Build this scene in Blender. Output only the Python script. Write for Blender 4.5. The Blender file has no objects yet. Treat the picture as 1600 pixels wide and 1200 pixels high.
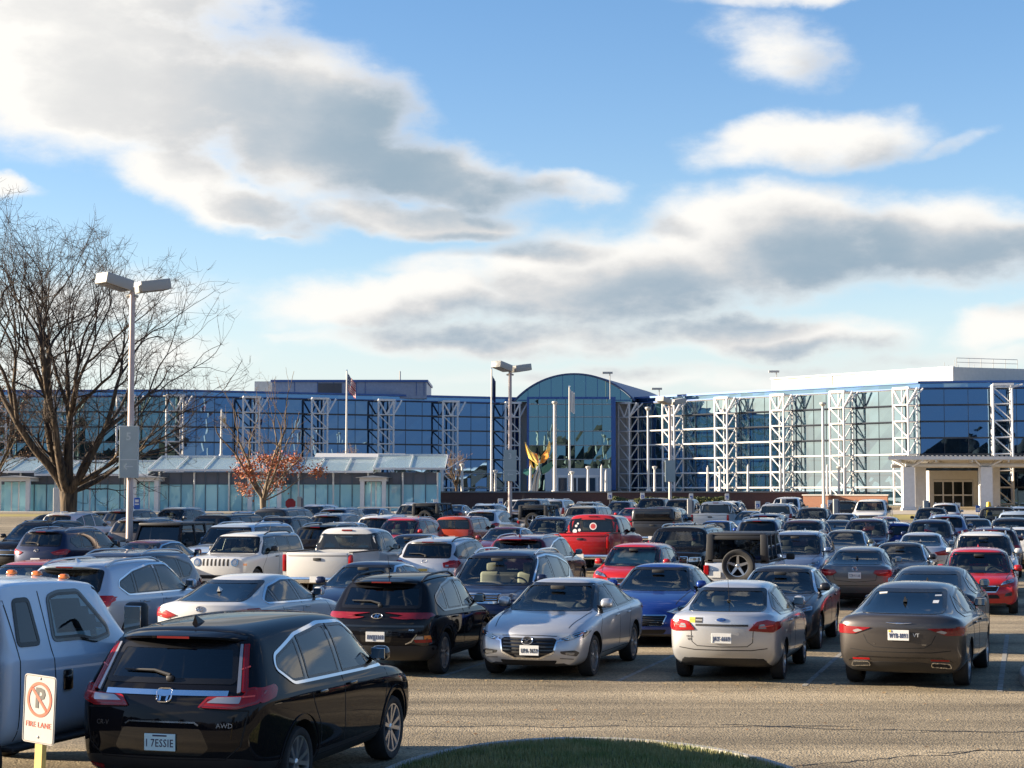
import bpy, bmesh, math, random
from math import sin, cos, pi, radians, sqrt, atan2, tan
from mathutils import Vector, Matrix, noise
from mathutils.bvhtree import BVHTree
R = radians
scn = bpy.context.scene
COL = scn.collection

# ------------------------------------------------------------------ camera
FPX = 2800.0; CAMH = 2.9; HOR = 767.0
PITCH = math.atan((HOR - 600) / FPX)
cd = bpy.data.cameras.new('camera'); cam = bpy.data.objects.new('camera', cd); COL.objects.link(cam)
cam.location = (0, 0, CAMH); cam.rotation_euler = (pi / 2 + PITCH, 0, 0)
cd.sensor_width = 36; cd.lens = 36 * FPX / 1600; cd.clip_start = 0.1; cd.clip_end = 9000
scn.camera = cam

# ------------------------------------------------------------------ sun, exposure
SUN_EL = 15.5; SUN_TH = -5.0            # elevation; degrees behind due left
sd = Vector((-cos(R(SUN_TH)) * cos(R(SUN_EL)), -sin(R(SUN_TH)) * cos(R(SUN_EL)), sin(R(SUN_EL))))
sl = bpy.data.lights.new('sun', 'SUN'); sl.energy = 5.0; sl.angle = R(0.5); sl.color = (1.0, 0.84, 0.63)
so = bpy.data.objects.new('sun', sl); COL.objects.link(so)
so.rotation_euler = sd.to_track_quat('Z', 'Y').to_euler()
vs = scn.view_settings; vs.view_transform = 'Standard'; vs.look = 'None'; vs.exposure = 1.72; vs.gamma = 1.0
scn.cycles.max_bounces = 8; scn.cycles.transparent_max_bounces = 12; scn.cycles.glossy_bounces = 5
scn.cycles.caustics_reflective = False; scn.cycles.caustics_refractive = False
scn.cycles.use_denoising = True

# ------------------------------------------------------------------ world: sky with clouds laid out by azimuth / elevation
def build_world():
    w = bpy.data.worlds.new('World'); scn.world = w; w.use_nodes = True
    nt = w.node_tree; N = nt.nodes; L = nt.links; N.clear()
    out = N.new('ShaderNodeOutputWorld')
    def math_(op, a, b=None, c=None, clamp=False):
        n = N.new('ShaderNodeMath'); n.operation = op; n.use_clamp = clamp
        for i, v in enumerate((a, b, c)):
            if v is None: continue
            if isinstance(v, (int, float)): n.inputs[i].default_value = v
            else: L.new(v, n.inputs[i])
        return n.outputs[0]
    def mrange(v, a, b, c, d, smooth=True):
        n = N.new('ShaderNodeMapRange'); n.interpolation_type = 'SMOOTHSTEP' if smooth else 'LINEAR'
        L.new(v, n.inputs[0])
        for i, q in enumerate((a, b, c, d)): n.inputs[1 + i].default_value = q
        return n.outputs[0]
    tc = N.new('ShaderNodeTexCoord'); sep = N.new('ShaderNodeSeparateXYZ'); L.new(tc.outputs['Generated'], sep.inputs[0])
    az = math_('ARCTAN2', sep.outputs[0], sep.outputs[1]); el = math_('ARCSINE', sep.outputs[2])
    U = math_('MULTIPLY', az, 7.0); V = math_('MULTIPLY', el, 7.0)        # 1 unit = 1/7 rad (400 picture px)
    uv = N.new('ShaderNodeCombineXYZ'); L.new(U, uv.inputs[0]); L.new(V, uv.inputs[1])
    # warp the layout a little with noise so no outline is an ellipse
    mp = N.new('ShaderNodeMapping'); mp.inputs['Scale'].default_value = (1.5, 2.4, 1); L.new(uv.outputs[0], mp.inputs[0])
    n1 = N.new('ShaderNodeTexNoise'); n1.inputs['Scale'].default_value = 1.2; n1.inputs['Detail'].default_value = 7; n1.inputs['Roughness'].default_value = 0.55
    L.new(mp.outputs[0], n1.inputs['Vector'])
    wv = N.new('ShaderNodeVectorMath'); wv.operation = 'MULTIPLY_ADD'
    L.new(n1.outputs['Color'], wv.inputs[0]); wv.inputs[1].default_value = (0.5, 0.24, 0); wv.inputs[2].default_value = (-0.25, -0.12, 0)
    uw = N.new('ShaderNodeVectorMath'); uw.operation = 'ADD'; L.new(uv.outputs[0], uw.inputs[0]); L.new(wv.outputs[0], uw.inputs[1])
    # clouds: picture px centre, radii, tilt, weight
    E = [(150, 135, 420, 165, -8, 1.0), (90, 20, 430, 100, 0, 0.9), (470, 190, 260, 150, -22, 1.0), (640, 265, 260, 62, -12, 0.95), (650, 338, 230, 40, -4, 0.9),
         (330, 300, 250, 60, -16, 0.85),
         (1225, 85, 150, 80, -8, 0.62), (1290, 5, 260, 22, 4, 0.6), (1260, 225, 225, 58, 3, 0.8), (1480, 238, 130, 22, 2, 0.42),
         (1200, 378, 270, 108, -3, 1.0), (1460, 390, 280, 95, -4, 0.95), (940, 435, 360, 105, 3, 0.9), (620, 470, 310, 62, 3, 0.85), (890, 300, 150, 30, -6, 0.6), (700, 415, 130, 40, 0, 0.6),
         (1180, 525, 300, 50, -3, 0.85), (760, 528, 420, 46, 0, 0.72), (470, 528, 90, 16, 0, 0.5), (1560, 525, 130, 44, 8, 0.8), (1500, 572, 260, 30, 0, 0.55),
         (170, 470, 240, 70, 4, 0.62), (160, 560, 330, 50, 0, 0.55), (20, 312, 70, 24, -14, 0.7), (1060, 592, 520, 34, 0, 0.55), (440, 365, 70, 12, 0, 0.55)]
    def field(vec):
        acc = None
        for (cx, cy, rx, ry, rot, wt) in E:
            m = N.new('ShaderNodeMapping'); m.vector_type = 'TEXTURE'; L.new(vec, m.inputs[0])
            m.inputs['Location'].default_value = ((cx - 800) / 400, (HOR - cy) / 400, 0)
            m.inputs['Rotation'].default_value = (0, 0, R(rot)); m.inputs['Scale'].default_value = (rx / 400, ry / 400, 1)
            ln = N.new('ShaderNodeVectorMath'); ln.operation = 'LENGTH'; L.new(m.outputs[0], ln.inputs[0])
            v = mrange(ln.outputs['Value'], 1.25, 0.25, 0, abs(wt))
            if acc is None: acc = v
            elif wt < 0: acc = math_('SUBTRACT', acc, v)
            else: acc = math_('SMOOTH_MAX', acc, v, 0.12)
        return acc
    F0 = field(uw.outputs[0])
    sh = N.new('ShaderNodeVectorMath'); sh.operation = 'ADD'; L.new(uw.outputs[0], sh.inputs[0]); sh.inputs[1].default_value = (-0.30, 0.10, 0)
    F1 = field(sh.outputs[0])
    # the rest of the sky dome
    mp2 = N.new('ShaderNodeMapping'); mp2.inputs['Scale'].default_value = (0.55, 1.3, 1); L.new(uv.outputs[0], mp2.inputs[0])
    n2 = N.new('ShaderNodeTexNoise'); n2.inputs['Scale'].default_value = 0.9; n2.inputs['Detail'].default_value = 6; n2.inputs['Roughness'].default_value = 0.5
    L.new(mp2.outputs[0], n2.inputs['Vector'])
    G = mrange(n2.outputs['Fac'], 0.50, 0.72, 0.0, 0.9)
    inwin = math_('MULTIPLY', mrange(math_('ABSOLUTE', U), 2.2, 3.0, 0, 1), 1.0)
    hi = mrange(V, 2.1, 3.0, 0, 1)
    outm = math_('MAXIMUM', inwin, hi)
    G = math_('MULTIPLY', G, mrange(U, 4.0, 9.0, 1.0, 0.45))
    F0 = math_('MAXIMUM', F0, math_('MULTIPLY', G, outm))
    # ragged edge
    mp3 = N.new('ShaderNodeMapping'); mp3.inputs['Scale'].default_value = (2.2, 4.4, 1); L.new(uv.outputs[0], mp3.inputs[0])
    n3 = N.new('ShaderNodeTexNoise'); n3.inputs['Scale'].default_value = 1.5; n3.inputs['Detail'].default_value = 9; n3.inputs['Roughness'].default_value = 0.60
    L.new(mp3.outputs[0], n3.inputs['Vector'])
    nz = math_('MULTIPLY_ADD', n3.outputs['Fac'], 0.9, -0.45)
    D = math_('ADD', F0, math_('MULTIPLY', nz, mrange(F0, 0.0, 0.35, 0.15, 0.85)))
    cover = mrange(D, 0.14, 0.80, 0.0, 1.0)
    # light: thin and sun-side parts are bright, parts with much cloud between them and the sun are grey-blue
    F1n = math_('ADD', F1, math_('MULTIPLY', nz, 0.5))
    shade = mrange(F1n, 0.15, 1.10, 0.0, 1.0)
    shade = math_('MULTIPLY', shade, mrange(D, 0.30, 0.9, 0.25, 1.0))
    # the sun stands to the left: cloud faces there are lit strongest
    side = mrange(U, -1.65, -0.50, 0.66, 0.0)
    shade = math_('SUBTRACT', shade, side, clamp=True)
    cr = N.new('ShaderNodeValToRGB'); L.new(shade, cr.inputs[0])
    e = cr.color_ramp.elements
    e[0].position = 0.0; e[0].color = (0.93, 0.91, 0.87, 1)
    e[1].position = 1.0; e[1].color = (0.31, 0.41, 0.50, 1)
    k = e.new(0.40); k.color = (0.66, 0.665, 0.67, 1)
    k = e.new(0.70); k.color = (0.47, 0.53, 0.585, 1)
    sky = N.new('ShaderNodeTexSky'); sky.sky_type = 'NISHITA'; sky.sun_disc = False
    sky.sun_elevation = R(SUN_EL); sky.sun_rotation = atan2(sd.x, sd.y); sky.altitude = 0; sky.air_density = 1.0; sky.dust_density = 0.2; sky.ozone_density = 1.6
    hs = N.new('ShaderNodeHueSaturation'); hs.inputs['Saturation'].default_value = 1.28; L.new(sky.outputs[0], hs.inputs['Color'])
    # pale haze low over the horizon
    hz = N.new('ShaderNodeMixRGB'); hz.blend_type = 'MIX'; pale = math_('MINIMUM', mrange(U, 2.1, 4.2, 1.0, 0.0), mrange(U, -17.0, -11.0, 0.0, 1.0))       # whitish towards the sun and ahead, blue away from it
    hc = N.new('ShaderNodeMixRGB'); L.new(pale, hc.inputs[0]); hc.inputs[1].default_value = (1.35, 2.25, 3.6, 1); hc.inputs[2].default_value = (3.55, 3.95, 4.55, 1)
    band = math_('ADD', math_('MULTIPLY', mrange(V, 0.0, 0.95, 0.86, 0.0), pale), math_('MULTIPLY', mrange(V, 0.6, 4.5, 0.92, 0.0), math_('SUBTRACT', 1.0, pale)))
    L.new(band, hz.inputs[0]); tn = N.new('ShaderNodeMixRGB'); tn.blend_type = 'MULTIPLY'; tn.inputs[0].default_value = 1.0; L.new(hs.outputs[0], tn.inputs[1]); tn.inputs[2].default_value = (1.04, 0.945, 1.03, 1)
    L.new(tn.outputs[0], hz.inputs[1]); L.new(hc.outputs[0], hz.inputs[2])
    bg1 = N.new('ShaderNodeBackground'); L.new(hz.outputs[0], bg1.inputs[0]); bg1.inputs[1].default_value = 0.064
    bg2 = N.new('ShaderNodeBackground'); L.new(cr.outputs[0], bg2.inputs[0]); bg2.inputs[1].default_value = 0.335
    mix = N.new('ShaderNodeMixShader'); L.new(cover, mix.inputs[0]); L.new(bg1.outputs[0], mix.inputs[1]); L.new(bg2.outputs[0], mix.inputs[2])
    L.new(mix.outputs[0], out.inputs[0])
build_world()
# ------------------------------------------------------------------ helpers
def ground_z(y):
    return 0.0 if y < 36 else (0.007 * (y - 42) if y > 48 else 0.007 * (y - 36) ** 2 / 24)
def at(px, py, Y):
    """world point seen at picture pixel (px, py) at distance Y"""
    a = (px - 800) / FPX; v = (600 - py) / FPX
    d = Vector((a, cos(PITCH) - v * sin(PITCH), sin(PITCH) + v * cos(PITCH)))
    k = Y / d.y
    return Vector((d.x * k, Y, CAMH + d.z * k))
def xat(px, Y): return at(px, HOR, Y).x
def zat(py, Y): return at(800, py, Y).z

class MB:
    """collects geometry and links it as ONE mesh object"""
    def __init__(s): s.v = []; s.f = []; s.m = []
    def add(s, vs, fs, mi=0):
        o = len(s.v); s.v += [tuple(p) for p in vs]; s.f += [tuple(i + o for i in f) for f in fs]; s.m += [mi] * len(fs)
    def box(s, a, b, mi=0, M=None):
        x0, y0, z0 = a; x1, y1, z1 = b
        vs = [Vector(p) for p in ((x0,y0,z0),(x1,y0,z0),(x1,y1,z0),(x0,y1,z0),(x0,y0,z1),(x1,y0,z1),(x1,y1,z1),(x0,y1,z1))]
        if M is not None: vs = [M @ p for p in vs]
        s.add(vs, [(0,3,2,1),(4,5,6,7),(0,1,5,4),(1,2,6,5),(2,3,7,6),(3,0,4,7)], mi)
    def beam(s, p, q, w, h, mi=0, up=Vector((0,0,1))):
        p = Vector(p); q = Vector(q); d = (q - p).normalized()
        a = d.cross(up)
        if a.length < 1e-4: a = d.cross(Vector((1,0,0)))
        a.normalize(); b = a.cross(d)
        vs = []
        for c in (p, q):
            for i, j in ((-1,-1),(1,-1),(1,1),(-1,1)): vs.append(c + a * (i * w / 2) + b * (j * h / 2))
        s.add(vs, [(3,2,1,0),(4,5,6,7),(0,1,5,4),(1,2,6,5),(2,3,7,6),(3,0,4,7)], mi)
    def tube(s, pts, rad, n=8, mi=0, cap=True):
        pts = [Vector(p) for p in pts]; rs = rad if isinstance(rad, (list, tuple)) else [rad] * len(pts)
        o = len(s.v); ref = None
        for i, p in enumerate(pts):
            d = (pts[min(i + 1, len(pts) - 1)] - pts[max(i - 1, 0)]).normalized()
            if ref is None: ref = d.cross(Vector((0,0,1))) if abs(d.z) < 0.95 else d.cross(Vector((1,0,0)))
            a = (ref - d * ref.dot(d)).normalized(); b = d.cross(a); ref = a
            for k in range(n):
                t = 2 * pi * k / n; s.v.append(tuple(p + (a * cos(t) + b * sin(t)) * rs[i]))
        for i in range(len(pts) - 1):
            for k in range(n):
                k2 = (k + 1) % n; s.f.append((o + i*n + k, o + i*n + k2, o + (i+1)*n + k2, o + (i+1)*n + k)); s.m.append(mi)
        if cap:
            s.f.append(tuple(o + k for k in reversed(range(n)))); s.m.append(mi)
            s.f.append(tuple(o + (len(pts)-1)*n + k for k in range(n))); s.m.append(mi)
    def lathe(s, prof, n=24, mi=0, M=None, mis=None):
        """prof: (radius, axial) pairs round local +X"""
        o = len(s.v)
        for r, a in prof:
            for k in range(n):
                t = 2 * pi * k / n; p = Vector((a, r * cos(t), r * sin(t)))
                s.v.append(tuple(M @ p if M is not None else p))
        for i in range(len(prof) - 1):
            for k in range(n):
                k2 = (k + 1) % n; s.f.append((o + i*n + k, o + i*n + k2, o + (i+1)*n + k2, o + (i+1)*n + k)); s.m.append(mis[i] if mis else mi)
    def quad(s, a, b, c, d, mi=0): s.add([a, b, c, d], [(0,1,2,3)], mi)
    def build(s, name, mats, parent=None, smooth=False, angle=40):
        me = bpy.data.meshes.new(name); me.from_pydata(s.v, [], s.f); me.update()
        mats = mats if isinstance(mats, (list, tuple)) else [mats]
        for m in mats: me.materials.append(m)
        if len(mats) > 1: me.polygons.foreach_set('material_index', s.m)
        if smooth:
            me.polygons.foreach_set('use_smooth', [True] * len(me.polygons))
            if angle: me.set_sharp_from_angle(angle=R(angle))
        o = bpy.data.objects.new(name, me); COL.objects.link(o)
        if parent is not None: o.parent = parent
        return o
def tag(o, label=None, cat=None, group=None, kind=None):
    if label: o['label'] = label
    if cat: o['category'] = cat
    if group: o['group'] = group
    if kind: o['kind'] = kind
    return o
def empty(name, loc=(0,0,0), rz=0.0):
    o = bpy.data.objects.new(name, None); COL.objects.link(o); o.location = loc; o.rotation_euler = (0, 0, rz); o.empty_display_size = 0.2
    return o
def txt(body, size, mat, name='lettering', depth=0.002, bold=0.0, spacing=1.0):
    """lettering as a mesh in local XZ, centred, facing -Y"""
    c = bpy.data.curves.new(name, 'FONT'); c.body = body; c.size = size; c.align_x = 'CENTER'; c.align_y = 'CENTER'; c.extrude = depth; c.offset = bold; c.space_character = spacing; c.resolution_u = 2
    o = bpy.data.objects.new(name, c); COL.objects.link(o)
    dg = bpy.context.evaluated_depsgraph_get(); me = bpy.data.meshes.new_from_object(o.evaluated_get(dg))
    bpy.data.objects.remove(o); bpy.data.curves.remove(c)
    me.transform(Matrix.Rotation(pi / 2, 4, 'X')); me.materials.clear(); me.materials.append(mat)
    return me
def text_obj(body, size, mat, parent, loc, rz=0.0, tilt=0.0, name='lettering', **k):
    o = bpy.data.objects.new(name, txt(body, size, mat, name, **k)); COL.objects.link(o)
    o.parent = parent; o.location = loc; o.rotation_euler = (tilt, 0, rz)
    return o

# ------------------------------------------------------------------ materials
MATS = {}
def pmat(name, col, rough=0.6, metal=0.0, spec=0.5, coat=0.0, emit=None, noise_amt=0.0, noise_scale=3.0, bump=0.0, bump_scale=40.0):
    if name in MATS: return MATS[name]
    m = bpy.data.materials.new(name); m.use_nodes = True; nt = m.node_tree; b = nt.nodes['Principled BSDF']
    b.inputs['Base Color'].default_value = (*col, 1); b.inputs['Roughness'].default_value = rough; b.inputs['Metallic'].default_value = metal
    b.inputs['Specular IOR Level'].default_value = spec; b.inputs['Coat Weight'].default_value = coat; b.inputs['Coat Roughness'].default_value = 0.03
    if emit: b.inputs['Emission Color'].default_value = (*col, 1); b.inputs['Emission Strength'].default_value = emit
    if noise_amt:
        tc = nt.nodes.new('ShaderNodeTexCoord'); n = nt.nodes.new('ShaderNodeTexNoise'); n.inputs['Scale'].default_value = noise_scale; n.inputs['Detail'].default_value = 6
        nt.links.new(tc.outputs['Object'], n.inputs['Vector'])
        mr = nt.nodes.new('ShaderNodeMapRange'); nt.links.new(n.outputs['Fac'], mr.inputs[0]); mr.inputs[1].default_value = .3; mr.inputs[2].default_value = .7
        mr.inputs[3].default_value = 1 - noise_amt; mr.inputs[4].default_value = 1 + noise_amt
        vm = nt.nodes.new('ShaderNodeVectorMath'); vm.operation = 'SCALE'; vm.inputs[0].default_value = col; nt.links.new(mr.outputs[0], vm.inputs['Scale'])
        nt.links.new(vm.outputs[0], b.inputs['Base Color'])
    if bump:
        tc = nt.nodes.new('ShaderNodeTexCoord'); n = nt.nodes.new('ShaderNodeTexNoise'); n.inputs['Scale'].default_value = bump_scale; n.inputs['Detail'].default_value = 4
        nt.links.new(tc.outputs['Object'], n.inputs['Vector'])
        bp = nt.nodes.new('ShaderNodeBump'); bp.inputs['Strength'].default_value = bump; bp.inputs['Distance'].default_value = 0.02
        nt.links.new(n.outputs['Fac'], bp.inputs['Height']); nt.links.new(bp.outputs[0], b.inputs['Normal'])
    MATS[name] = m
    return m
def mirror_glass(name, refl, body, fac, wav=0.02, wscale=0.35, rough=0.01):
    """coated facade glass: strong tinted reflection over a dark body, with faintly wavy panes"""
    m = bpy.data.materials.new(name); m.use_nodes = True; nt = m.node_tree; N = nt.nodes; L = nt.links; N.clear()
    out = N.new('ShaderNodeOutputMaterial'); g = N.new('ShaderNodeBsdfGlossy'); g.inputs['Color'].default_value = (*refl, 1); g.inputs['Roughness'].default_value = rough
    d = N.new('ShaderNodeBsdfDiffuse'); d.inputs['Color'].default_value = (*body, 1)
    mx = N.new('ShaderNodeMixShader'); mx.inputs[0].default_value = fac; L.new(d.outputs[0], mx.inputs[1]); L.new(g.outputs[0], mx.inputs[2]); L.new(mx.outputs[0], out.inputs[0])
    tc = N.new('ShaderNodeTexCoord'); n = N.new('ShaderNodeTexNoise'); n.inputs['Scale'].default_value = wscale; n.inputs['Detail'].default_value = 1.5; L.new(tc.outputs['Object'], n.inputs['Vector'])
    bp = N.new('ShaderNodeBump'); bp.inputs['Strength'].default_value = 1.0; bp.inputs['Distance'].default_value = wav; L.new(n.outputs['Fac'], bp.inputs['Height']); L.new(bp.outputs[0], g.inputs['Normal'])
    return m
def clear_glass(name, tint, refl=1.0):
    m = bpy.data.materials.new(name); m.use_nodes = True; nt = m.node_tree; N = nt.nodes; L = nt.links; N.clear()
    out = N.new('ShaderNodeOutputMaterial'); t = N.new('ShaderNodeBsdfTransparent'); t.inputs['Color'].default_value = (*tint, 1)
    g = N.new('ShaderNodeBsdfGlossy'); g.inputs['Roughness'].default_value = 0.015; g.inputs['Color'].default_value = (refl, refl, refl, 1)
    lw = N.new('ShaderNodeFresnel'); lw.inputs['IOR'].default_value = 1.7
    mx = N.new('ShaderNodeMixShader'); L.new(lw.outputs[0], mx.inputs[0]); L.new(t.outputs[0], mx.inputs[1]); L.new(g.outputs[0], mx.inputs[2]); L.new(mx.outputs[0], out.inputs[0])
    return m
WHITE = pmat('white steel paint', (0.66, 0.65, 0.64), 0.45, noise_amt=0.06)
GREYST = pmat('grey steel', (0.36, 0.36, 0.35), 0.45)
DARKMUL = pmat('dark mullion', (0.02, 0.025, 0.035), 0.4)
BLUEMET = pmat('blue metal coping', (0.03, 0.09, 0.28), 0.35, metal=0.3)
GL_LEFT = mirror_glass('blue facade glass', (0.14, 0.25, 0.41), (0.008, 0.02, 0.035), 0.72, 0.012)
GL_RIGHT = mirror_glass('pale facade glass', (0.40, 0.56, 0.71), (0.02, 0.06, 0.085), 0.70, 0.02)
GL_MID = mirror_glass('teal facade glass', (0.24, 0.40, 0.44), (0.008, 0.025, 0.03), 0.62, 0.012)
GL_ARC = mirror_glass('teal arcade glass', (0.50, 0.78, 0.88), (0.48, 0.86, 0.94), 0.20, 0.02, 0.5)
GL_ROOF = mirror_glass('pale canopy glass', (0.50, 0.60, 0.60), (0.36, 0.45, 0.45), 0.28, 0.02)
GL_SPAN = mirror_glass('spandrel glass', (0.22, 0.37, 0.55), (0.02, 0.06, 0.11), 0.7, 0.01)
SPAND = pmat('spandrel panel', (0.12, 0.13, 0.17), 0.35)
CREAM = pmat('cream panel', (0.58, 0.56, 0.52), 0.5, noise_amt=0.05)
CONC = pmat('concrete', (0.36, 0.34, 0.31), 0.8, noise_amt=0.15, noise_scale=1.2, bump=0.3)
def brick_mat(name, c1, c2, mort):
    m = bpy.data.materials.new(name); m.use_nodes = True; nt = m.node_tree; b = nt.nodes['Principled BSDF']; b.inputs['Roughness'].default_value = 0.85
    tc = nt.nodes.new('ShaderNodeTexCoord'); mp = nt.nodes.new('ShaderNodeMapping'); mp.inputs['Rotation'].default_value = (pi / 2, 0, 0); nt.links.new(tc.outputs['Object'], mp.inputs[0])
    t = nt.nodes.new('ShaderNodeTexBrick'); nt.links.new(mp.outputs[0], t.inputs['Vector']); t.inputs['Scale'].default_value = 1.0
    t.inputs['Color1'].default_value = (*c1, 1); t.inputs['Color2'].default_value = (*c2, 1); t.inputs['Mortar'].default_value = (*mort, 1)
    t.inputs['Brick Width'].default_value = 0.22; t.inputs['Row Height'].default_value = 0.075; t.inputs['Mortar Size'].default_value = 0.008
    nt.links.new(t.outputs['Color'], b.inputs['Base Color'])
    return m
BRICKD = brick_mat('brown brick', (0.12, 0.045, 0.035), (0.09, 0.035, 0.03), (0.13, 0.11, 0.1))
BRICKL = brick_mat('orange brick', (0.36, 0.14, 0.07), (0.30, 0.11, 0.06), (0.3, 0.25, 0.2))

def roof_glass(name, col, see):
    m = bpy.data.materials.new(name); m.use_nodes = True; nt = m.node_tree; N = nt.nodes; b = N['Principled BSDF']; b.inputs['Base Color'].default_value = (*col, 1); b.inputs['Roughness'].default_value = .25
    t = N.new('ShaderNodeBsdfTransparent'); mx = N.new('ShaderNodeMixShader'); mx.inputs[0].default_value = see; nt.links.new(b.outputs[0], mx.inputs[1]); nt.links.new(t.outputs[0], mx.inputs[2]); nt.links.new(mx.outputs[0], N['Material Output'].inputs[0]); return m
GL_ROOF = roof_glass('frosted canopy glass', (0.36, 0.46, 0.47), 0.38)
# ------------------------------------------------------------------ ground: one sheet to the horizon
def ground_mat():
    m = bpy.data.materials.new('worn asphalt'); m.use_nodes = True; nt = m.node_tree; N = nt.nodes; L = nt.links; b = N['Principled BSDF']; b.inputs['Roughness'].default_value = 0.88; b.inputs['Specular IOR Level'].default_value = 0.3
    tc = N.new('ShaderNodeTexCoord')
    def nz(scale, det, vec=None, rough=0.5):
        n = N.new('ShaderNodeTexNoise'); n.inputs['Scale'].default_value = scale; n.inputs['Detail'].default_value = det; n.inputs['Roughness'].default_value = rough
        L.new(vec or tc.outputs['Object'], n.inputs['Vector']); return n.outputs['Fac']
    def mr(v, a, c, d, e):
        n = N.new('ShaderNodeMapRange'); L.new(v, n.inputs[0])
        for i, q in enumerate((a, c, d, e)): n.inputs[i + 1].default_value = q
        return n.outputs[0]
    vo = N.new('ShaderNodeTexVoronoi'); vo.inputs['Scale'].default_value = 38; L.new(tc.outputs['Object'], vo.inputs['Vector'])
    sp = N.new('ShaderNodeSeparateColor'); L.new(vo.outputs['Color'], sp.inputs[0])
    stone = mr(sp.outputs[0], 0, 1, 0.62, 1.4)
    # wheel-worn bands and oil along the drive aisle (rotated with the rows)
    mp = N.new('ShaderNodeMapping'); mp.inputs['Rotation'].default_value = (0, 0, R(13)); mp.inputs['Scale'].default_value = (0.05, 0.9, 1); L.new(tc.outputs['Object'], mp.inputs[0])
    band = mr(nz(1.0, 4, mp.outputs[0]), 0.36, 0.66, 0.58, 1.25)
    patch = mr(nz(0.22, 6), 0.3, 0.7, 0.80, 1.15)
    def mul(a, c):
        n = N.new('ShaderNodeMath'); n.operation = 'MULTIPLY'; L.new(a, n.inputs[0]); L.new(c, n.inputs[1]); return n.outputs[0]
    k = mul(mul(stone, band), mul(patch, mr(nz(0.75, 3), 0.60, 0.72, 1.0, 0.62)))
    vm = N.new('ShaderNodeVectorMath'); vm.operation = 'SCALE'; vm.inputs[0].default_value = (0.290, 0.235, 0.155); L.new(k, vm.inputs['Scale'])
    L.new(vm.outputs[0], b.inputs['Base Color'])
    bp = N.new('ShaderNodeBump'); bp.inputs['Strength'].default_value = 0.7; bp.inputs['Distance'].default_value = 0.012; L.new(vo.outputs['Distance'], bp.inputs['Height']); L.new(bp.outputs[0], b.inputs['Normal'])
    return m
ASPH = ground_mat()
def sheet(name, ys, xs, dz, mat, kind='structure'):
    b = MB(); o = 0
    for y in ys:
        for x in xs: b.v.append((x, y, ground_z(y) + dz))
    n = len(xs)
    for j in range(len(ys) - 1):
        for i in range(n - 1): b.f.append((j*n+i, j*n+i+1, (j+1)*n+i+1, (j+1)*n+i)); b.m.append(0)
    return tag(b.build(name, mat, smooth=True, angle=0), kind=kind)
tag(sheet('ground', [-3000, -400, -60, 0, 20, 36, 38, 40, 42, 44, 46, 48, 60, 100, 160, 220, 300, 600, 3500], [-3000, -400, -120, -60, 0, 60, 120, 400, 3000], 0.0, ASPH))

# ------------------------------------------------------------------ office building
ZE = 15.45; ZT = 14.7; Z0 = 1.2; LV = [1.4 + 1.9 * k for k in range(8)]
C_ = Vector((0.9, 243, 0)); D_ = Vector((-41.8, 224, 0)); A_ = Vector((16.3, 243, 0)); B_ = Vector((47.2, 207, 0)); E_ = Vector((-84, 226, 0)); F_ = Vector((90, 201, 0))
bld = tag(empty('office_building', (0, 243, 1.4)), 'four storey blue glass office building with white lattice trusses and a barrel vault', 'building')
bld_inv = Vector((0, 243, 1.4))
def bpart(b, name, mats, parent=None, **k):
    off = bld_inv
    b.v = [(x - off.x, y - off.y, z - off.z) for x, y, z in b.v]
    return b.build(name, mats, parent or bld, **k)
rnd = random.Random(5)
def facade(p, q, zb, glass, nb, dark_rows=(), name='glass_facade'):
    """glass skin between two plan points: panes (each a hair out of true), mullions, spandrel and coping"""
    d = (q - p); Ln = d.length; d.normalize(); n = Vector((d.y, -d.x, 0))
    g = MB(); m = MB()
    zs = [zb] + [z for z in LV if z > zb + 0.3] + [ZT + 0.05]
    for i in range(nb):
        a = p + d * (Ln * i / nb); c = p + d * (Ln * (i + 1) / nb)
        for j in range(len(zs) - 1):
            t = [rnd.uniform(-0.012, 0.012) for _ in range(4)]
            g.quad(a + n*t[0] + Vector((0,0,zs[j])), c + n*t[1] + Vector((0,0,zs[j])), c + n*t[2] + Vector((0,0,zs[j+1])), a + n*t[3] + Vector((0,0,zs[j+1])))
        g.quad(a + n*rnd.uniform(0,.02) + Vector((0,0,ZT+.1)), c + n*rnd.uniform(0,.02) + Vector((0,0,ZT+.1)), c + Vector((0,0,ZE-.12)), a + Vector((0,0,ZE-.12)), 1)
    fc = bpart(g, name, [glass, GL_SPAN])
    for i in range(nb + 1):
        a = p + d * (Ln * i / nb) + n * 0.03
        m.beam(a + Vector((0,0,zb)), a + Vector((0,0,ZT)), 0.035, 0.05)
    for z in zs[1:]:
        m.beam(p + n*0.05 + Vector((0,0,z)), q + n*0.05 + Vector((0,0,z)), 0.10, 0.20)
    bpart(m, 'mullion', DARKMUL, fc).location = (0, 0, 0)
    c = MB(); c.beam(p + n*0.12 + Vector((0,0,ZE)), q + n*0.12 + Vector((0,0,ZE)), 0.5, 0.24); c.beam(p + n*0.04 + Vector((0,0,ZT+.08)), q + n*0.04 + Vector((0,0,ZT+.08)), 0.16, 0.1)
    bpart(c, 'coping', BLUEMET)
    return d, n
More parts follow.
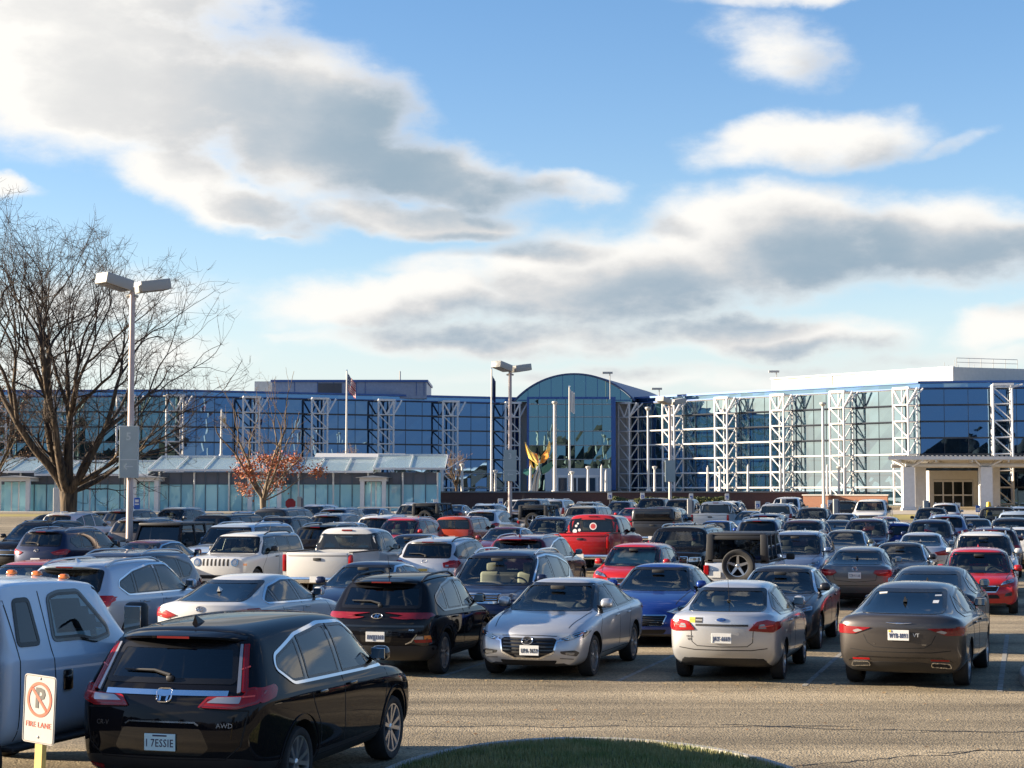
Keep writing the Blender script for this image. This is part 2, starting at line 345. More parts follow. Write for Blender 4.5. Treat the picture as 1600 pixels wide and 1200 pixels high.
def truss(p, d, n, zb, ztop, mat, w=2.1, dep=2.0, side=True):
    """lattice tower in front of the glass: four tubes, rungs, diagonals, V brackets at the head"""
    b = MB(); up = Vector((0,0,1)); r = 0.13
    fl = p + n * dep; fr = p + d * w + n * dep; bl = p + n * 0.35; br = p + d * w + n * 0.35
    lv = [z for z in LV if zb - 0.1 < z < ztop + .1]
    if lv[-1] < ztop - 0.2: lv.append(ztop)
    for c in (fl, fr): b.tube([c + up * zb, c + up * ztop], r, 8)
    b.tube([br + up * zb, br + up * ztop], 0.09, 6)
    if side: b.tube([bl + up * zb, bl + up * ztop], 0.09, 6)
    for i, z in enumerate(lv):
        b.tube([fl + up*z, fr + up*z], 0.10, 6); b.tube([fr + up*z, br + up*z], 0.075, 6); b.tube([fl + up*z, bl + up*z], 0.075, 6)
        if i:
            z0 = lv[i-1]
            if i == len(lv) - 1:
                md = fl.lerp(fr, 0.55)
                b.tube([fl + up*z, md + up*z0], 0.12, 6); b.tube([fr + up*z, md + up*z0], 0.12, 6)
                b.tube([fr + up*z0, fr + d*1.2 - n*0.2 + up*z], 0.12, 6)
                b.beam(fl + up*(z+.02), fr + d*0.2 + up*(z+.02), 0.34, 0.26)
                b.tube([fr + up*z0, br + d*0.9 + up*z], 0.10, 6)
            else:
                b.tube([fl + up*z, fr + up*z0], 0.085, 6)
            if side: b.tube([fr + up*z0, br + up*z], 0.085, 6)
    return bpart(b, 'facade_truss', mat, smooth=True, angle=50)
def pipes(p, q, n, zs, mat, r=0.10, off=1.0, name='tie_rail'):
    b = MB()
    for z in zs: b.tube([p + n*off + Vector((0,0,z)), q + n*off + Vector((0,0,z))], r, 6)
    return bpart(b, name, mat, smooth=True)
# left wing (recedes to the middle), far left front
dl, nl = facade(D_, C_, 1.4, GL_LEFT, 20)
for k in range(6):
    p = D_.lerp(C_, k / 5.0 * 0.965) - dl * (1.2 if k else 1.9)
    truss(p, dl, nl, 1.5, ZT, WHITE, side=False)
pipes(D_, C_, nl, LV[1:3], GREYST, 0.07, 0.4)
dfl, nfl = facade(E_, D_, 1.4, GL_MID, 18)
for k in range(4): truss(E_.lerp(D_, 0.26 + k * 0.19), dfl, nfl, 1.4, ZT, WHITE, side=False)
# right wing (sunlit), far right front
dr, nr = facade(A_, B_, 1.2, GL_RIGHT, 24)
tp = []
for k in range(6):
    p = A_.lerp(B_, k / 5.0 * 0.985) - dr * (0.6 if k == 0 else 1.6); tp.append(p)
    truss(p, dr, nr, 1.3, ZT, WHITE)
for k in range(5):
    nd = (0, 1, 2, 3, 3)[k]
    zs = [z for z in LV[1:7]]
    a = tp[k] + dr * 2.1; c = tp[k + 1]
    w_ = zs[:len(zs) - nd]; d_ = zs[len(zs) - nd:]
    pipes(a, c, nr, w_, WHITE, 0.10, 1.2)
    if d_: pipes(a, c, nr, d_, DARKMUL, 0.11, 0.5, 'shade_toned_rail')  # upper rails: shade on the white pipes put in as dark colour
dfr, nfr = facade(B_, F_, 1.2, GL_LEFT, 16)
for k in (0.21, 0.52, 0.83): truss(B_.lerp(F_, k) - dfr * 1.1, dfr, nfr, 1.3, ZT + .3, WHITE)
# body behind the glass
core = MB()
core.add([Vector((x, y, 1.0)) for x, y in ((-84, 226.4), (-41.7, 224.5), (0.9, 243.4), (16.4, 243.4), (47.3, 207.4), (90, 201.6), (90, 262), (-84, 262))] +
         [Vector((x, y, ZE - 0.3)) for x, y in ((-84, 226.4), (-41.7, 224.5), (0.9, 243.4), (16.4, 243.4), (47.3, 207.4), (90, 201.6), (90, 262), (-84, 262))],
         [(15,14,13,12,11,10,9,8)] + [(i, (i+1) % 8, 8 + (i+1) % 8, 8 + i) for i in range(8)])
bpart(core, 'roof_deck', GREYST)
# middle block with barrel vault
X0, X1, YM = 2.0, 13.9, 240.2
g = MB(); nb = 9; zs = [3.0, 5.1, 7.1, 9.0, 10.9, 12.8, 14.5, 15.2]
for i in range(nb):
    for j in range(len(zs) - 1):
        t = [rnd.uniform(-.01, .01) for _ in range(4)]; xa = X0 + .3 + (X1 - X0 - .9) * i / nb; xb = X0 + .3 + (X1 - X0 - .9) * (i + 1) / nb
        g.quad((xa, YM + t[0], zs[j]), (xb, YM + t[1], zs[j]), (xb, YM + t[2], zs[j+1]), (xa, YM + t[3], zs[j+1]))
g.quad((X1 - .05, YM, 3), (X1 - .05, 243, 3), (X1 - .05, 243, 15.2), (X1 - .05, YM, 15.2)); g.quad((X0 + .05, 243, 3), (X0 + .05, YM, 3), (X0 + .05, YM, 15.2), (X0 + .05, 243, 15.2))
atr = bpart(g, 'atrium_glass', GL_MID)
m = MB()
for i in range(1, nb): x = X0 + .3 + (X1 - X0 - .9) * i / nb; m.beam((x, YM - .03, 3), (x, YM - .03, 15.2), 0.05, 0.05)
bpart(m, 'mullion', DARKMUL, atr)
m = MB()
for z in zs[1:-1]: m.tube([(X0 + .3, YM - .25, z), (X1 - .6, YM - .25, z)], 0.055, 6)
bpart(m, 'tie_rail', GREYST, smooth=True)
fr = MB(); fr.box((X1 - .6, YM - .2, 3), (X1, 243, 15.5)); fr.box((X0, YM - .2, 15.2), (X1 - .6, 243, 15.5)); fr.box((X0, YM - .2, 3), (X0 + .3, 243, 15.2))
bpart(fr, 'blue_frame', BLUEMET)
# vault: glazed end wall and curved roof running back
vx0, vx1, rise = 0.6, 16.2, 3.35; hw = (vx1 - vx0) / 2; Rv = (hw * hw + rise * rise) / (2 * rise); cxv = (vx0 + vx1) / 2; czv = 15.2 + rise - Rv; am = math.asin(hw / Rv)
def vp(a, y, r=Rv, sx=0.0): return Vector((cxv + r * sin(a) + sx, y, czv + r * cos(a)))
g = MB(); nv = 24; m = MB()
for i in range(nv):
    a0 = -am + 2 * am * i / nv; a1 = -am + 2 * am * (i + 1) / nv
    p0 = vp(a0, 241.4); p1 = vp(a1, 241.4); g.quad((p0.x, 241.4, 14.9), (p1.x, 241.4, 14.9), p1, p0)
for i in range(1, 10):
    x = vx0 + (vx1 - vx0) * i / 10; z = czv + sqrt(max(Rv**2 - (x - cxv)**2, 0)); m.beam((x, 241.34, 15), (x, 241.34, z), 0.07, 0.06)
m.beam((vx0 + .2, 241.33, 15.1), (vx1 - .2, 241.33, 15.1), .08, .12)
vg = bpart(g, 'vault_window', GL_MID); bpart(m, 'mullion', BLUEMET, vg)
rf = MB(); nv = 32
for i in range(nv):
    a0 = -am * 1.04 + 2.08 * am * i / nv; a1 = -am * 1.04 + 2.08 * am * (i + 1) / nv
    q = [vp(a0, 240.9, Rv + .2), vp(a1, 240.9, Rv + .2), vp(a1, 275, Rv + .2, 9), vp(a0, 275, Rv + .2, 9)]
    w = [vp(a0, 240.9, Rv + .0), vp(a1, 240.9, Rv + .0), vp(a1, 275, Rv, 9), vp(a0, 275, Rv, 9)]
    rf.quad(q[0], q[1], q[2], q[3]); rf.quad(w[3], w[2], w[1], w[0]); rf.quad(w[0], w[1], q[1], q[0])
bpart(rf, 'vault_roof', pmat('dark blue roof metal', (0.035, 0.07, 0.17), 0.4, metal=0.4), smooth=True)
# white entrance under the atrium
en = MB(); en.box((4.4, YM - 1.6, 2.8), (X1 - .7, YM - .1, 5.9)); ent = bpart(en, 'entrance_surround', pmat('pale panel', (0.42, 0.46, 0.50), 0.5))
dg = MB()
for i in range(4): dg.box((6.2 + i * 1.25, YM - 1.64, 2.86), (7.3 + i * 1.25, YM - 1.61, 4.6))
bpart(dg, 'door', pmat('door glass', (0.02, 0.05, 0.08), 0.05), ent)
m = MB(); m.box((5.7, YM - 1.72, 4.68), (11.6, YM - 1.6, 5.0))
for x in (5.7, 6.02, 7.38, 8.63, 9.88, 11.3): m.box((x - .07, YM - 1.70, 2.83), (x + .1, YM - 1.615, 4.68))
bpart(m, 'door_frame', WHITE, ent)
# rooftop plant rooms
ph = MB(); xa, xb = xat(424, 236), xat(666, 236)
ph.box((xa, 236, ZE - .4), (xb, 250, zat(597, 236))); pl = bpart(ph, 'rooftop_plant_room', pmat('slate blue panel', (0.20, 0.25, 0.36), 0.4, noise_amt=.1))
m = MB(); m.box((xa - .2, 235.8, zat(597, 236)), (xb + .2, 250.2, zat(593.5, 236)))
for px in (459, 495, 520, 556, 570, 650, 662): x = xat(px, 236); m.beam((x, 235.97, ZE), (x, 235.97, zat(597, 236)), .08, .06)
bpart(m, 'roof_edge', BLUEMET, pl)
m = MB(); m.box((xat(496, 236), 235.93, ZE), (xat(533, 236), 235.99, zat(599, 236))); bpart(m, 'louvre', pmat('dark louvre', (0.05, 0.055, 0.07), 0.5), pl)
m = MB(); m.box((xa - 2.4, 236.5, ZE - .4), (xa - .02, 250, zat(595.5, 236))); bpart(m, 'wall', CREAM, pl)
m = MB(); m.tube([at(625, 597, 240), at(625, 580, 240)], .12, 6); bpart(m, 'vent_pipe', GREYST, pl)
# right: white plant room following the wing, its end wall in blue-grey
ph = MB(); ta = A_.lerp(B_, .415) - nr * 6.0; tb = B_ - nr * 5.0 + dr * 1.0
zt0 = zat(586, ta.y) ; zt1 = zat(580, tb.y); ztp = (zt0 + zt1) / 2
back = Vector((16, 12, 0))
pts = [ta, tb, tb + Vector((24, 9, 0)), ta + Vector((24, 14, 0))]
ph.add([Vector((p.x, p.y, ZE - .5)) for p in pts] + [Vector((p.x, p.y, ztp)) for p in pts], [(0,1,5,4),(1,2,6,5),(2,3,7,6),(3,0,4,7),(4,5,6,7)])
pr = bpart(ph, 'rooftop_plant_room', CREAM)
m = MB(); m.beam(ta + Vector((-.1,-.1,ztp)), tb + Vector((.1,-.1,ztp)), .3, .16)
bpart(m, 'roof_edge', WHITE, pr)
m = MB(); e0 = ta.lerp(tb, .36) + nr * .03
m.beam(Vector((e0.x, e0.y, ZE - .3)), Vector((e0.x, e0.y, ztp - .05)), .12, .05)
bpart(m, 'panel_joint', DARKMUL, pr)
m = MB()
for k in range(12):
    a = ta.lerp(tb, .52) + nr * .04; c = ta.lerp(tb, .74) + nr * .04; z = ZE + .25 + k * .11
    m.beam(Vector((a.x, a.y, z)), Vector((c.x, c.y, z)), .05, .06)
bpart(m, 'louvre', pmat('pale louvre', (0.50, 0.47, 0.38), .6), pr)
m = MB(); rl = tb + Vector((.6, .6, ztp))
for k in range(6): m.tube([rl + Vector((k * 1.6, .6 * k, 0)), rl + Vector((k * 1.6, .6 * k, 1.1))], .035, 5)
m.tube([rl + Vector((0, 0, 1.1)), rl + Vector((8, 3, 1.1))], .035, 5); m.tube([rl + Vector((0, 0, .6)), rl + Vector((8, 3, .6))], .03, 5)
bpart(m, 'railing', GREYST, pr)
m = MB()
for px, py in ((1476, 566), (1482, 571), (1492, 562), (1508, 576), (1522, 570), (1531, 573), (1498, 570)):
    p = at(px, 592, 226); m.tube([Vector((p.x, p.y, ZE)), Vector((p.x, p.y, zat(py, 226)))], [.06, .03], 5)
bpart(m, 'antenna', GREYST)
for px, py in ((953, 584), (1030, 609), (1213, 582)):
    m = MB(); p = at(px, py, 236); m.tube([Vector((p.x, p.y, ZE - .5)), p], .07, 6); m.box((p.x - 1.0, p.y - .3, p.z), (p.x + .35, p.y + .3, p.z + .25)); bpart(m, 'rooftop_floodlight', GREYST)

# ------------------------------------------------------------------ terrace wall, brick walls, steps
TY = 186.0
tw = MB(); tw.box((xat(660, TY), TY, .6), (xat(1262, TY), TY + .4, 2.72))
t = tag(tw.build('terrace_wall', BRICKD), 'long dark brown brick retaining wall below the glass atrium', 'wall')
tw = MB(); tw.box((xat(660, TY) - .1, TY - .1, 2.72), (xat(1262, TY) + .1, TY + .5, 2.86)); tw.build('coping', pmat('grey coping', (0.25, 0.24, 0.23), .7), t)
tr = MB(); tr.box((xat(660, TY), TY + .4, 2.0), (30.0, 243, 2.8)); tag(tr.build('terrace', CONC), kind='structure')
wl = MB(); M1 = Matrix.Translation((xat(1264, 183), 184.5, 0)) @ Matrix.Rotation(R(-24), 4, 'Z')
wl.box((0, 0, .8), (8.3, .4, 2.42), M=M1); wl.box((0, -1.4, .8), (2.6, 0, 2.42), M=M1)
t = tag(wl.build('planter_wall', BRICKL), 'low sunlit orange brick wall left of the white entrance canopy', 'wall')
wl = MB(); wl.box((-.1, -.1, 2.42), (8.4, .5, 2.54), M=M1); wl.box((-.1, -1.5, 2.42), (2.7, -.1, 2.54), M=M1); wl.build('coping', CREAM, t)
# entrance canopy on the right
CY = 180.0
cx0 = xat(1382, CY)
cn = tag(empty('entrance_canopy', (cx0, CY, 1.0)), 'white flat roofed entrance canopy on square columns at the right wing', 'canopy')
def cpart(b, name, mat, par=None, **k):
    b.v = [(x - cx0, y - CY, z - 1.0) for x, y, z in b.v]; return b.build(name, mat, par or cn, **k)
zr = zat(712, CY)
SHR = 7.2
m = MB(); m.add([(cx0, CY-2, zr-.42), (72, CY-2, zr-.42), (80, 200, zr-.42), (cx0+SHR, 204, zr-.42), (cx0, CY-2, zr-.12), (72, CY-2, zr-.12), (80, 200, zr-.12), (cx0+SHR, 204, zr-.12)], [(0,3,2,1),(4,5,6,7),(0,1,5,4),(1,2,6,5),(2,3,7,6),(3,0,4,7)]); cpart(m, 'roof', WHITE)
m = MB()
for k in range(74): m.beam((cx0 + .2 + k * .46, CY - 2.05, zr - .06), (cx0 + .2 + k * .46 + SHR, 203, zr - .06), .2, .116)
cpart(m, 'roof_rib', pmat('grey standing seam', (.3, .31, .33), .5))
m = MB(); m.tube([(cx0 + 2, CY - .6, zr - .95), (68, CY - .6, zr - .95)], .2, 8); m.tube([(cx0 + 2, CY + 6, zr - .95), (68, CY + 6, zr - .95)], .2, 8)
for k in range(9): m.beam((cx0 + 1.2 + k * 3.6, CY - 1.8, zr - .55), (cx0 + 1.2 + k * 3.6 + SHR*.96, 203, zr - .55), .18, .22)
cpart(m, 'roof_beam', CREAM)
for px, Y in ((1419, CY - .6), (1540, CY - .6), (1437, CY + 7), (1552, CY + 7), (1661, CY - .6)):
    x = xat(px, Y); m = MB(); m.box((x - .58, Y - .52, ground_z(Y) - .1), (x + .58, Y + .52, zr - 1.15)); m.box((x - .68, Y - .62, ground_z(Y) - .1), (x + .68, Y + .62, ground_z(Y) + .25))
    for s in (-1, 1):
        m.tube([(x + s * .3, Y, zr - 1.15), (x + s * 1.3, Y - 1.2, zr - .5)], .08, 6); m.tube([(x + s * .3, Y, zr - 1.15), (x + s * 1.3, Y + 1.2, zr - .5)], .08, 6)
    cpart(m, 'column', WHITE)
# vestibule with sliding doors behind the canopy
vx = xat(1452, 203.0); ve = tag(empty('entrance_vestibule', (vx, 203, 1.1)), 'cream entrance porch with sliding glass doors under the canopy', 'entrance')
def vpart(b, name, mat, par=None, **k):
    b.v = [(x - vx, y - 203, z - 1.1) for x, y, z in b.v]; return b.build(name, mat, par or ve, **k)
vxe = xat(1528, 203.0); m = MB(); zd = zat(753, 203)
m.box((vx, 203, zd + .25), (vxe, 206.5, zat(735.5, 203))); m.box((vx, 203, 1.0), (vx + .5, 206.5, zd + .25)); m.box((vxe - .5, 203, 1.0), (vxe, 206.5, zd + .25)); vpart(m, 'wall', CREAM)
m = MB(); m.box((vx + .5, 203.30, 1.1), (vxe - .5, 203.34, zd)); vpart(m, 'door', pmat('dark door glass', (.012, .016, .018), .04))
m = MB(); w_ = (vxe - vx - 1) / 4
for k in range(5): m.box((vx + .5 + k * w_ - .07, 203.2, 1.1), (vx + .5 + k * w_ + .07, 203.297, zd))
m.box((vx + .5, 203.2, zd), (vxe - .5, 203.3, zd + .22)); m.box((vx + .5, 203.21, 2.35), (vxe - .5, 203.295, 2.5)); vpart(m, 'door_frame', WHITE)

# ------------------------------------------------------------------ glazed arcade on the left
AY = 176.0; gA = ground_z(AY); ax0, ax1 = -60.0, xat(684, AY)
arc = tag(empty('glass_arcade', (ax0, AY, gA)), 'long glazed walkway with pale sloping roof in front of the left wing', 'arcade')
def apart(b, name, mat, par=None, **k):
    b.v = [(x - ax0, y - AY, z - gA) for x, y, z in b.v]; return b.build(name, mat, par or arc, **k)
zw = zat(738, AY); zrr = zat(717, AY + 4.5)
g = MB(); m = MB(); sp = MB(); nb = 44
for i in range(nb):
    xa = ax0 + (ax1 - ax0) * i / nb; xb = ax0 + (ax1 - ax0) * (i + 1) / nb; t = [rnd.uniform(-.03, .03) for _ in range(4)]
    g.quad((xa, AY + t[0], gA - .2), (xb, AY + t[1], gA - .2), (xb, AY + t[2], zw - 1.15), (xa, AY + t[3], zw - 1.15))
    sp.quad((xa, AY, zw - 1.15), (xb, AY, zw - 1.15), (xb, AY, zw), (xa, AY, zw))
    m.beam((xa, AY - .05, gA), (xa, AY - .05, zw), .07, .08)
g.quad((ax1, AY, gA - .2), (ax1, AY + 7, gA - .2), (ax1, AY + 7, zw), (ax1, AY, zw)); m.beam((ax0, AY - .04, zw - 1.15), (ax1, AY - .04, zw - 1.15), .06, .1)
wg = apart(g, 'glass_wall', GL_ARC); apart(sp, 'spandrel', SPAND); apart(m, 'mullion', pmat('slate mullion', (.08, .12, .17), .4), wg)
# roof in runs stepping along the walk
runs = [(ax0, xat(60, AY), 0), (xat(60, AY), xat(236, AY), -.3), (xat(236, AY), xat(455, AY), .15), (xat(455, AY), xat(585, AY), 0), (xat(585, AY), ax1 + .8, .3)]
rg = MB(); rb = MB(); gt = MB()
for k, (xa, xb, dz) in enumerate(runs):
    rg.add([Vector(p) for p in ((xa, AY - 1.5, zw + .1 + dz), (xb, AY - 1.5, zw + .1 + dz), (xb, AY + 5, zrr + dz), (xa, AY + 5, zrr + dz), (xa, AY - 1.5, zw + .02 + dz), (xb, AY - 1.5, zw + .02 + dz), (xb, AY + 5, zrr - .08 + dz), (xa, AY + 5, zrr - .08 + dz))],
           [(0,1,2,3),(7,6,5,4),(0,4,5,1),(1,5,6,2),(2,6,7,3),(3,7,4,0)])
    n = max(2, int((xb - xa) / 2.7))
    for i in range(n + 1):
        x = xa + (xb - xa) * i / n; rb.beam((x, AY - 1.55, zw + .18 + dz), (x, AY + 5, zrr + .08 + dz), .06, .08)
        rb.beam((x, AY - 1.5, zw - .1 + dz), (x + 1.6, AY + 5, zrr - .3 + dz), .05, .06)
    gt.beam((xa, AY - 1.6, zw + .04 + dz), (xb, AY - 1.6, zw + .04 + dz), .14, .2); gt.beam((xa, AY + 5.1, zrr + .05 + dz), (xb, AY + 5.1, zrr + .05 + dz), .3, .3)
apart(rg, 'roof', GL_ROOF); apart(rb, 'roof_rib', WHITE); apart(gt, 'gutter', WHITE)
for k in range(16):
    cp = MB(); x = ax0 + (ax1 - ax0) * (k + .5) / 15.5; cp.tube([(x, AY - .35, gA), (x, AY - .35, zw)], .09, 8); apart(cp, 'post', WHITE, smooth=True)
# gabled porches with white columns
for px0, px1, deep in ((-6, 48, 3.2), (205, 248, 3.0), (386, 440, 3.0), (562, 604, 3.2)):
    xa, xb = xat(px0, AY - 3), xat(px1, AY - 3); y0 = AY - deep; zp = zat(752, y0); za = zp + .55
    m = MB()
    for x in (xa + .25, xb - .25): m.box((x - .2, y0, gA - .2), (x + .2, y0 + .4, zp)); 
    m.box((xa, y0 - .02, zp), (xb, y0 + .58, zp + .35))
    for x in (xa + .12, xb - .12): m.box((x - .1, y0 + .6, zp), (x + .1, AY, zp + .35))
    po = apart(m, 'porch', WHITE)
    m = MB(); xm = (xa + xb) / 2
    m.add([Vector(p) for p in ((xa - .4, y0 - .5, zp + .36), (xb + .4, y0 - .5, zp + .36), (xm, y0 - .5, za), (xa - .4, AY + 1, zp + .36), (xb + .4, AY + 1, zp + .36), (xm, AY + 1, za))],
          [(0,1,2),(5,4,3),(0,2,5,3),(2,1,4,5),(1,0,3,4)])
    apart(m, 'porch_roof', CREAM, po)
    m = MB(); m.box((xa + .6, y0 + .9, gA), (xb - .6, y0 + .95, zp - .05)); gl = apart(m, 'porch_glass', GL_ARC, po)
    m = MB()
    for t in (.33, .66): x = xa + .6 + (xb - xa - 1.2) * t; m.box((x - .06, y0 + .82, gA), (x + .06, y0 + .897, zp - .05))
    apart(m, 'porch_frame', WHITE, po)
# white sloping roof behind, between the runs
m = MB(); a = at(495, 712, 186); b_ = at(600, 716, 186)
m.add([Vector(p) for p in ((a.x, 182, zat(722, 182)), (b_.x, 182, zat(724, 182)), (b_.x + 2, 190, zat(709, 190)), (a.x - .5, 190, zat(708, 190)), (a.x, 182, zat(722, 182) - .2), (b_.x, 182, zat(724, 182) - .2), (b_.x + 2, 190, zat(709, 190) - .2), (a.x - .5, 190, zat(708, 190) - .2))],
      [(0,1,2,3),(7,6,5,4),(0,4,5,1),(1,5,6,2),(2,6,7,3),(3,7,4,0)])
m.box((a.x + .5, 183.5, gA), (b_.x - .5, 189, zat(726, 182))); apart(m, 'link_roof', CREAM)
# ------------------------------------------------------------------ car materials
def paint(name, col, metal=0.0, rough=0.38):
    m = pmat(name, col, rough, metal, 0.0 if name == 'black paint' else 0.25, coat=0.6 if name in ('black paint', 'navy paint', 'charcoal paint') else 0.85)
    if 'road film' not in m.node_tree.nodes:      # a thin uneven film of road dust in the clear coat
        nt = m.node_tree; tc = nt.nodes.new('ShaderNodeTexCoord'); n = nt.nodes.new('ShaderNodeTexNoise'); n.name = 'road film'; n.inputs['Scale'].default_value = 2.6; n.inputs['Detail'].default_value = 8; n.inputs['Roughness'].default_value = .65
        nt.links.new(tc.outputs['Object'], n.inputs['Vector']); r = nt.nodes.new('ShaderNodeMapRange'); nt.links.new(n.outputs['Fac'], r.inputs[0])
        for i, q in enumerate((.35, .80, .012, .09)): r.inputs[i + 1].default_value = q
        nt.links.new(r.outputs[0], nt.nodes['Principled BSDF'].inputs['Coat Roughness'])
    return m
PAINT = paint('car paint', (0.3, 0.3, 0.32), 0.5)
PLASTIC = pmat('black plastic', (0.018, 0.018, 0.02), 0.55)
GLOSSBLK = pmat('gloss black trim', (0.008, 0.008, 0.009), 0.12, coat=0.6)
RUBBER = pmat('tyre rubber', (0.02, 0.02, 0.021), 0.8, noise_amt=.2, noise_scale=20)
CHROME = pmat('chrome', (0.80, 0.80, 0.82), 0.10, metal=1.0)
ALLOY = pmat('alloy rim', (0.52, 0.53, 0.55), 0.28, metal=0.9)
WELL = pmat('wheel well', (0.008, 0.008, 0.008), 0.9)
SEAM = pmat('panel gap', (0.006, 0.006, 0.007), 0.8)
GLASSF = clear_glass('clear car glass', (0.74, 0.82, 0.79))
GLASST = clear_glass('tinted car glass', (0.13, 0.15, 0.17))
FRIT = pmat('window edge black', (0.006, 0.006, 0.007), 0.25)
REDL = pmat('red lamp lens', (0.30, 0.006, 0.007), 0.2, spec=.3, coat=0.5)
DKRED = pmat('deep red lamp lens', (0.20, 0.008, 0.010), 0.14, coat=0.8)
AMBER = pmat('amber lamp lens', (0.65, 0.16, 0.02), 0.2, coat=.8)
CLEARL = pmat('clear lamp lens', (0.38, 0.38, 0.39), 0.14, metal=.5, coat=.8)
HEADL = pmat('headlamp lens', (0.30, 0.31, 0.32), 0.10, metal=0.75, coat=1.0)
LAMPDK = pmat('dark lamp housing', (0.03, 0.03, 0.034), 0.12, coat=1.0)
SEATD = pmat('dark upholstery', (0.030, 0.030, 0.032), 0.8)
SEATL = pmat('tan upholstery', (0.40, 0.36, 0.29), 0.8)
DASH = pmat('dashboard plastic', (0.016, 0.016, 0.017), 0.65)
PLATEW = pmat('white plate', (0.72, 0.72, 0.70), 0.4)
PLATEB = pmat('pale blue plate', (0.55, 0.80, 0.88), 0.4)
INKB = pmat('navy ink', (0.02, 0.035, 0.10), 0.5)
INKK = pmat('black ink', (0.02, 0.02, 0.02), 0.5)
MIRG = pmat('mirror glass', (0.75, 0.78, 0.8), 0.02, metal=1.0)

# ------------------------------------------------------------------ 2D helpers
def rnd_poly(pts, r=0.05, n=4):
    out = []; m = len(pts)
    for i in range(m):
        p = Vector(pts[i]); a = Vector(pts[i-1]); b = Vector(pts[(i+1) % m])
        rr = r[i] if isinstance(r, (list, tuple)) else r
        da = a - p; db = b - p; k = min(rr, da.length * .45, db.length * .45)
        s = p + da.normalized() * k; e = p + db.normalized() * k
        for j in range(n + 1):
            t = j / n; out.append(tuple(s * (1-t)**2 + p * 2*t*(1-t) + e * t*t))
    return out
def clip_y(poly, a, b, la=0.0, lb=0.0):
    """keep the part of a side outline between slanted lines y = a + la*(z-1) and y = b + lb*(z-1)"""
    def cut(P, f):
        o = []
        for i in range(len(P)):
            p, q = P[i], P[(i+1) % len(P)]; fp, fq = f(p), f(q)
            if fp >= 0: o.append(p)
            if fp * fq < 0:
                t = fp / (fp - fq); o.append((p[0] + (q[0]-p[0])*t, p[1] + (q[1]-p[1])*t))
        return o
    return cut(cut(poly, lambda p: p[0] - a - la*(p[1]-1)), lambda p: b + lb*(p[1]-1) - p[0])
def inside(p, poly):
    x, y = p; c = False; n = len(poly); j = n - 1
    for i in range(n):
        xi, yi = poly[i]; xj, yj = poly[j]
        if (yi > y) != (yj > y) and x < (xj - xi) * (y - yi) / (yj - yi) + xi: c = not c
        j = i
    return c
def inset(poly, d):
    A = sum(poly[i][0]*poly[(i+1) % len(poly)][1] - poly[(i+1) % len(poly)][0]*poly[i][1] for i in range(len(poly)))
    s = 1 if A > 0 else -1; out = []; n = len(poly)
    for i in range(n):
        p = Vector(poly[i]); a = Vector(poly[i-1]); b = Vector(poly[(i+1) % n])
        d1 = (p - a); d2 = (b - p)
        if d1.length < 1e-6 or d2.length < 1e-6: out.append(tuple(p)); continue
        n1 = Vector((-d1.y, d1.x)).normalized() * s; n2 = Vector((-d2.y, d2.x)).normalized() * s
        m = (n1 + n2); m = m.normalized() if m.length > 1e-6 else n1
        out.append(tuple(p + m * d / max(0.5, m.dot(n1))))
    return out

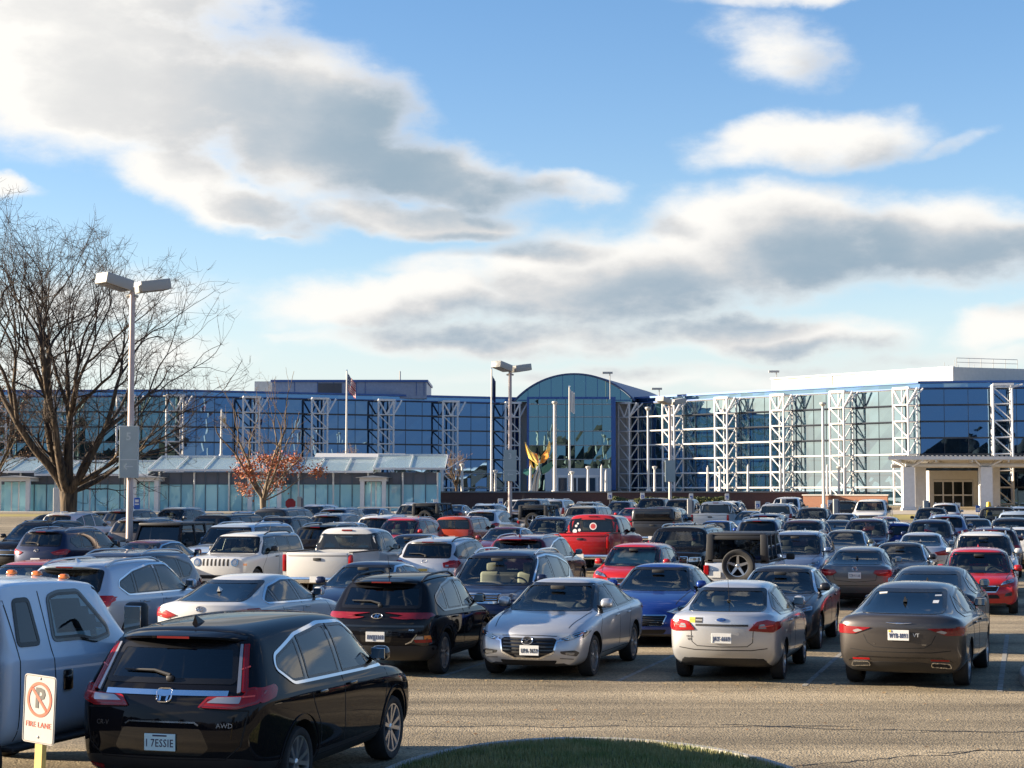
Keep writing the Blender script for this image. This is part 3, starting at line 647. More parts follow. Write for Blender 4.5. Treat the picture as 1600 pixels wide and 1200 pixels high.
class Skin:
    """the finished body surface, to lay panes, lamps, trim and panel gaps on"""
    def __init__(s, me):
        bm = bmesh.new(); bm.from_mesh(me); s.bvh = BVHTree.FromBMesh(bm); bm.free()
    def ray(s, proj, u, v, sx=1):
        if proj == 'side': o, d = Vector((sx*3, u, v)), Vector((-sx, 0, 0))
        elif proj == 'rear': o, d = Vector((u*sx, -5, v)), Vector((0, 1, 0))
        elif proj == 'front': o, d = Vector((u*sx, 5, v)), Vector((0, -1, 0))
        else: o, d = Vector((u*sx, v, 4)), Vector((0, 0, -1))
        h = s.bvh.ray_cast(o, d)
        if h[0] is None or (h[0] - o).length > (3.0 if proj == 'side' else 7):
            q = o + d * (3 - .8 if proj == 'side' else 3.0); h = s.bvh.find_nearest(q)
        n = h[1]
        if n.dot(d) > 0: n = -n
        return h[0], n
    def patch(s, mb, proj, poly, off=0.004, depth=0.015, sx=1, mi=0, grid=0.09):
        bm = bmesh.new()
        vs = [bm.verts.new((p[0], p[1], 0)) for p in poly]
        try: bm.faces.new(vs)
        except ValueError: bm.free(); return
        us = [p[0] for p in poly]; ws = [p[1] for p in poly]
        for lo, hi, nrm in ((min(us), max(us), (1,0,0)), (min(ws), max(ws), (0,1,0))):
            k = int((hi - lo) / grid)
            for i in range(1, k + 1):
                c = lo + (hi - lo) * i / (k + 1)
                bmesh.ops.bisect_plane(bm, geom=bm.verts[:] + bm.edges[:] + bm.faces[:], plane_co=(c, c, 0), plane_no=nrm)
        bmesh.ops.triangulate(bm, faces=[f for f in bm.faces if len(f.verts) > 4])
        bm.verts.ensure_lookup_table(); bm.normal_update()
        pos = []; rim = {}
        for i, v in enumerate(bm.verts):
            v.index = i; h, n = s.ray(proj, v.co.x, v.co.y, sx); pos.append(h + n * off); rim[i] = h + n * (off - depth)
        base = len(pos); fs = [[v.index for v in f.verts] for f in bm.faces]
        ext = []; mp = {}
        for e in bm.edges:
            if len(e.link_faces) == 1:
                a, b = e.verts[0].index, e.verts[1].index
                f = e.link_faces[0]; ids = [v.index for v in f.verts]; k = ids.index(a)
                if ids[(k + 1) % len(ids)] != b: a, b = b, a
                for q in (a, b):
                    if q not in mp: mp[q] = base + len(ext); ext.append(rim[q])
                fs.append([b, a, mp[a], mp[b]])
        bm.free()
        # make faces look outward
        f0 = fs[0]; p0, p1, p2 = (pos[f0[0]], pos[f0[1]], pos[f0[2]]); nn = (p1 - p0).cross(p2 - p0)
        h, n = s.ray(proj, sum(us)/len(us), sum(ws)/len(ws), sx)
        if nn.dot(n) < 0: fs = [list(reversed(f)) for f in fs]
        mb.add(pos + ext, fs, mi)
    def ribbon(s, mb, proj, line, w, off=0.004, sx=1, closed=False, mi=0, step=0.06, depth=0.012):
        P = [Vector(p) for p in line]
        if closed: P.append(P[0])
        Q = []
        for i in range(len(P) - 1):
            k = max(1, int((P[i+1] - P[i]).length / step))
            for j in range(k): Q.append(P[i].lerp(P[i+1], j / k))
        if not closed: Q.append(P[-1])
        n = len(Q); rows = []
        for i in range(n):
            a = Q[i-1] if (closed or i) else Q[0]; b = Q[(i+1) % n] if (closed or i < n-1) else Q[-1]
            d = (b - a); d = d.normalized() if d.length > 1e-6 else Vector((1, 0)); m = Vector((-d.y, d.x)) * (w / 2)
            r = []
            for t, dz in ((1, off - depth), (1, off), (-1, off), (-1, off - depth)):
                q = Q[i] + m * t; h, nn = s.ray(proj, q.x, q.y, sx); r.append(h + nn * dz)
            rows.append(r)
        o = []; fs = []
        for r in rows: o += r
        flip = (sx < 0) != (proj in ('front',))
        for i in range(n if closed else n - 1):
            a = i * 4; b = ((i + 1) % n) * 4
            for k in range(3):
                f = [a + k, b + k, b + k + 1, a + k + 1]; fs.append(f)
        # orient by the first face
        f = fs[1]; nn = (o[f[1]] - o[f[0]]).cross(o[f[2]] - o[f[0]]); _, hn = s.ray(proj, Q[0].x, Q[0].y, sx)
        if nn.dot(hn) < 0: fs = [list(reversed(f)) for f in fs]
        mb.add(o, fs, mi)

def rbox(mb, c, sz, r=0.03, M=None, mi=0, taper=1.0, seg=2):
    bm = bmesh.new(); bmesh.ops.create_cube(bm, size=1)
    for v in bm.verts:
        k = taper if v.co.z > 0 else 1; v.co.x *= sz[0] * k; v.co.y *= sz[1] * k; v.co.z *= sz[2]
    if r: bmesh.ops.bevel(bm, geom=bm.edges[:], offset=min(r, min(sz) * .49), segments=seg, affect='EDGES', profile=0.5)
    T = Matrix.Translation(c) @ (M if M is not None else Matrix())
    bm.verts.ensure_lookup_table()
    mb.add([T @ v.co for v in bm.verts], [[v.index for v in f.verts] for f in bm.faces], mi); bm.free()

# ------------------------------------------------------------------ base shapes (metres; later stretched to each car's size)
# station: y, bottom z, half width, mid z, shoulder (x, z), belt or hood shoulder (x, z), roof or hood edge (x, z), top z, rear-lean factor, transverse crease
SEDAN = dict(L=4.58, W=1.795, H=1.455, ra=-1.30, fa=1.40, st=[
    (-2.20, .36, .76, .70, .77, .90, .74, .965, .62, 1.01, 1.025, 1, 0),
    (-1.97, .24, .865, .66, .86, .91, .79, .99, .64, 1.045, 1.065, .3, .5),
    (-1.66, .20, .893, .65, .88, .92, .81, 1.0, .62, 1.065, 1.085, 0, .45),
    (-1.00, .19, .8975, .64, .886, .92, .83, .99, .555, 1.365, 1.405, 0, .35),
    (-.42, .18, .8975, .63, .886, .91, .835, .98, .575, 1.415, 1.455, 0, 0),
    (.16, .18, .8975, .62, .886, .90, .835, .97, .565, 1.385, 1.43, 0, .4),
    (.92, .18, .8975, .60, .88, .87, .83, .935, .68, .975, 1.0, 0, .5),
    (1.36, .18, .893, .58, .87, .83, .79, .90, .62, .935, .955, 0, 0),
    (1.84, .19, .86, .54, .84, .74, .75, .805, .55, .845, .865, 0, 0),
    (2.13, .20, .77, .50, .75, .64, .67, .70, .48, .735, .75, 0, 0),
    (2.25, .24, .66, .48, .64, .58, .58, .63, .42, .66, .67, 0, 0)],
    rear=[.10, .0, -.02, -.02, .02, .06], front=[-.06, .02, .02, -.02, -.06, -.10], bulge=(.16, .22),
    dlo=[(-1.50, 1.02), (-1.52, 1.07), (-1.02, 1.30), (-.45, 1.365), (.10, 1.345), (.80, 1.0), (.86, .965)], pil=((-1.06, -.10), (-.17, .12)), quarter=-1.06,
    ws=((.70, .985), (.545, 1.385)), rw=((.635, 1.06), (.535, 1.365)))
FAST = dict(SEDAN, st=[
    (-2.20, .36, .78, .72, .78, .92, .74, .985, .60, 1.03, 1.045, 1, 0),
    (-1.99, .24, .87, .68, .865, .93, .79, 1.0, .60, 1.06, 1.08, .3, .5),
    (-1.78, .20, .893, .66, .885, .93, .80, 1.0, .57, 1.075, 1.10, 0, .4),
    (-.88, .19, .8975, .65, .886, .92, .83, .99, .535, 1.37, 1.415, 0, .2)] + SEDAN['st'][4:],
    dlo=[(-1.42, 1.03), (-1.46, 1.06), (-1.0, 1.27), (-.45, 1.36), (.10, 1.345), (.80, 1.0), (.86, .965)], rw=((.60, 1.075), (.51, 1.37)))
CROSS = dict(L=4.59, W=1.855, H=1.69, ra=-1.27, fa=1.39, st=[
    (-2.24, .34, .80, .72, .82, 1.00, .80, 1.10, .655, 1.545, 1.60, 1, .3),
    (-1.98, .26, .89, .70, .90, 1.00, .865, 1.09, .68, 1.575, 1.635, .62, .3),
    (-1.40, .24, .92, .68, .915, .99, .885, 1.07, .70, 1.605, 1.665, 0, 0),
    (-.60, .22, .9275, .66, .92, .97, .89, 1.045, .715, 1.63, 1.69, 0, 0),
    (.10, .22, .9275, .66, .92, .96, .885, 1.03, .71, 1.62, 1.68, 0, 0),
    (.52, .22, .9275, .65, .92, .95, .88, 1.02, .69, 1.58, 1.64, 0, .4),
    (1.22, .22, .925, .65, .91, .94, .86, 1.01, .73, 1.045, 1.07, 0, .5),
    (1.60, .22, .92, .64, .90, .91, .83, .985, .66, 1.02, 1.045, 0, 0),
    (2.00, .24, .88, .62, .86, .83, .77, .90, .58, .945, .97, 0, 0),
    (2.20, .27, .79, .60, .77, .74, .69, .79, .52, .83, .85, 0, 0),
    (2.28, .30, .70, .56, .68, .67, .62, .71, .48, .73, .745, 0, 0)],
    rear=[.08, .0, -.02, .02, .10, .42], front=[-.05, .02, .02, .0, -.05, -.08], bulge=(.14, .20),
    dlo=[(-1.38, 1.115), (-1.66, 1.27), (-1.60, 1.37), (-1.0, 1.515), (-.3, 1.575), (.32, 1.55), (1.02, 1.12), (1.10, 1.06)], pil=((-1.08, -.16), (-.17, .10)), quarter=-1.08,
    ws=((.74, 1.06), (.665, 1.58)), rw=((.68, 1.15), (.62, 1.53)))
BOXY = dict(CROSS, st=[
    (-2.26, .36, .84, .74, .86, 1.04, .85, 1.12, .71, 1.60, 1.66, 1, .5),
    (-2.08, .30, .90, .72, .905, 1.04, .885, 1.12, .725, 1.62, 1.68, .7, .3),
    (-1.40, .28, .92, .70, .92, 1.03, .90, 1.11, .735, 1.64, 1.69, 0, 0),
    (-.60, .26, .9275, .70, .925, 1.02, .90, 1.10, .74, 1.645, 1.69, 0, 0),
    (.20, .26, .9275, .70, .925, 1.01, .90, 1.09, .735, 1.635, 1.68, 0, 0),
    (.70, .26, .9275, .70, .925, 1.0, .89, 1.08, .715, 1.60, 1.645, 0, .6),
    (1.12, .26, .925, .70, .92, 1.0, .88, 1.07, .76, 1.095, 1.115, 0, .7),
    (1.60, .27, .92, .70, .91, .99, .86, 1.05, .74, 1.07, 1.09, 0, 0),
    (2.05, .28, .90, .70, .89, .96, .84, 1.02, .72, 1.04, 1.06, 0, .2),
    (2.24, .32, .85, .68, .84, .92, .80, .98, .68, 1.0, 1.01, 0, .4),
    (2.29, .36, .80, .66, .79, .88, .75, .92, .64, .94, .95, 0, 0)],
    rear=[.06, .0, -.01, .01, .03, .15], front=[-.03, .02, .03, .01, 0, -.01], bulge=(.06, .07),
    dlo=[(-1.98, 1.16), (-1.90, 1.54), (-.3, 1.575), (.52, 1.55), (.92, 1.15), (.98, 1.10)], pil=((-1.02, -.04), (-.14, .04)), quarter=-1.02,
    ws=((.78, 1.12), (.655, 1.575)), rw=((.75, 1.17), (.68, 1.55)))
HATCH = dict(CROSS, rear=[.08, .0, -.02, .03, .14, .52],
    dlo=[(-1.36, 1.10), (-1.60, 1.24), (-1.54, 1.33), (-1.0, 1.48), (-.3, 1.565), (.32, 1.55), (1.02, 1.12), (1.10, 1.06)])
WAGON = dict(CROSS, rear=[.06, .0, -.02, .03, .12, .50],
    dlo=[(-1.86, 1.16), (-1.92, 1.22), (-1.66, 1.45), (-1.0, 1.53), (-.3, 1.57), (.32, 1.55), (1.02, 1.12), (1.10, 1.06)])
CAB = dict(CROSS, st=[
    (-.72, .40, .90, .80, .90, 1.06, .885, 1.12, .72, 1.60, 1.655, 1, .5),
    (-.55, .36, .92, .76, .92, 1.06, .90, 1.12, .74, 1.63, 1.685, .5, .3),
    (-.20, .36, .9275, .75, .925, 1.04, .90, 1.10, .745, 1.64, 1.69, 0, 0),
    (.30, .36, .9275, .75, .925, 1.03, .90, 1.09, .735, 1.62, 1.67, 0, 0),
    (.62, .36, .9275, .74, .925, 1.02, .895, 1.08, .71, 1.585, 1.635, 0, .5),
    (1.16, .36, .925, .74, .92, 1.01, .88, 1.07, .75, 1.10, 1.12, 0, .6),
    (1.60, .34, .92, .74, .91, .99, .86, 1.05, .73, 1.08, 1.10, 0, 0),
    (2.05, .34, .91, .72, .90, .95, .84, 1.01, .70, 1.04, 1.06, 0, .2),
    (2.26, .36, .86, .70, .85, .90, .80, .96, .66, .98, .99, 0, .4),
    (2.32, .40, .80, .68, .79, .86, .74, .90, .62, .92, .93, 0, 0)],
    rear=[0, 0, 0, 0, .04, .14], front=[-.03, .03, .04, .01, 0, -.02], bulge=(.03, .08),
    dlo=[(-.52, 1.15), (-.46, 1.53), (.0, 1.575), (.44, 1.55), (.95, 1.15), (1.02, 1.09)], pil=((-.1, .02),), quarter=None,
    ws=((.76, 1.12), (.645, 1.57)), rw=((.69, 1.17), (.60, 1.53)))

def base_scaled(base, L, W, H):
    b = dict(base); ky, kx, kz = L / base['L'], W / base['W'], H / base['H']
    b['st'] = [(s[0]*ky, s[1]*kz, s[2]*kx, s[3]*kz, s[4]*kx, s[5]*kz, s[6]*kx, s[7]*kz, s[8]*kx, s[9]*kz, s[10]*kz, s[11], s[12]) for s in base['st']]
    b['rear'] = [v*ky for v in base['rear']]; b['front'] = [v*ky for v in base['front']]; b['bulge'] = [v*ky for v in base['bulge']]
    b['dlo'] = [(p[0]*ky, p[1]*kz) for p in base['dlo']]; b['pil'] = [tuple(v*ky for v in p) for p in base['pil']]
    b['quarter'] = base['quarter'] * ky if base['quarter'] is not None else None
    for k in ('ws', 'rw'): b[k] = [(p[0]*kx, p[1]*kz) for p in base[k]]
    b['ra'] *= ky; b['fa'] *= ky; b['L'], b['W'], b['H'] = L, W, H; b['kz'] = kz; b['ky'] = ky; b['kx'] = kx
    return b

def loft_body(b, clad=0, roofmat=False, lowz=None):
    """control cage -> subdivided body -> wheel openings cut"""
    st = b['st']; bm = bmesh.new(); crl = bm.edges.layers.float.new('crease_edge')
    rows = []
    ns = len(st)
    for i, s in enumerate(st):
        y, zb, w, zm, ws, zs, wg, zg, wr, zr, zc, lean, tc = s
        pl = [(0, zb), (w*.5, zb), (w*.86, zb), (w*.975, zb + (zm - zb)*.42), (w, zm), (ws, zs), (wg, zg), (wr, zr), (wr*.55, zr + (zc - zr)*.78), (0, zc)]
        sh = [0]*10
        if lean:
            r = [v*lean for v in b['rear']]; sh = [r[0], r[0], r[0], r[1], r[2], r[3], r[4], r[5], r[5]-.03*lean, r[5]-.05*lean]
            bu = b['bulge'][0]*lean
            sh = [sh[k] + bu * ((pl[k][0]/w)**2) for k in range(10)]
        elif i >= ns - 2:
            k0 = 1 if i == ns - 1 else .4
            r = [v*k0 for v in b['front']]; sh = [r[0], r[0], r[0], r[1], r[2], r[3], r[4], r[5], r[5], r[5]]
            bu = b['bulge'][1]*k0
            sh = [sh[k] - bu * ((pl[k][0]/w)**2) for k in range(10)]
        R_ = []; L_ = []
        for k, (x, z) in enumerate(pl):
            v = bm.verts.new((x, y + sh[k], z)); R_.append(v); L_.append(v if x == 0 else bm.verts.new((-x, y + sh[k], z)))
        rows.append((R_, L_))
    def face(vs, mi):
        f = bm.faces.new(vs); f.material_index = mi; f.smooth = True; return f
    for i in range(ns - 1):
        for side in (0, 1):
            A, B = rows[i][side], rows[i+1][side]
            for k in range(9):
                q = [A[k], B[k], B[k+1], A[k+1]]
                if side: q.reverse()
                mi = 1 if (k < 2 or (clad and k == 2)) else 0
                face(q[::-1], mi)
    # caps
    for i, rev in ((0, False), (ns - 1, True)):
        R_, L_ = rows[i]; s = st[i]; grid = []
        bot = [L_[2], L_[1], R_[0], R_[1], R_[2]]; top = [L_[7], L_[8], R_[9], R_[8], R_[7]]
        grid.append(bot)
        for k in (3, 4, 5, 6):
            rv, lv = R_[k], L_[k]; w = s[2]; row = [lv]
            full = (rv.co.x / w)**2; bu = (b['bulge'][0] * (s[11] or 0)) if not rev else -b['bulge'][1]
            for t in (-.55, 0, .55):
                row.append(bm.verts.new((rv.co.x * t, rv.co.y - bu * full * (1 - t*t), rv.co.z)))
            row.append(rv); grid.append(row)
        grid.append(top)
        for r in range(5):
            for c in range(4):
                q = [grid[r][c], grid[r][c+1], grid[r+1][c+1], grid[r+1][c]]
                if rev: q.reverse()
                face(q, 1 if (clad and r == 0) else 0)
    bm.edges.ensure_lookup_table()
    idx = {}
    for i, (R_, L_) in enumerate(rows):
        for side in (R_, L_):
            for k in range(9):
                e = bm.edges.get((side[k], side[k+1]))
                if e and k >= 6: e[crl] = st[i][12]
            if i < ns - 1:
                nx = rows[i+1][0] if side is R_ else rows[i+1][1]
                for k, c in ((3, .35), (5, b.get('shc', .30)), (6, b.get('bec', .42)), (7, b.get('roc', .15))):
                    e = bm.edges.get((side[k], nx[k]))
                    if e: e[crl] = c
    bmesh.ops.recalc_face_normals(bm, faces=bm.faces[:])
    me = bpy.data.meshes.new('tmp'); bm.to_mesh(me); bm.free()
    me.materials.append(PAINT); me.materials.append(PLASTIC); me.materials.append(WELL)
    o = bpy.data.objects.new('tmp', me); COL.objects.link(o)
    ss = o.modifiers.new('s', 'SUBSURF'); ss.levels = 3; ss.render_levels = 3
    dg = bpy.context.evaluated_depsgraph_get(); m2 = bpy.data.meshes.new_from_object(o.evaluated_get(dg))
    xs = [v.co.x for v in m2.vertices]; ys = [v.co.y for v in m2.vertices]; zs = [v.co.z for v in m2.vertices]
    y0, y1 = st[0][0], st[-1][0]
    if b.get('fit', True):
        T = Matrix.Diagonal((b['W'] / (2*max(xs)), 1, 1, 1)); m2.transform(T)
        z0 = min(zs); k = (b['H'] - z0) / (max(zs) - z0)
        for v in m2.vertices: v.co.z = z0 + (v.co.z - z0) * k
        if b.get('ylen'):
            a0, a1 = b['ylen']; k = (a1 - a0) / (max(ys) - min(ys)); ymn = min(ys)
            for v in m2.vertices: v.co.y = a0 + (v.co.y - ymn) * k
        else:
            k = b['L'] / (max(ys) - min(ys)); c = (max(ys) + min(ys)) / 2
            for v in m2.vertices: v.co.y = (v.co.y - c) * k
    o.modifiers.clear(); o.data = m2
    # wheel openings
    rw = b['rw_'] * 1.16; cb = MB(); hw = b['W'] / 2
    for y in (b['ra'], b['fa']):
        if b.get('ylen') and y < b['ylen'][0] - .2: continue
        for sx in (-1, 1):
            M = Matrix.Translation((sx * (hw * .56), y, b['rw_'] * 1.02)) if sx > 0 else Matrix.Translation((-hw * 1.3, y, b['rw_'] * 1.02))
            ln = hw * .74
            cb.lathe([(0.001, 0), (rw, 0), (rw, ln), (0.001, ln)], 40, 0, M)
    co = cb.build('cut', WELL)
    bo = o.modifiers.new('b', 'BOOLEAN'); bo.object = co; bo.operation = 'DIFFERENCE'; bo.solver = 'FAST' if hasattr(bo, 'solver') else 'EXACT'
    try: bo.material_mode = 'TRANSFER'
    except Exception: pass
    dg = bpy.context.evaluated_depsgraph_get(); m3 = bpy.data.meshes.new_from_object(o.evaluated_get(dg))
    bpy.data.objects.remove(o); bpy.data.objects.remove(co)
    for p in m3.polygons: p.use_smooth = True
    m3.set_sharp_from_angle(angle=R(38))
    return m3

def make_wheel(parent, x, y, r, wd, style, sx, rim=ALLOY):
    M = Matrix.Translation((x, y, r)) @ (Matrix.Rotation(pi, 4, 'Z') if sx < 0 else Matrix())
    rr = r * style.get('rr', .70); b = MB(); h = wd / 2
    b.lathe([(rr*.99, -h*.9), (rr*1.02, -h), (r*.93, -h), (r*.985, -h*.75), (r, -h*.4), (r, h*.4), (r*.985, h*.75), (r*.94, h), (rr*1.05, h*1.0), (rr*1.0, h*.86)], 32, 0, M)
    t = b.build('wheel', RUBBER, parent, smooth=True, angle=60)
    b = MB()
    b.lathe([(rr*1.0, h*.84), (rr*1.0, h*.92), (rr*.94, h*.90), (rr*.92, h*.6), (rr*.90, -h*.5)], 32, 0, M)
    b.lathe([(rr*.90, -h*.2), (.001, -h*.2)], 32, 1, M)
    b.lathe([(.001, h*.80), (rr*.13, h*.78), (rr*.2, h*.66), (rr*.2, -h*.2)], 20, 0, M)
    n = style.get('n', 5); tw = style.get('twin', 0)
    for i in range(n):
        a = 2 * pi * i / n + style.get('ph', .3)
        for q in ((-1, 1) if tw else (0,)):
            a2 = a + q * tw; c0 = Vector((h*.62, rr*.12*cos(a), rr*.12*sin(a))); c1 = Vector((h*.80, rr*.95*cos(a2), rr*.95*sin(a2)))
            w0, w1 = style.get('w', (.16, .11)); d = (c1 - c0).normalized(); s = d.cross(Vector((1,0,0))).normalized()
            vs = []
            for c, w in ((c0, w0*rr), (c1, w1*rr)):
                for (u, v) in ((-1, -.05), (1, -.05), (.8, .01), (-.8, .01)): vs.append(M @ (c + s*u*w + Vector((v, 0, 0))))
            b.add(vs, [(3,2,1,0),(4,5,6,7),(0,1,5,4),(1,2,6,5),(2,3,7,6),(3,0,4,7)], 0)
    rm = b.build('rim', [rim, WELL], t, smooth=True, angle=35)
    return t
W5 = dict(n=5, twin=.17, w=(.08, .08), rr=.72); W10 = dict(n=10, w=(.07, .05), rr=.74); W5S = dict(n=5, w=(.17, .12), rr=.66); W7 = dict(n=7, w=(.11, .08), rr=.68); WY = dict(n=5, twin=.26, w=(.09, .10), rr=.74, ph=.1)

def make_mirror(parent, x, y, z, sx, size=(.20, .16, .15), mat=PAINT, tow=False):
    b = MB(); w, d, h = size
    rbox(b, (sx*(x + w*.62), y, z), (w, d, h), .055, Matrix.Rotation(sx*-.12, 4, 'Z'), 0, .9, 3)
    rbox(b, (sx*(x + .02), y + .03, z - h*.35), (w*.6, d*.5, h*.3), .02, None, 1)
    o = b.build('mirror', [mat, PLASTIC], parent, smooth=True, angle=60)
    g = MB(); rbox(g, (sx*(x + w*.62), y - d*.5 + .004, z), (w*.80, .012, h*.74), .004, Matrix.Rotation(sx*-.12, 4, 'Z'))
    g.build('mirror_glass', MIRG, o)
    return o

def seats(parent, b, mat):
    kz, kx, ky = b['kz'], b['kx'], b['ky']; H = b['H']; zf = H - 1.20 if H > 1.5 else .30
    fy = b.get('seat_y', -.05 * ky)
    hr = H - .36
    for sx in (-1, 1):
        m = MB(); x = sx * .37 * kx
        rbox(m, (x, fy + .25, zf + .16), (.50, .52, .18), .06, None, 0)
        rbox(m, (x, fy - .06, zf + .46), (.48, .15, .60), .06, Matrix.Rotation(-.22, 4, 'X'), 0, .84, 3)
        rbox(m, (x, fy - .16, min(hr, zf + .86)), (.27, .11, .19), .045, Matrix.Rotation(-.12, 4, 'X'), 0, .9, 3)
        m.build('seat', mat, parent, smooth=True, angle=60)
    if not b.get('cab'):
        m = MB(); ry = fy - .88
        rbox(m, (0, ry + .22, zf + .16), (1.24*kx, .50, .18), .06)
        rbox(m, (0, ry - .08, zf + .44), (1.24*kx, .15, .54), .06, Matrix.Rotation(-.3, 4, 'X'), 0, .94, 3)
        for x in (-.42, .42): rbox(m, (x*kx, ry - .18, min(hr - .03, zf + .78)), (.25, .10, .15), .04, None, 0, .9, 3)
        m.build('rear_seat', mat, parent, smooth=True, angle=60)
    m = MB(); cy = b['ws_y']; zc = b['ws'][0][1]
    rbox(m, (0, cy - .22, zc - .13), (1.36*kx, .66, .20), .06, None)
    rbox(m, (.37*kx*-1, cy - .50, zc - .05), (.34, .22, .12), .04)
    m.build('dashboard', DASH, parent, smooth=True, angle=60)
    m = MB(); c = Vector((-.37*kx, cy - .68, zc - .06)); pts = []
    for i in range(21):
        a = 2*pi*i/20; p = Vector((cos(a)*.185, sin(a)*.185*.30, sin(a)*.185*.95)); pts.append(c + p)
    m.tube(pts, .017, 6, cap=False)
    m.beam(c + Vector((-.17, 0, 0)), c + Vector((.17, 0, 0)), .05, .04); m.beam(c, c + Vector((0, .25, -.10)), .06, .06)
    m.build('steering_wheel', SEATD, parent, smooth=True, angle=60)
    m = MB(); rbox(m, (0, cy - .45, b['ws'][1][1] - .06), (.24, .03, .065), .015); m.build('inside_mirror', DASH, parent, smooth=True)

def plate(parent, x, y, z, text, back=True, mat=PLATEW, ink=INKB, tilt=0.0, top=None):
    s = -1 if back else 1
    e = MB(); rbox(e, (0, 0, 0), (.305, .012, .152), .004, None, 0)
    o = e.build('license_plate', mat, parent); o.location = (x, y, z); o.rotation_euler = (tilt, 0, 0 if back else pi)
    if text:
        t = text_obj(text, .098, ink, o, (0, -.008, -.010), bold=.0004, spacing=1.12); wx = max(v.co.x for v in t.data.vertices) - min(v.co.x for v in t.data.vertices); t.scale = (min(1, .265 / wx), 1, 1)
        m = MB(); m.box((-.07, -.0075, .052), (.07, -.0062, .066)); 
        if top: m.build('plate_band', top, o)
    return o

def emblem(parent, kind, x, y, z, back=True, sc=1.0, tilt=0.0):
    m = MB()
    def ring(rx, rz, r=.006, cz=0):
        m.tube([(rx*cos(2*pi*i/24), 0, cz + rz*sin(2*pi*i/24)) for i in range(25)], r, 6, cap=False)
    if kind == 'h_frame':
        pts = rnd_poly([(-.062, .055), (.062, .055), (.050, -.052), (-.050, -.052)], .03, 5); m.tube([(p[0], 0, p[1]) for p in pts + pts[:1]], .009, 6, cap=False)
        m.beam((-.034, 0, .045), (-.026, 0, -.042), .012, .016); m.beam((.034, 0, .045), (.026, 0, -.042), .012, .016); m.beam((-.03, 0, 0), (.03, 0, 0), .012, .014)
    elif kind == 'h_oval':
        ring(.085, .045, .008); m.beam((-.035, 0, -.034), (-.012, 0, .036), .012, .016); m.beam((.012, 0, -.036), (.035, 0, .034), .012, .016); m.beam((-.03, 0, -.008), (.03, 0, .008), .012, .012)
    elif kind == 'wings_m':
        ring(.075, .058, .008); m.tube([(-.07, 0, .01), (-.03, 0, .022), (0, 0, -.016), (.03, 0, .022), (.07, 0, .01)], .008, 6)
    elif kind == 'ovals':
        ring(.07, .048, .006); ring(.022, .045, .005); ring(.048, .016, .005, .026)
    elif kind == 'vw':
        ring(.06, .06, .006); m.tube([(-.026, 0, .045), (0, 0, .004), (.026, 0, .045)], .005, 5); m.tube([(-.05, 0, .02), (-.024, 0, -.042), (0, 0, -.004), (.024, 0, -.042), (.05, 0, .02)], .005, 5)
    elif kind == 'wing_bar':
        m.tube([(-.16, 0, .012), (-.05, 0, .004), (.05, 0, .004), (.16, 0, .012)], [.004, .009, .009, .004], 6); rbox(m, (0, 0, .004), (.075, .014, .02), .005)
    elif kind == 'stars':
        ring(.055, .032, .005); rbox(m, (-.02, 0, .008), (.016, .01, .016), .004); rbox(m, (.015, 0, -.006), (.01, .01, .01), .003)
    elif kind == 'bowtie': m.beam((-.07, 0, 0), (.07, 0, 0), .012, .025); m.beam((-.03, 0, 0), (.03, 0, 0), .014, .05)
    if kind == 'blue_oval':
        m.lathe([(.001, .008), (.05, .007), (.06, .002), (.06, -.006)], 28, 0, Matrix.Diagonal((1.35, 1, .52, 1)) @ Matrix.Rotation(-pi/2, 4, 'Z'))
        o = m.build('emblem', pmat('blue enamel', (.015, .05, .22), .2, coat=1), parent, smooth=True)
        r = MB(); r.tube([(.081*cos(2*pi*i/24), -.004, .0315*sin(2*pi*i/24)) for i in range(25)], .004, 5, cap=False); r.build('rim', CHROME, o)
        text_obj('Ford', .042, CHROME, o, (0, -.012, -.002))
    else: o = m.build('emblem', CHROME, parent, smooth=True, angle=60)
    o.location = (x, y, z); o.rotation_euler = (tilt, 0, 0 if back else pi); o.scale = (sc,) * 3
    return o
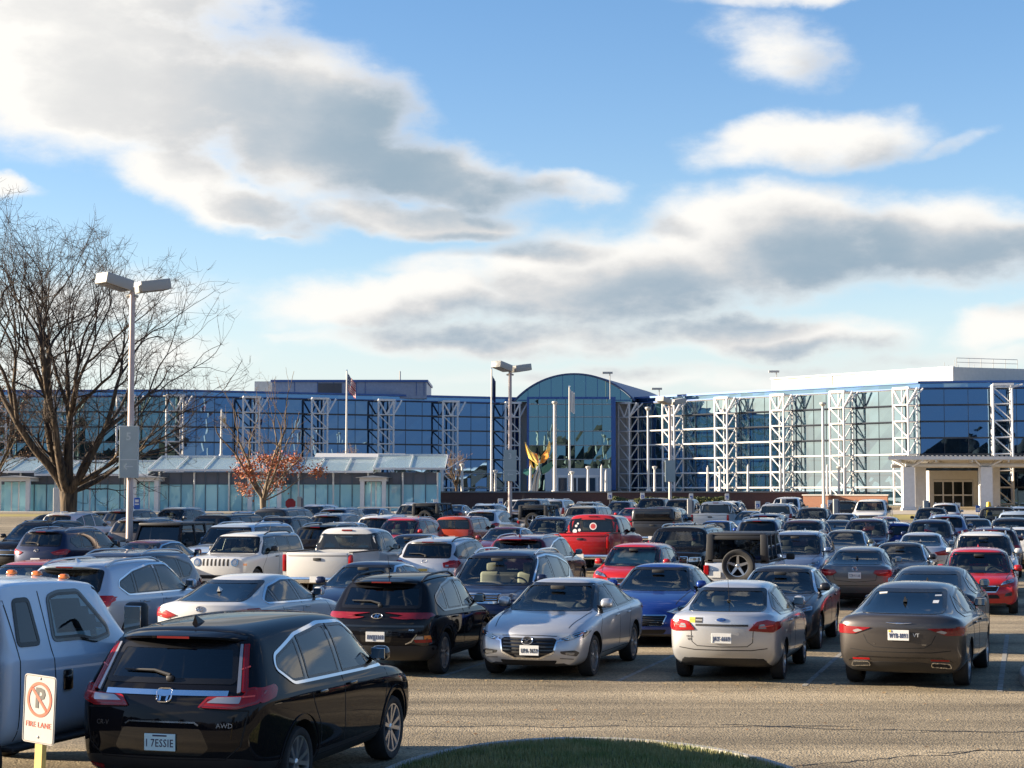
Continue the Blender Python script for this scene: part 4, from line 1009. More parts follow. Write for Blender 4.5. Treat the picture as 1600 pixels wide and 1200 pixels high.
# ------------------------------------------------------------------ one car of a kind, with its parts
def build_car(kind, base, L, W, H, rw=.32, tw=.215, wheel=W5, clad=0, glass=GLASSF, rglass=None, seat=SEATD, chrome=False, rails=None, flat_top=None,
              front=None, rear=None, decals=(), lines=(), texts=(), plates=(), emblems=(), extra=None, handles=True, wiper=False, fin=True, mirror=None, ylen=None, pmirror=PAINT, sides=True, rim=ALLOY, mir=True, rwo=None):
    b = base_scaled(base, L, W, H); b['rw_'] = rw; b['ylen'] = ylen; b['ws_y'] = next(s[0] for s in b['st'] if s[12] >= .5 and s[0] > 0.5)
    if rwo: b['rw'] = rwo
    if base is CAB: b['cab'] = True; b['seat_y'] = .05
    ax = b.get('axles')
    root = empty(kind)
    me = loft_body(b, clad); sk = Skin(me); kz, ky, kx = b['kz'], b['ky'], b['kx']
    body = bpy.data.objects.new('body', me); COL.objects.link(body); body.parent = root
    cuts = []
    rg = rglass or glass
    # side glass
    dl = b['dlo']; wins = []
    if base is CAB: wins = [(clip_y(dl, b['pil'][0][0] + .05, 9, .0, 0), glass), (clip_y(dl, -9, b['pil'][0][0] - .03), rg)]
    else:
        p1, p2 = b['pil']; q = b['quarter']; sl = .12
        zm = (dl[0][1] + .22)
        wins = [(clip_y(dl, p2[0] + .045, 9, -.02, 0), glass), (clip_y(dl, q + .035, p2[0] - .045, -sl*0 + .10, -.02), rg)]
        if q - min(p[0] for p in dl) > .22: wins.append((clip_y(dl, -9, q - .035, 0, .10), rg))
    for sx in ((-1, 1) if sides else ()):
        for poly, g in wins:
            if len(poly) < 3: continue
            pr = rnd_poly(poly, .045, 4); m = MB()
            sk.patch(m, 'side', pr, .004, .014, sx, 0); sk.ribbon(m, 'side', inset(pr, .014), .030, .0065, sx, True, 1, depth=.006)
            m.build('side_window', [g, FRIT], root, smooth=True, angle=50); cuts.append(('side', inset(pr, .005), sx))
        full = rnd_poly(dl, .06, 5)
        m = MB(); sk.ribbon(m, 'side', inset(full, -.012), .028, .008, sx, True, 0)
        m.build('window_trim', CHROME if chrome else GLOSSBLK, root, smooth=True, angle=50)
        if base is not CAB:
            for yy, s_ in ((p2[0], -.02), (q, .10)):
                m = MB()
                lo = dl[0][1] + .0; z0, z1 = .99*kz, dl[2][1] + .14
                ln = clip_y([(p[0], p[1]) for p in dl], yy - .045, yy + .045, s_, s_)
                if len(ln) >= 3: sk.patch(m, 'side', ln, .0025, .006, sx, 0); m.build('pillar_trim', GLOSSBLK, root, smooth=True)
    # windscreen and rear window
    for nm, pr_, (lo, hi), g in (('windscreen', 'front', b['ws'], glass), ('rear_window', 'rear', b['rw'], rg)):
        if nm == 'rear_window' and not b['rw']: continue
        n = 7; bot = [(-lo[0] + 2*lo[0]*i/n, lo[1] - .012 * (1 - (2*i/n - 1)**2) * (1 if nm == 'windscreen' else -.5)) for i in range(n + 1)]
        pl = rnd_poly([(-lo[0], lo[1]), (lo[0], lo[1]), (hi[0], hi[1]), (-hi[0], hi[1])], .07, 5)
        m = MB(); sk.patch(m, pr_, pl, .004, .014, 1, 0, .12); sk.ribbon(m, pr_, inset(pl, .022), .048, .0065, 1, True, 1, depth=.006)
        m.build(nm, [g, FRIT], root, smooth=True, angle=50); cuts.append((pr_, inset(pl, .006), 1))
    # cut the body open under the glass
    bm = bmesh.new(); bm.from_mesh(me); kill = []
    for f in bm.faces:
        c = f.calc_center_median(); n = f.normal
        for pr_, poly, sx in cuts:
            if pr_ == 'side':
                if c.x * sx < .25 or n.x * sx < .2: continue
                if all(inside((v.co.y, v.co.z), poly) for v in f.verts): kill.append(f); break
            else:
                s = 1 if pr_ == 'front' else -1
                if n.y * s < .08 or c.z < .5 * H: continue
                if all(inside((v.co.x, v.co.z), poly) for v in f.verts): kill.append(f); break
    bmesh.ops.delete(bm, geom=kill, context='FACES'); bm.to_mesh(me); bm.free()
    seats(root, b, seat)
    # wheels
    for y in (b['ra'], b['fa']):
        for sx in (-1, 1): make_wheel(root, sx * (W/2 - tw/2 - .035), y, rw, tw, wheel, sx, rim)
    # gaps between the panels
    m = MB(); belt = dl[0][1]
    if base is not CAB:
        p1, p2 = b['pil']; q = b['quarter']; yf = b['fa'] - rw*1.26; yr = b['ra'] + rw*1.26; z0 = .34*kz if H < 1.6 else .36*kz
        ym = b['ws_y'] - .04
        for sx in (-1, 1):
            m = MB()
            sk.ribbon(m, 'side', [(ym, belt - .05), (yf + .10, .72*kz), (yf + .04, z0)], .011, .002, sx, depth=.004)
            sk.ribbon(m, 'side', [(p2[0], belt - .02), (p2[0] + .01, .7*kz), (p2[0] + .02, z0)], .011, .002, sx, depth=.004)
            sk.ribbon(m, 'side', rnd_poly([(q + .02, belt - .01), (q + .10, .88*kz), (yr + .06, .62*kz), (yr + .04, z0), (yr + .3, z0)], .12)[5:-8], .011, .002, sx, depth=.004)
            sk.ribbon(m, 'side', [(yr + .04, z0), (yf + .04, z0)], .011, .002, sx, depth=.004)
            m.build('panel_gap', SEAM, root)
    for sx in (-1, 1):
        m = MB(); f2 = b['st'][-3]
        sk.ribbon(m, 'top', [(.78*W/2, b['ws_y'] + .02), (.74*W/2, b['fa'] + .1), (.66*W/2, L/2 - .32)], .011, .002, sx, depth=.004); m.build('panel_gap', SEAM, root)
    # handles, mirrors
    if handles and base is not CAB:
        p2 = b['pil'][1]; q = b['quarter']
        for sx in (-1, 1):
            for y in (p2[0] + .20, q + .30):
                h, n = sk.ray('side', y, belt - .15*kz, sx); m = MB()
                rbox(m, h + n*.022, (.022, .20, .032), .01); rbox(m, h + n*.008 + Vector((0, .07, 0)), (.03, .03, .024), .008); rbox(m, h + n*.008 - Vector((0, .07, 0)), (.03, .03, .024), .008)
                m.build('door_handle', pmirror if handles == True else handles, root, smooth=True, angle=60)
    if mir:
        my = b['ws_y'] - .30
        for sx in (-1, 1):
            h, n = sk.ray('side', my, belt + .02, sx)
            make_mirror(root, abs(h.x) - .01, my, belt + .075, sx, mat=mirror or pmirror)
    if clad:
        for sx in (-1, 1):
            for y in (b['ra'], b['fa']):
                m = MB(); r = rw * 1.20
                sk.ribbon(m, 'side', [(y + r*cos(t*pi/20), rw*1.02 + r*sin(t*pi/20)) for t in range(-3, 24)], .075, .012, sx, depth=.02)
                m.build('wheel_arch', PLASTIC, root, smooth=True, angle=50)
    if rails:
        for sx in (-1, 1):
            m = MB(); ya, yb = -.36*L, .06*L; P = []
            xr = .64*W/2 if rails != 'low' else .66*W/2
            for i in range(13):
                t = i/12; y = ya + (yb-ya)*t; h, n = sk.ray('top', xr, y, sx); P.append(h + Vector((0, 0, .062*min(1, 6*min(t, 1-t) + .12))))
            m.tube(P, .018, 8)
            m.build('roof_rail', CHROME if rails == 'chrome' else (ALLOY if rails == 'silver' else PLASTIC), root, smooth=True)
    if fin:
        h, n = sk.ray('top', 0, -.33*L if fin != 'mid' else -.3*L); m = MB()
        if fin == 'whip': m.tube([h, h + Vector((0, -.10, .34))], [.006, .003], 5); rbox(m, h, (.05, .09, .03), .01)
        else:
            m.add([h + Vector(p) for p in ((-.035, .09, -.01), (.035, .09, -.01), (.03, -.09, -.01), (-.03, -.09, -.01), (0, -.09, .075), (0, -.02, .055))], [(0,1,5),(1,2,4,5),(3,0,5,4),(2,3,4)])
        m.build('antenna', pmirror if fin not in ('whip', 'black') else PLASTIC, root, smooth=True)
    if wiper:
        lo, hi = b['rw']; m = MB(); h0, n0 = sk.ray('rear', .02, lo[1] + .04); pts = []
        for x in (.02, -.15, -.32, -.46): h, n = sk.ray('rear', x, lo[1] + .06 + .04*(abs(x) > .05)); pts.append(h + n*.028)
        m.tube(pts, [.018, .014, .011, .008], 6); rbox(m, h0 + n0*.015, (.07, .05, .05), .015)
        m.build('wiper', PLASTIC, root, smooth=True)
    for (nm, mat, pr_, poly, mirrored, off, r) in decals:
        for sx in ((1, -1) if mirrored else (1,)):
            m = MB(); P = rnd_poly(poly, r, 4) if r else poly
            sk.patch(m, pr_, P, off + (.006 if off > .008 else 0), off + .018, sx, 0, .045)
            o = m.build(nm, mat, root, smooth=True, angle=50)
            if nm in ('taillight', 'headlight') and pr_ != 'side' and max(p[1] for p in P) - min(p[1] for p in P) > .115:
                m = MB(); sk.ribbon(m, pr_, inset(P, .016), .009, off + .0085, sx, True, 0, step=.045, depth=.006); m.build('lens_ring', DKRED if nm == 'taillight' else CHROME, o)
                cx = sum(p[0] for p in P)/len(P); cz = sum(p[1] for p in P)/len(P); xs_ = [p[0] for p in P]; w_ = (max(xs_) - min(xs_))
                if nm == 'taillight' and inside((cx, cz), P): m = MB(); sk.ribbon(m, pr_, [p for p in [(cx - w_*.2, cz - .012), (cx + w_*.25, cz + .012)]], .012, off + .009, sx, False, 0, step=.04, depth=.006); m.build('lamp_strip', pmat('bright red lens', (.85, .10, .07), .2, coat=.8), o)
    for (nm, mat, pr_, ln, w, mirrored, closed, off) in lines:
        for sx in ((1, -1) if mirrored else (1,)):
            m = MB(); sk.ribbon(m, pr_, ln, w, off, sx, closed, 0, step=.05, depth=off + .004); m.build(nm, mat, root, smooth=True, angle=50)
    for (body_, size, mat, pr_, x, z) in texts:
        h, n = sk.ray(pr_, x, z); n = n.normalized()
        text_obj(body_, size, mat, root, h + n*.006, atan2(n.x, -n.y), -math.asin(max(-1, min(1, n.z))), name='badge_lettering')
    for (x, z, text, back, mat, ink, top) in plates:
        h, n = sk.ray('rear' if back else 'front', x, z); n = n.normalized()
        plate(root, h.x + n.x*.012, h.y + n.y*.012, z, text, back, mat, ink, -math.asin(max(-.5, min(.5, n.z)))*.6, top)
    for (k, x, z, back, sc) in emblems:
        h, n = sk.ray('rear' if back else 'front', x, z); n = n.normalized()
        emblem(root, k, h.x + n.x*.006, h.y + n.y*.006, h.z, back, sc, -math.asin(max(-1, min(1, n.z))))
    if extra: extra(root, sk, b)
    return root

def slats(nm, mat, z0, z1, n, hw, w=.014):
    return [(nm, mat, 'front', [(-hw + .02, z0 + (z1-z0)*(i+.5)/n), (hw - .02, z0 + (z1-z0)*(i+.5)/n)], w, False, False, .012) for i in range(n)]

# ------------------------------------------------------------------ generic fittings
def rear_kit(W, lamp, plz, plate_txt, lampmat=REDL, wrap=None, trunk=None, bump=.62, extra_d=(), clear=None, refl=True, pm=PLATEW, ink=INKB, top=None, pit=True, hatch=True):
    """lamp: rear outline; wrap: the lamp's side outline; returns decals, lines, plates"""
    hw = W/2; d = [('taillight', lampmat, 'rear', lamp, True, .012, .02)]
    if wrap: d.append(('taillight', lampmat, 'side', wrap, True, .010, .03))
    if clear: d.append(('reversing_lamp', CLEARL, 'rear', clear, True, .014, .02))
    if refl: d.append(('reflector', REDL, 'rear', [(.50*hw, .40), (.74*hw, .41), (.74*hw, .45), (.50*hw, .44)], True, .006, .01))
    if pit: d.append(('plate_recess', GLOSSBLK if pit == 'dark' else SEAM, 'rear', [(-.24, plz - .09), (.24, plz - .09), (.27, plz + .10), (-.27, plz + .10)], False, .0015, .04) if pit == 'dark' else ('plate_recess', PAINT, 'rear', [(-.24, plz - .09), (.24, plz - .09), (.27, plz + .10), (-.27, plz + .10)], False, .003, .04))
    l = [('panel_gap', SEAM, 'rear', [(-.78*hw, bump), (-.5*hw, bump - .03), (.5*hw, bump - .03), (.78*hw, bump)], .012, False, False, .002)]
    if trunk: l += [('panel_gap', SEAM, 'rear', trunk, .011, True, False, .002)]
    p = [(0, plz, plate_txt, True, pm, ink, top)]
    return d + list(extra_d), l, p
def front_kit(W, head, grille, fog=None, intake=None, sl=4, slmat=GLOSSBLK, gmat=SEAM, wrap=None, plate_txt=None, plz=.45, trim=CHROME, lens=HEADL):
    hw = W/2
    d = [('headlight', lens, 'front', head, True, .010, .03), ('grille', gmat, 'front', grille, False, .004, .03)]
    cx = sum(p[0] for p in head)/len(head); cz = sum(p[1] for p in head)/len(head)
    d.append(('lamp_reflector', LAMPDK, 'front', [(cx + .045*cos(t*pi/6), cz + .04*sin(t*pi/6)) for t in range(12)], True, .0125, 0))
    if wrap: d.append(('headlight', lens, 'side', wrap, True, .010, .03))
    if intake: d.append(('lower_grille', SEAM, 'front', intake, False, .004, .03))
    if fog: d.append(('fog_light', LAMPDK, 'front', fog, True, .006, .02))
    gx = max(p[0] for p in grille); z0 = min(p[1] for p in grille); z1 = max(p[1] for p in grille)
    l = slats('grille_bar', slmat, z0, z1, sl, gx * .92)
    if trim: l.append(('grille_trim', trim, 'front', rnd_poly(grille, .03), .018, False, True, .010))
    p = [(0, plz, plate_txt, False, PLATEW, INKB, None)] if plate_txt else []
    return d, l, p
def kits(*ks):
    d, l, p = [], [], []
    for a, b_, c in ks: d += a; l += b_; p += c
    return dict(decals=d, lines=l, plates=p)
# ------------------------------------------------------------------ the kinds of car in the lot
KIND = {}
GENF = lambda W, H=1.45, s=1.0: front_kit(W, [(.50*W/2, .64*s), (.86*W/2, .70*s), (.84*W/2, .77*s), (.58*W/2, .71*s)], [(-.48*W/2, .62*s), (-.40*W/2, .50*s), (.40*W/2, .50*s), (.48*W/2, .62*s)],
    fog=[(.60*W/2, .40*s), (.80*W/2, .42*s), (.80*W/2, .50*s), (.64*W/2, .47*s)], intake=[(-.50*W/2, .36*s), (.50*W/2, .36*s), (.44*W/2, .44*s), (-.44*W/2, .44*s)], plate_txt='', plz=.46*s)
def spoiler(root, sk, b, mat=PAINT, ln=.24, drop=.03):
    lo, hi = b['rw']; m = MB(); n = 9; rows = []
    w = hi[0] + .05
    for i in range(n):
        x = -w + 2*w*i/(n-1); h, nn = sk.ray('top', x, sk.ray('rear', x*.96, hi[1] + .05)[0].y + .06)
        y = h.y; z = h.z; e = .35 + .65*(1 - abs(2*i/(n-1) - 1)**4)
        rows.append([Vector((x, y + .10, z + .006)), Vector((x, y - ln*.45*e, z - drop*.2)), Vector((x, y - ln*e, z - drop)), Vector((x, y - ln*e + .01, z - drop - .022)), Vector((x, y - .02, z - .075))])
    o = [p for r in rows for p in r]; fs = []
    for i in range(n - 1):
        for k in range(4): fs.append([i*5 + k, i*5 + k + 1, (i+1)*5 + k + 1, (i+1)*5 + k])
    m.add(o, fs); m.add([r for r in rows[0]], [(0,1,2,3,4)]); m.add([r for r in rows[-1]], [(4,3,2,1,0)])
    sp = m.build('spoiler', mat, root, smooth=True, angle=50)
    m = MB(); y = rows[n//2][3].y + .004; z = rows[n//2][3].z + .004
    m.box((-.16, y - .012, z - .006), (.16, y + .01, z + .014)); m.build('brake_light', DKRED, sp)

# --- the near black crossover with L-shaped lamps
def k_crv():
    W = 1.93
    def ex(root, sk, b):
        spoiler(root, sk, b, PAINT, .20, .035)
        m = MB(); sk.ribbon(m, 'rear', [(-.60, 1.075), (.60, 1.075)], .045, .014, step=.05, depth=.02); m.build('chrome_bar', CHROME, root, smooth=True, angle=50)
        for x in (.55, -.55): m = MB(); m.tube([(x, -2.0, .27), (x, -2.22, .265)], .04, 12); m.build('exhaust', CHROME, root, smooth=True)
    d = [('taillight', REDL, 'rear', [(.34, .955), (.70, .945), (.86, .99), (.90, 1.10), (.80, 1.13), (.745, 1.11), (.735, 1.055), (.42, 1.045)], True, .012, .02),
         ('taillight', REDL, 'rear', [(.712, 1.085), (.77, 1.085), (.668, 1.49), (.622, 1.49)], True, .014, .01),
         ('taillight', REDL, 'side', [(-2.08, .99), (-1.86, 1.03), (-1.78, 1.10), (-1.82, 1.14), (-2.02, 1.12), (-2.12, 1.12)], True, .012, .03),
         ('reversing_lamp', CLEARL, 'rear', [(.42, .995), (.715, .99), (.725, 1.045), (.50, 1.04)], True, .0165, .015),
         ('lamp_trim', CLEARL, 'rear', [(.676, 1.075), (.706, 1.085), (.616, 1.49), (.592, 1.49)], True, .014, .008),
         ('plate_recess', GLOSSBLK, 'rear', [(-.38, .53), (.38, .53), (.46, .60), (.38, .77), (-.38, .77), (-.46, .60)], False, .002, .03),
         ('reflector', REDL, 'rear', [(.62, .375), (.80, .385), (.80, .42), (.62, .41)], True, .008, .01)]
    l = [('panel_gap', SEAM, 'rear', [(.80, .93), (.74, .62), (.60, .50), (0, .49)], .012, True, False, .002), ('tailgate_crease', CHROME, 'rear', [(-.36, .80), (-.32, .825), (.32, .825), (.36, .80)], .014, False, False, .010),
         ('panel_gap', SEAM, 'rear', [(.36, .95), (.80, .93)], .012, True, False, .003)]
    fd, fl, fp = GENF(W, 1.69, 1.15)
    return build_car('compact_suv', dict(CROSS, bulge=(.09, .18)), 4.59, W, 1.69, .347, .235, WY, 1, GLASSF, GLASST, chrome=True, decals=d + fd, lines=l + fl, plates=[(0.0, .645, 'I 7ESSIE', True, PLATEB, INKB, INKB)] + fp,
        emblems=[('h_frame', 0, 1.055, True, 1.25)], texts=[('CR-V', .062, CHROME, 'rear', -.60, .80), ('AWD', .062, CHROME, 'rear', .60, .80)], extra=ex, wiper=True, mirror=GLOSSBLK, handles=GLOSSBLK, rwo=[(.655, 1.155), (.572, 1.50)])
KIND['crv'] = k_crv
# --- small black crossover with slim high lamps
def k_kona():
    W = 1.80
    def ex(root, sk, b):
        spoiler(root, sk, b, PAINT, .22, .03)
        for sx in (-1, 1):
            m = MB(); sk.patch(m, 'rear', rnd_poly([(.50, .56), (.66, .68), (.84, .66), (.86, .54), (.74, .50)], .03), .02, .03, sx); o = m.build('lamp_housing', GLOSSBLK, root, smooth=True)
            m = MB(); sk.patch(m, 'rear', [(.62, .555), (.82, .555), (.82, .60), (.60, .60)], .026, .03, sx); m.build('bumper_lamp', REDL, o)
            m = MB(); sk.patch(m, 'rear', [(.74, .605), (.82, .605), (.81, .66), (.74, .66)], .026, .03, sx); m.build('indicator', AMBER, o)
            m = MB(); sk.patch(m, 'rear', [(.60, .605), (.73, .605), (.73, .65), (.64, .65)], .026, .03, sx); m.build('reversing_lamp', CLEARL, o)
            m = MB(); sk.ribbon(m, 'rear', [(.47, .535), (.56, .57), (.64, .68)], .016, .024, sx); m.build('lamp_trim', CHROME, o)
    d, l, p = rear_kit(W, [(.34, .945), (.60, .905), (.80, .915), (.81, .985), (.60, .965)], .64, '8WJJ3369', lampmat=DKRED, wrap=[(-2.02, .90), (-1.72, .96), (-1.78, 1.0), (-2.0, 1.0)], bump=.52, refl=False, pit='dark')
    d += [('lower_bumper', PLASTIC, 'rear', [(-.82, .28), (.82, .28), (.86, .50), (-.86, .50)], False, .006, .04)]
    l += [('tailgate_crease', GLOSSBLK, 'rear', [(-.74, .80), (.74, .80)], .03, False, False, .012)]
    fd, fl, fp = GENF(W, 1.6, 1.1)
    return build_car('small_suv', HATCH, 4.17, W, 1.565, .335, .22, W10, 1, GLASSF, GLASST, rails='black', decals=d + fd, lines=l + fl, plates=p + fp, emblems=[('h_oval', 0, .955, True, 1.0)], texts=[('AWD', .035, CHROME, 'rear', .56, .745)], extra=ex, wiper=True, fin='whip')
KIND['kona'] = k_kona
# --- silver saloon facing us with the five-point grille
def k_m3():
    W = 1.795
    gr = [(-.40, .64), (-.455, .60), (-.40, .42), (-.20, .345), (.20, .345), (.40, .42), (.455, .60), (.40, .64)]
    d = [('grille', SEAM, 'front', gr, False, .003, .03), ('headlight', LAMPDK, 'front', [(.46, .615), (.60, .595), (.80, .665), (.835, .745), (.70, .70)], True, .009, .02),
         ('headlight', LAMPDK, 'side', [(1.62, .74), (1.86, .66), (1.96, .63), (1.90, .72)], True, .009, .02),
         ('lamp_reflector', HEADL, 'front', [(.655 + .052*cos(t*pi/8), .652 + .040*sin(t*pi/8)) for t in range(16)], True, .012, 0),
         ('lamp_reflector', HEADL, 'front', [(.47, .615), (.57, .612), (.60, .64), (.56, .645)], True, .012, .01),
         ('indicator', AMBER, 'front', [(.76, .675), (.80, .675), (.815, .72), (.78, .71)], True, .012, .01),
         ('fog_light', LAMPDK, 'front', [(.52, .40), (.74, .36), (.78, .42), (.72, .455), (.50, .44)], True, .006, .02), ('fog_light_lens', HEADL, 'front', [(.58, .395), (.70, .38), (.72, .42), (.58, .425)], True, .010, .01),
         ('lower_grille', SEAM, 'front', [(-.40, .225), (.40, .225), (.46, .30), (-.46, .30)], False, .004, .03)]
    l = slats('grille_bar', GLOSSBLK, .38, .63, 5, .42, .02) + [('grille_wing', CHROME, 'front', [(-.55, .61), (-.45, .585), (-.41, .42), (-.20, .335), (.20, .335), (.41, .42), (.45, .585), (.55, .61)], .026, False, False, .014),
         ('panel_gap', SEAM, 'front', [(-.44, .665), (-.2, .675), (.2, .675), (.44, .665)], .01, False, False, .002), ('bumper_crease', SEAM, 'front', [(-.70, .32), (-.5, .33)], .01, True, False, .002)]
    k = rear_kit(W, [(.46, .86), (.82, .84), (.84, .92), (.50, .93)], .62, 'UPA-9659', wrap=[(-2.0, .86), (-1.75, .90), (-1.95, .95)])
    return build_car('sedan', SEDAN, 4.58, W, 1.455, .325, .215, W10, 0, GLASSF, decals=d + k[0], lines=l + k[1], plates=[(-.05, .455, 'UPA-9659', False, PLATEW, INKK, None)] + k[2], emblems=[('wings_m', 0, .60, False, 1.15)], fin=False)
KIND['m3'] = k_m3
# --- silver saloon seen from behind, swept red lamps with clear centres
def k_fiesta():
    W = 1.72
    d, l, p = rear_kit(W, [(.40, .80), (.74, .77), (.80, .80), (.78, .93), (.66, .955), (.52, .93)], .68, 'JAY-6669', wrap=[(-1.98, .80), (-1.72, .86), (-1.78, .93), (-1.98, .93)], trunk=[(.48, .90), (.46, .62), (.38, .56), (0, .55)], bump=.53, clear=[(.54, .83), (.66, .83), (.63, .895), (.56, .89)], refl=False)
    d += [('lower_bumper', PLASTIC, 'rear', [(-.55, .26), (.55, .26), (.66, .34), (.50, .375), (-.50, .375), (-.66, .34)], False, .004, .03), ('bumper_sticker', pmat('yellow sticker', (.75, .55, .03), .5), 'rear', [(-.50, .905), (-.41, .905), (-.41, .985), (-.50, .985)], False, .004, 0),
          ('bumper_sticker', INKK, 'rear', [(-.405, .905), (-.29, .905), (-.29, .985), (-.405, .985)], False, .004, 0)]
    l += [('boot_lip', PLASTIC, 'rear', [(-.40, .875), (.40, .875)], .03, False, False, .008), ('sticker_stripe', PLATEW, 'rear', [(-.40, .945), (-.295, .945)], .007, False, False, .008), ('sticker_stripe', INKK, 'rear', [(-.495, .945), (-.415, .945)], .007, False, False, .008)]
    fd, fl, fp = GENF(W, 1.45, 1.05)
    return build_car('sedan', SEDAN, 4.41, W, 1.47, .30, .19, W7, 0, GLASSF, decals=d + fd, lines=l + fl, plates=p + fp, emblems=[('blue_oval', 0, .955, True, .9)], texts=[('VT', .05, INKK, 'rear', -.50, .655), ('FIESTA', .035, CHROME, 'rear', -.50, .70), ('SE', .035, CHROME, 'rear', .46, .69)], fin='whip')
KIND['fiesta'] = k_fiesta
# --- dark grey fastback saloon with wide slim lamps
def k_c200():
    W = 1.87
    d, l, p = rear_kit(W, [(.40, .90), (.66, .80), (.89, .80), (.90, .91)], .80, 'WYB-8093', lampmat=DKRED, wrap=[(-2.26, .82), (-1.98, .88), (-2.02, .93), (-2.26, .93)], trunk=[(.52, .80), (.46, .68), (.36, .62), (0, .61)], bump=.58, clear=[(.52, .855), (.64, .82), (.68, .85), (.60, .875)], refl=False, pit=False)
    d += [('lower_bumper', PLASTIC, 'rear', [(-.66, .27), (.66, .27), (.60, .36), (.30, .40), (-.30, .40), (-.60, .36)], False, .004, .03), ('reflector', REDL, 'rear', [(.44, .425), (.70, .42), (.70, .445), (.44, .45)], True, .006, .01),
          ('exhaust', WELL, 'rear', [(.44, .345), (.72, .325), (.70, .385), (.46, .405)], True, .010, .02), ('plate_badge', pmat('gold sticker', (.7, .5, .08), .4), 'rear', [(-.14, .845), (-.105, .845), (-.105, .872), (-.14, .872)], False, .024, 0)]
    l += [('exhaust_trim', CHROME, 'rear', rnd_poly([(.44, .345), (.72, .325), (.70, .385), (.46, .405)], .02), .014, True, True, .016), ('bumper_crease', GLOSSBLK, 'rear', [(-.76, .40), (-.60, .47), (.60, .47), (.76, .40)], .016, False, False, .003),
          ('window_sticker', PLATEW, 'rear', [(.36, 1.13), (.48, 1.13)], .022, False, False, .009), ('window_sticker', PLATEW, 'rear', [(.40, 1.24), (.48, 1.24)], .035, False, False, .009), ('window_sticker', PLATEW, 'rear', [(.40, 1.32), (.49, 1.32)], .015, False, False, .009),
          ('window_sticker', PLATEW, 'rear', [(-.57, 1.13), (-.49, 1.14)], .03, False, False, .009), ('window_sticker', PLATEW, 'rear', [(-.44, 1.34), (-.32, 1.35)], .015, False, False, .009)]
    fd, fl, fp = GENF(W, 1.45, 1.05)
    return build_car('sedan', FAST, 4.87, W, 1.49, .335, .225, W5, 0, GLASSF, GLASST, decals=d + fd, lines=l + fl, plates=p + fp, emblems=[('wing_bar', 0, .965, True, 1.15)], texts=[('VT', .075, PLATEW, 'rear', .25, .80), ('200C', .034, CHROME, 'rear', .36, .665), ('S', .03, CHROME, 'rear', -.36, .665)], fin='black')
KIND['c200'] = k_c200
# --- white fastback saloon, far left of the front row
def k_cam():
    W = 1.835
    d, l, p = rear_kit(W, [(.42, .86), (.62, .80), (.88, .84), (.89, .95), (.70, .96)], .70, '', wrap=[(-2.30, .84), (-1.98, .90), (-2.05, .97), (-2.3, .97)], trunk=[(.56, .86), (.50, .64), (0, .60)])
    fd, fl, fp = GENF(W, 1.45, 1.05)
    return build_car('sedan', FAST, 4.96, W, 1.46, .33, .22, W10, 0, GLASSF, GLASST, chrome=True, decals=d + fd, lines=l + fl, plates=p + fp, emblems=[('ovals', 0, .97, True, .95)])
KIND['cam'] = k_cam
# --- grey saloon two rows back (round badge, white plate)
def k_jetta():
    W = 1.778
    d, l, p = rear_kit(W, [(.44, .86), (.56, .79), (.84, .79), (.88, .90), (.84, .935), (.48, .93)], .80, '7ZR911A8', wrap=[(-2.05, .80), (-1.78, .86), (-1.85, .93), (-2.05, .93)], trunk=[(.54, .88), (.50, .68), (0, .64)], bump=.58)
    fd, fl, fp = GENF(W, 1.45, 1.05)
    return build_car('sedan', SEDAN, 4.63, W, 1.455, .32, .205, W5S, 0, GLASSF, decals=d + fd, lines=l + fl, plates=p + fp, emblems=[('vw', 0, .955, True, 1.0)], fin='black')
KIND['jetta'] = k_jetta
# --- generic saloon and hatch
def k_sedan():
    W = 1.80
    d, l, p = rear_kit(W, [(.46, .88), (.56, .78), (.86, .79), (.88, .92), (.80, .95)], .72, '', wrap=[(-2.15, .80), (-1.88, .86), (-1.95, .94), (-2.15, .94)], trunk=[(.56, .86), (.50, .66), (0, .62)])
    fd, fl, fp = GENF(W, 1.45, 1.05)
    return build_car('sedan', SEDAN, 4.75, W, 1.46, .325, .21, W5S, 0, GLASSF, chrome=True, decals=d + fd, lines=l + fl, plates=p + fp, emblems=[('ovals', 0, .95, True, .9)])
KIND['sedan'] = k_sedan
def k_hatch():
    W = 1.78
    d, l, p = rear_kit(W, [(.62, .84), (.86, .86), (.86, 1.06), (.72, 1.12), (.66, 1.0)], .66, '', wrap=[(-1.95, .88), (-1.70, .98), (-1.78, 1.08), (-1.92, 1.1)], trunk=[(.60, .86), (.56, .60), (0, .56)])
    fd, fl, fp = GENF(W, 1.5, 1.08)
    return build_car('hatchback', HATCH, 4.30, W, 1.50, .315, .205, W5S, 0, GLASSF, decals=d + fd, lines=l + fl, plates=p + fp, wiper=True)
KIND['hatch'] = k_hatch
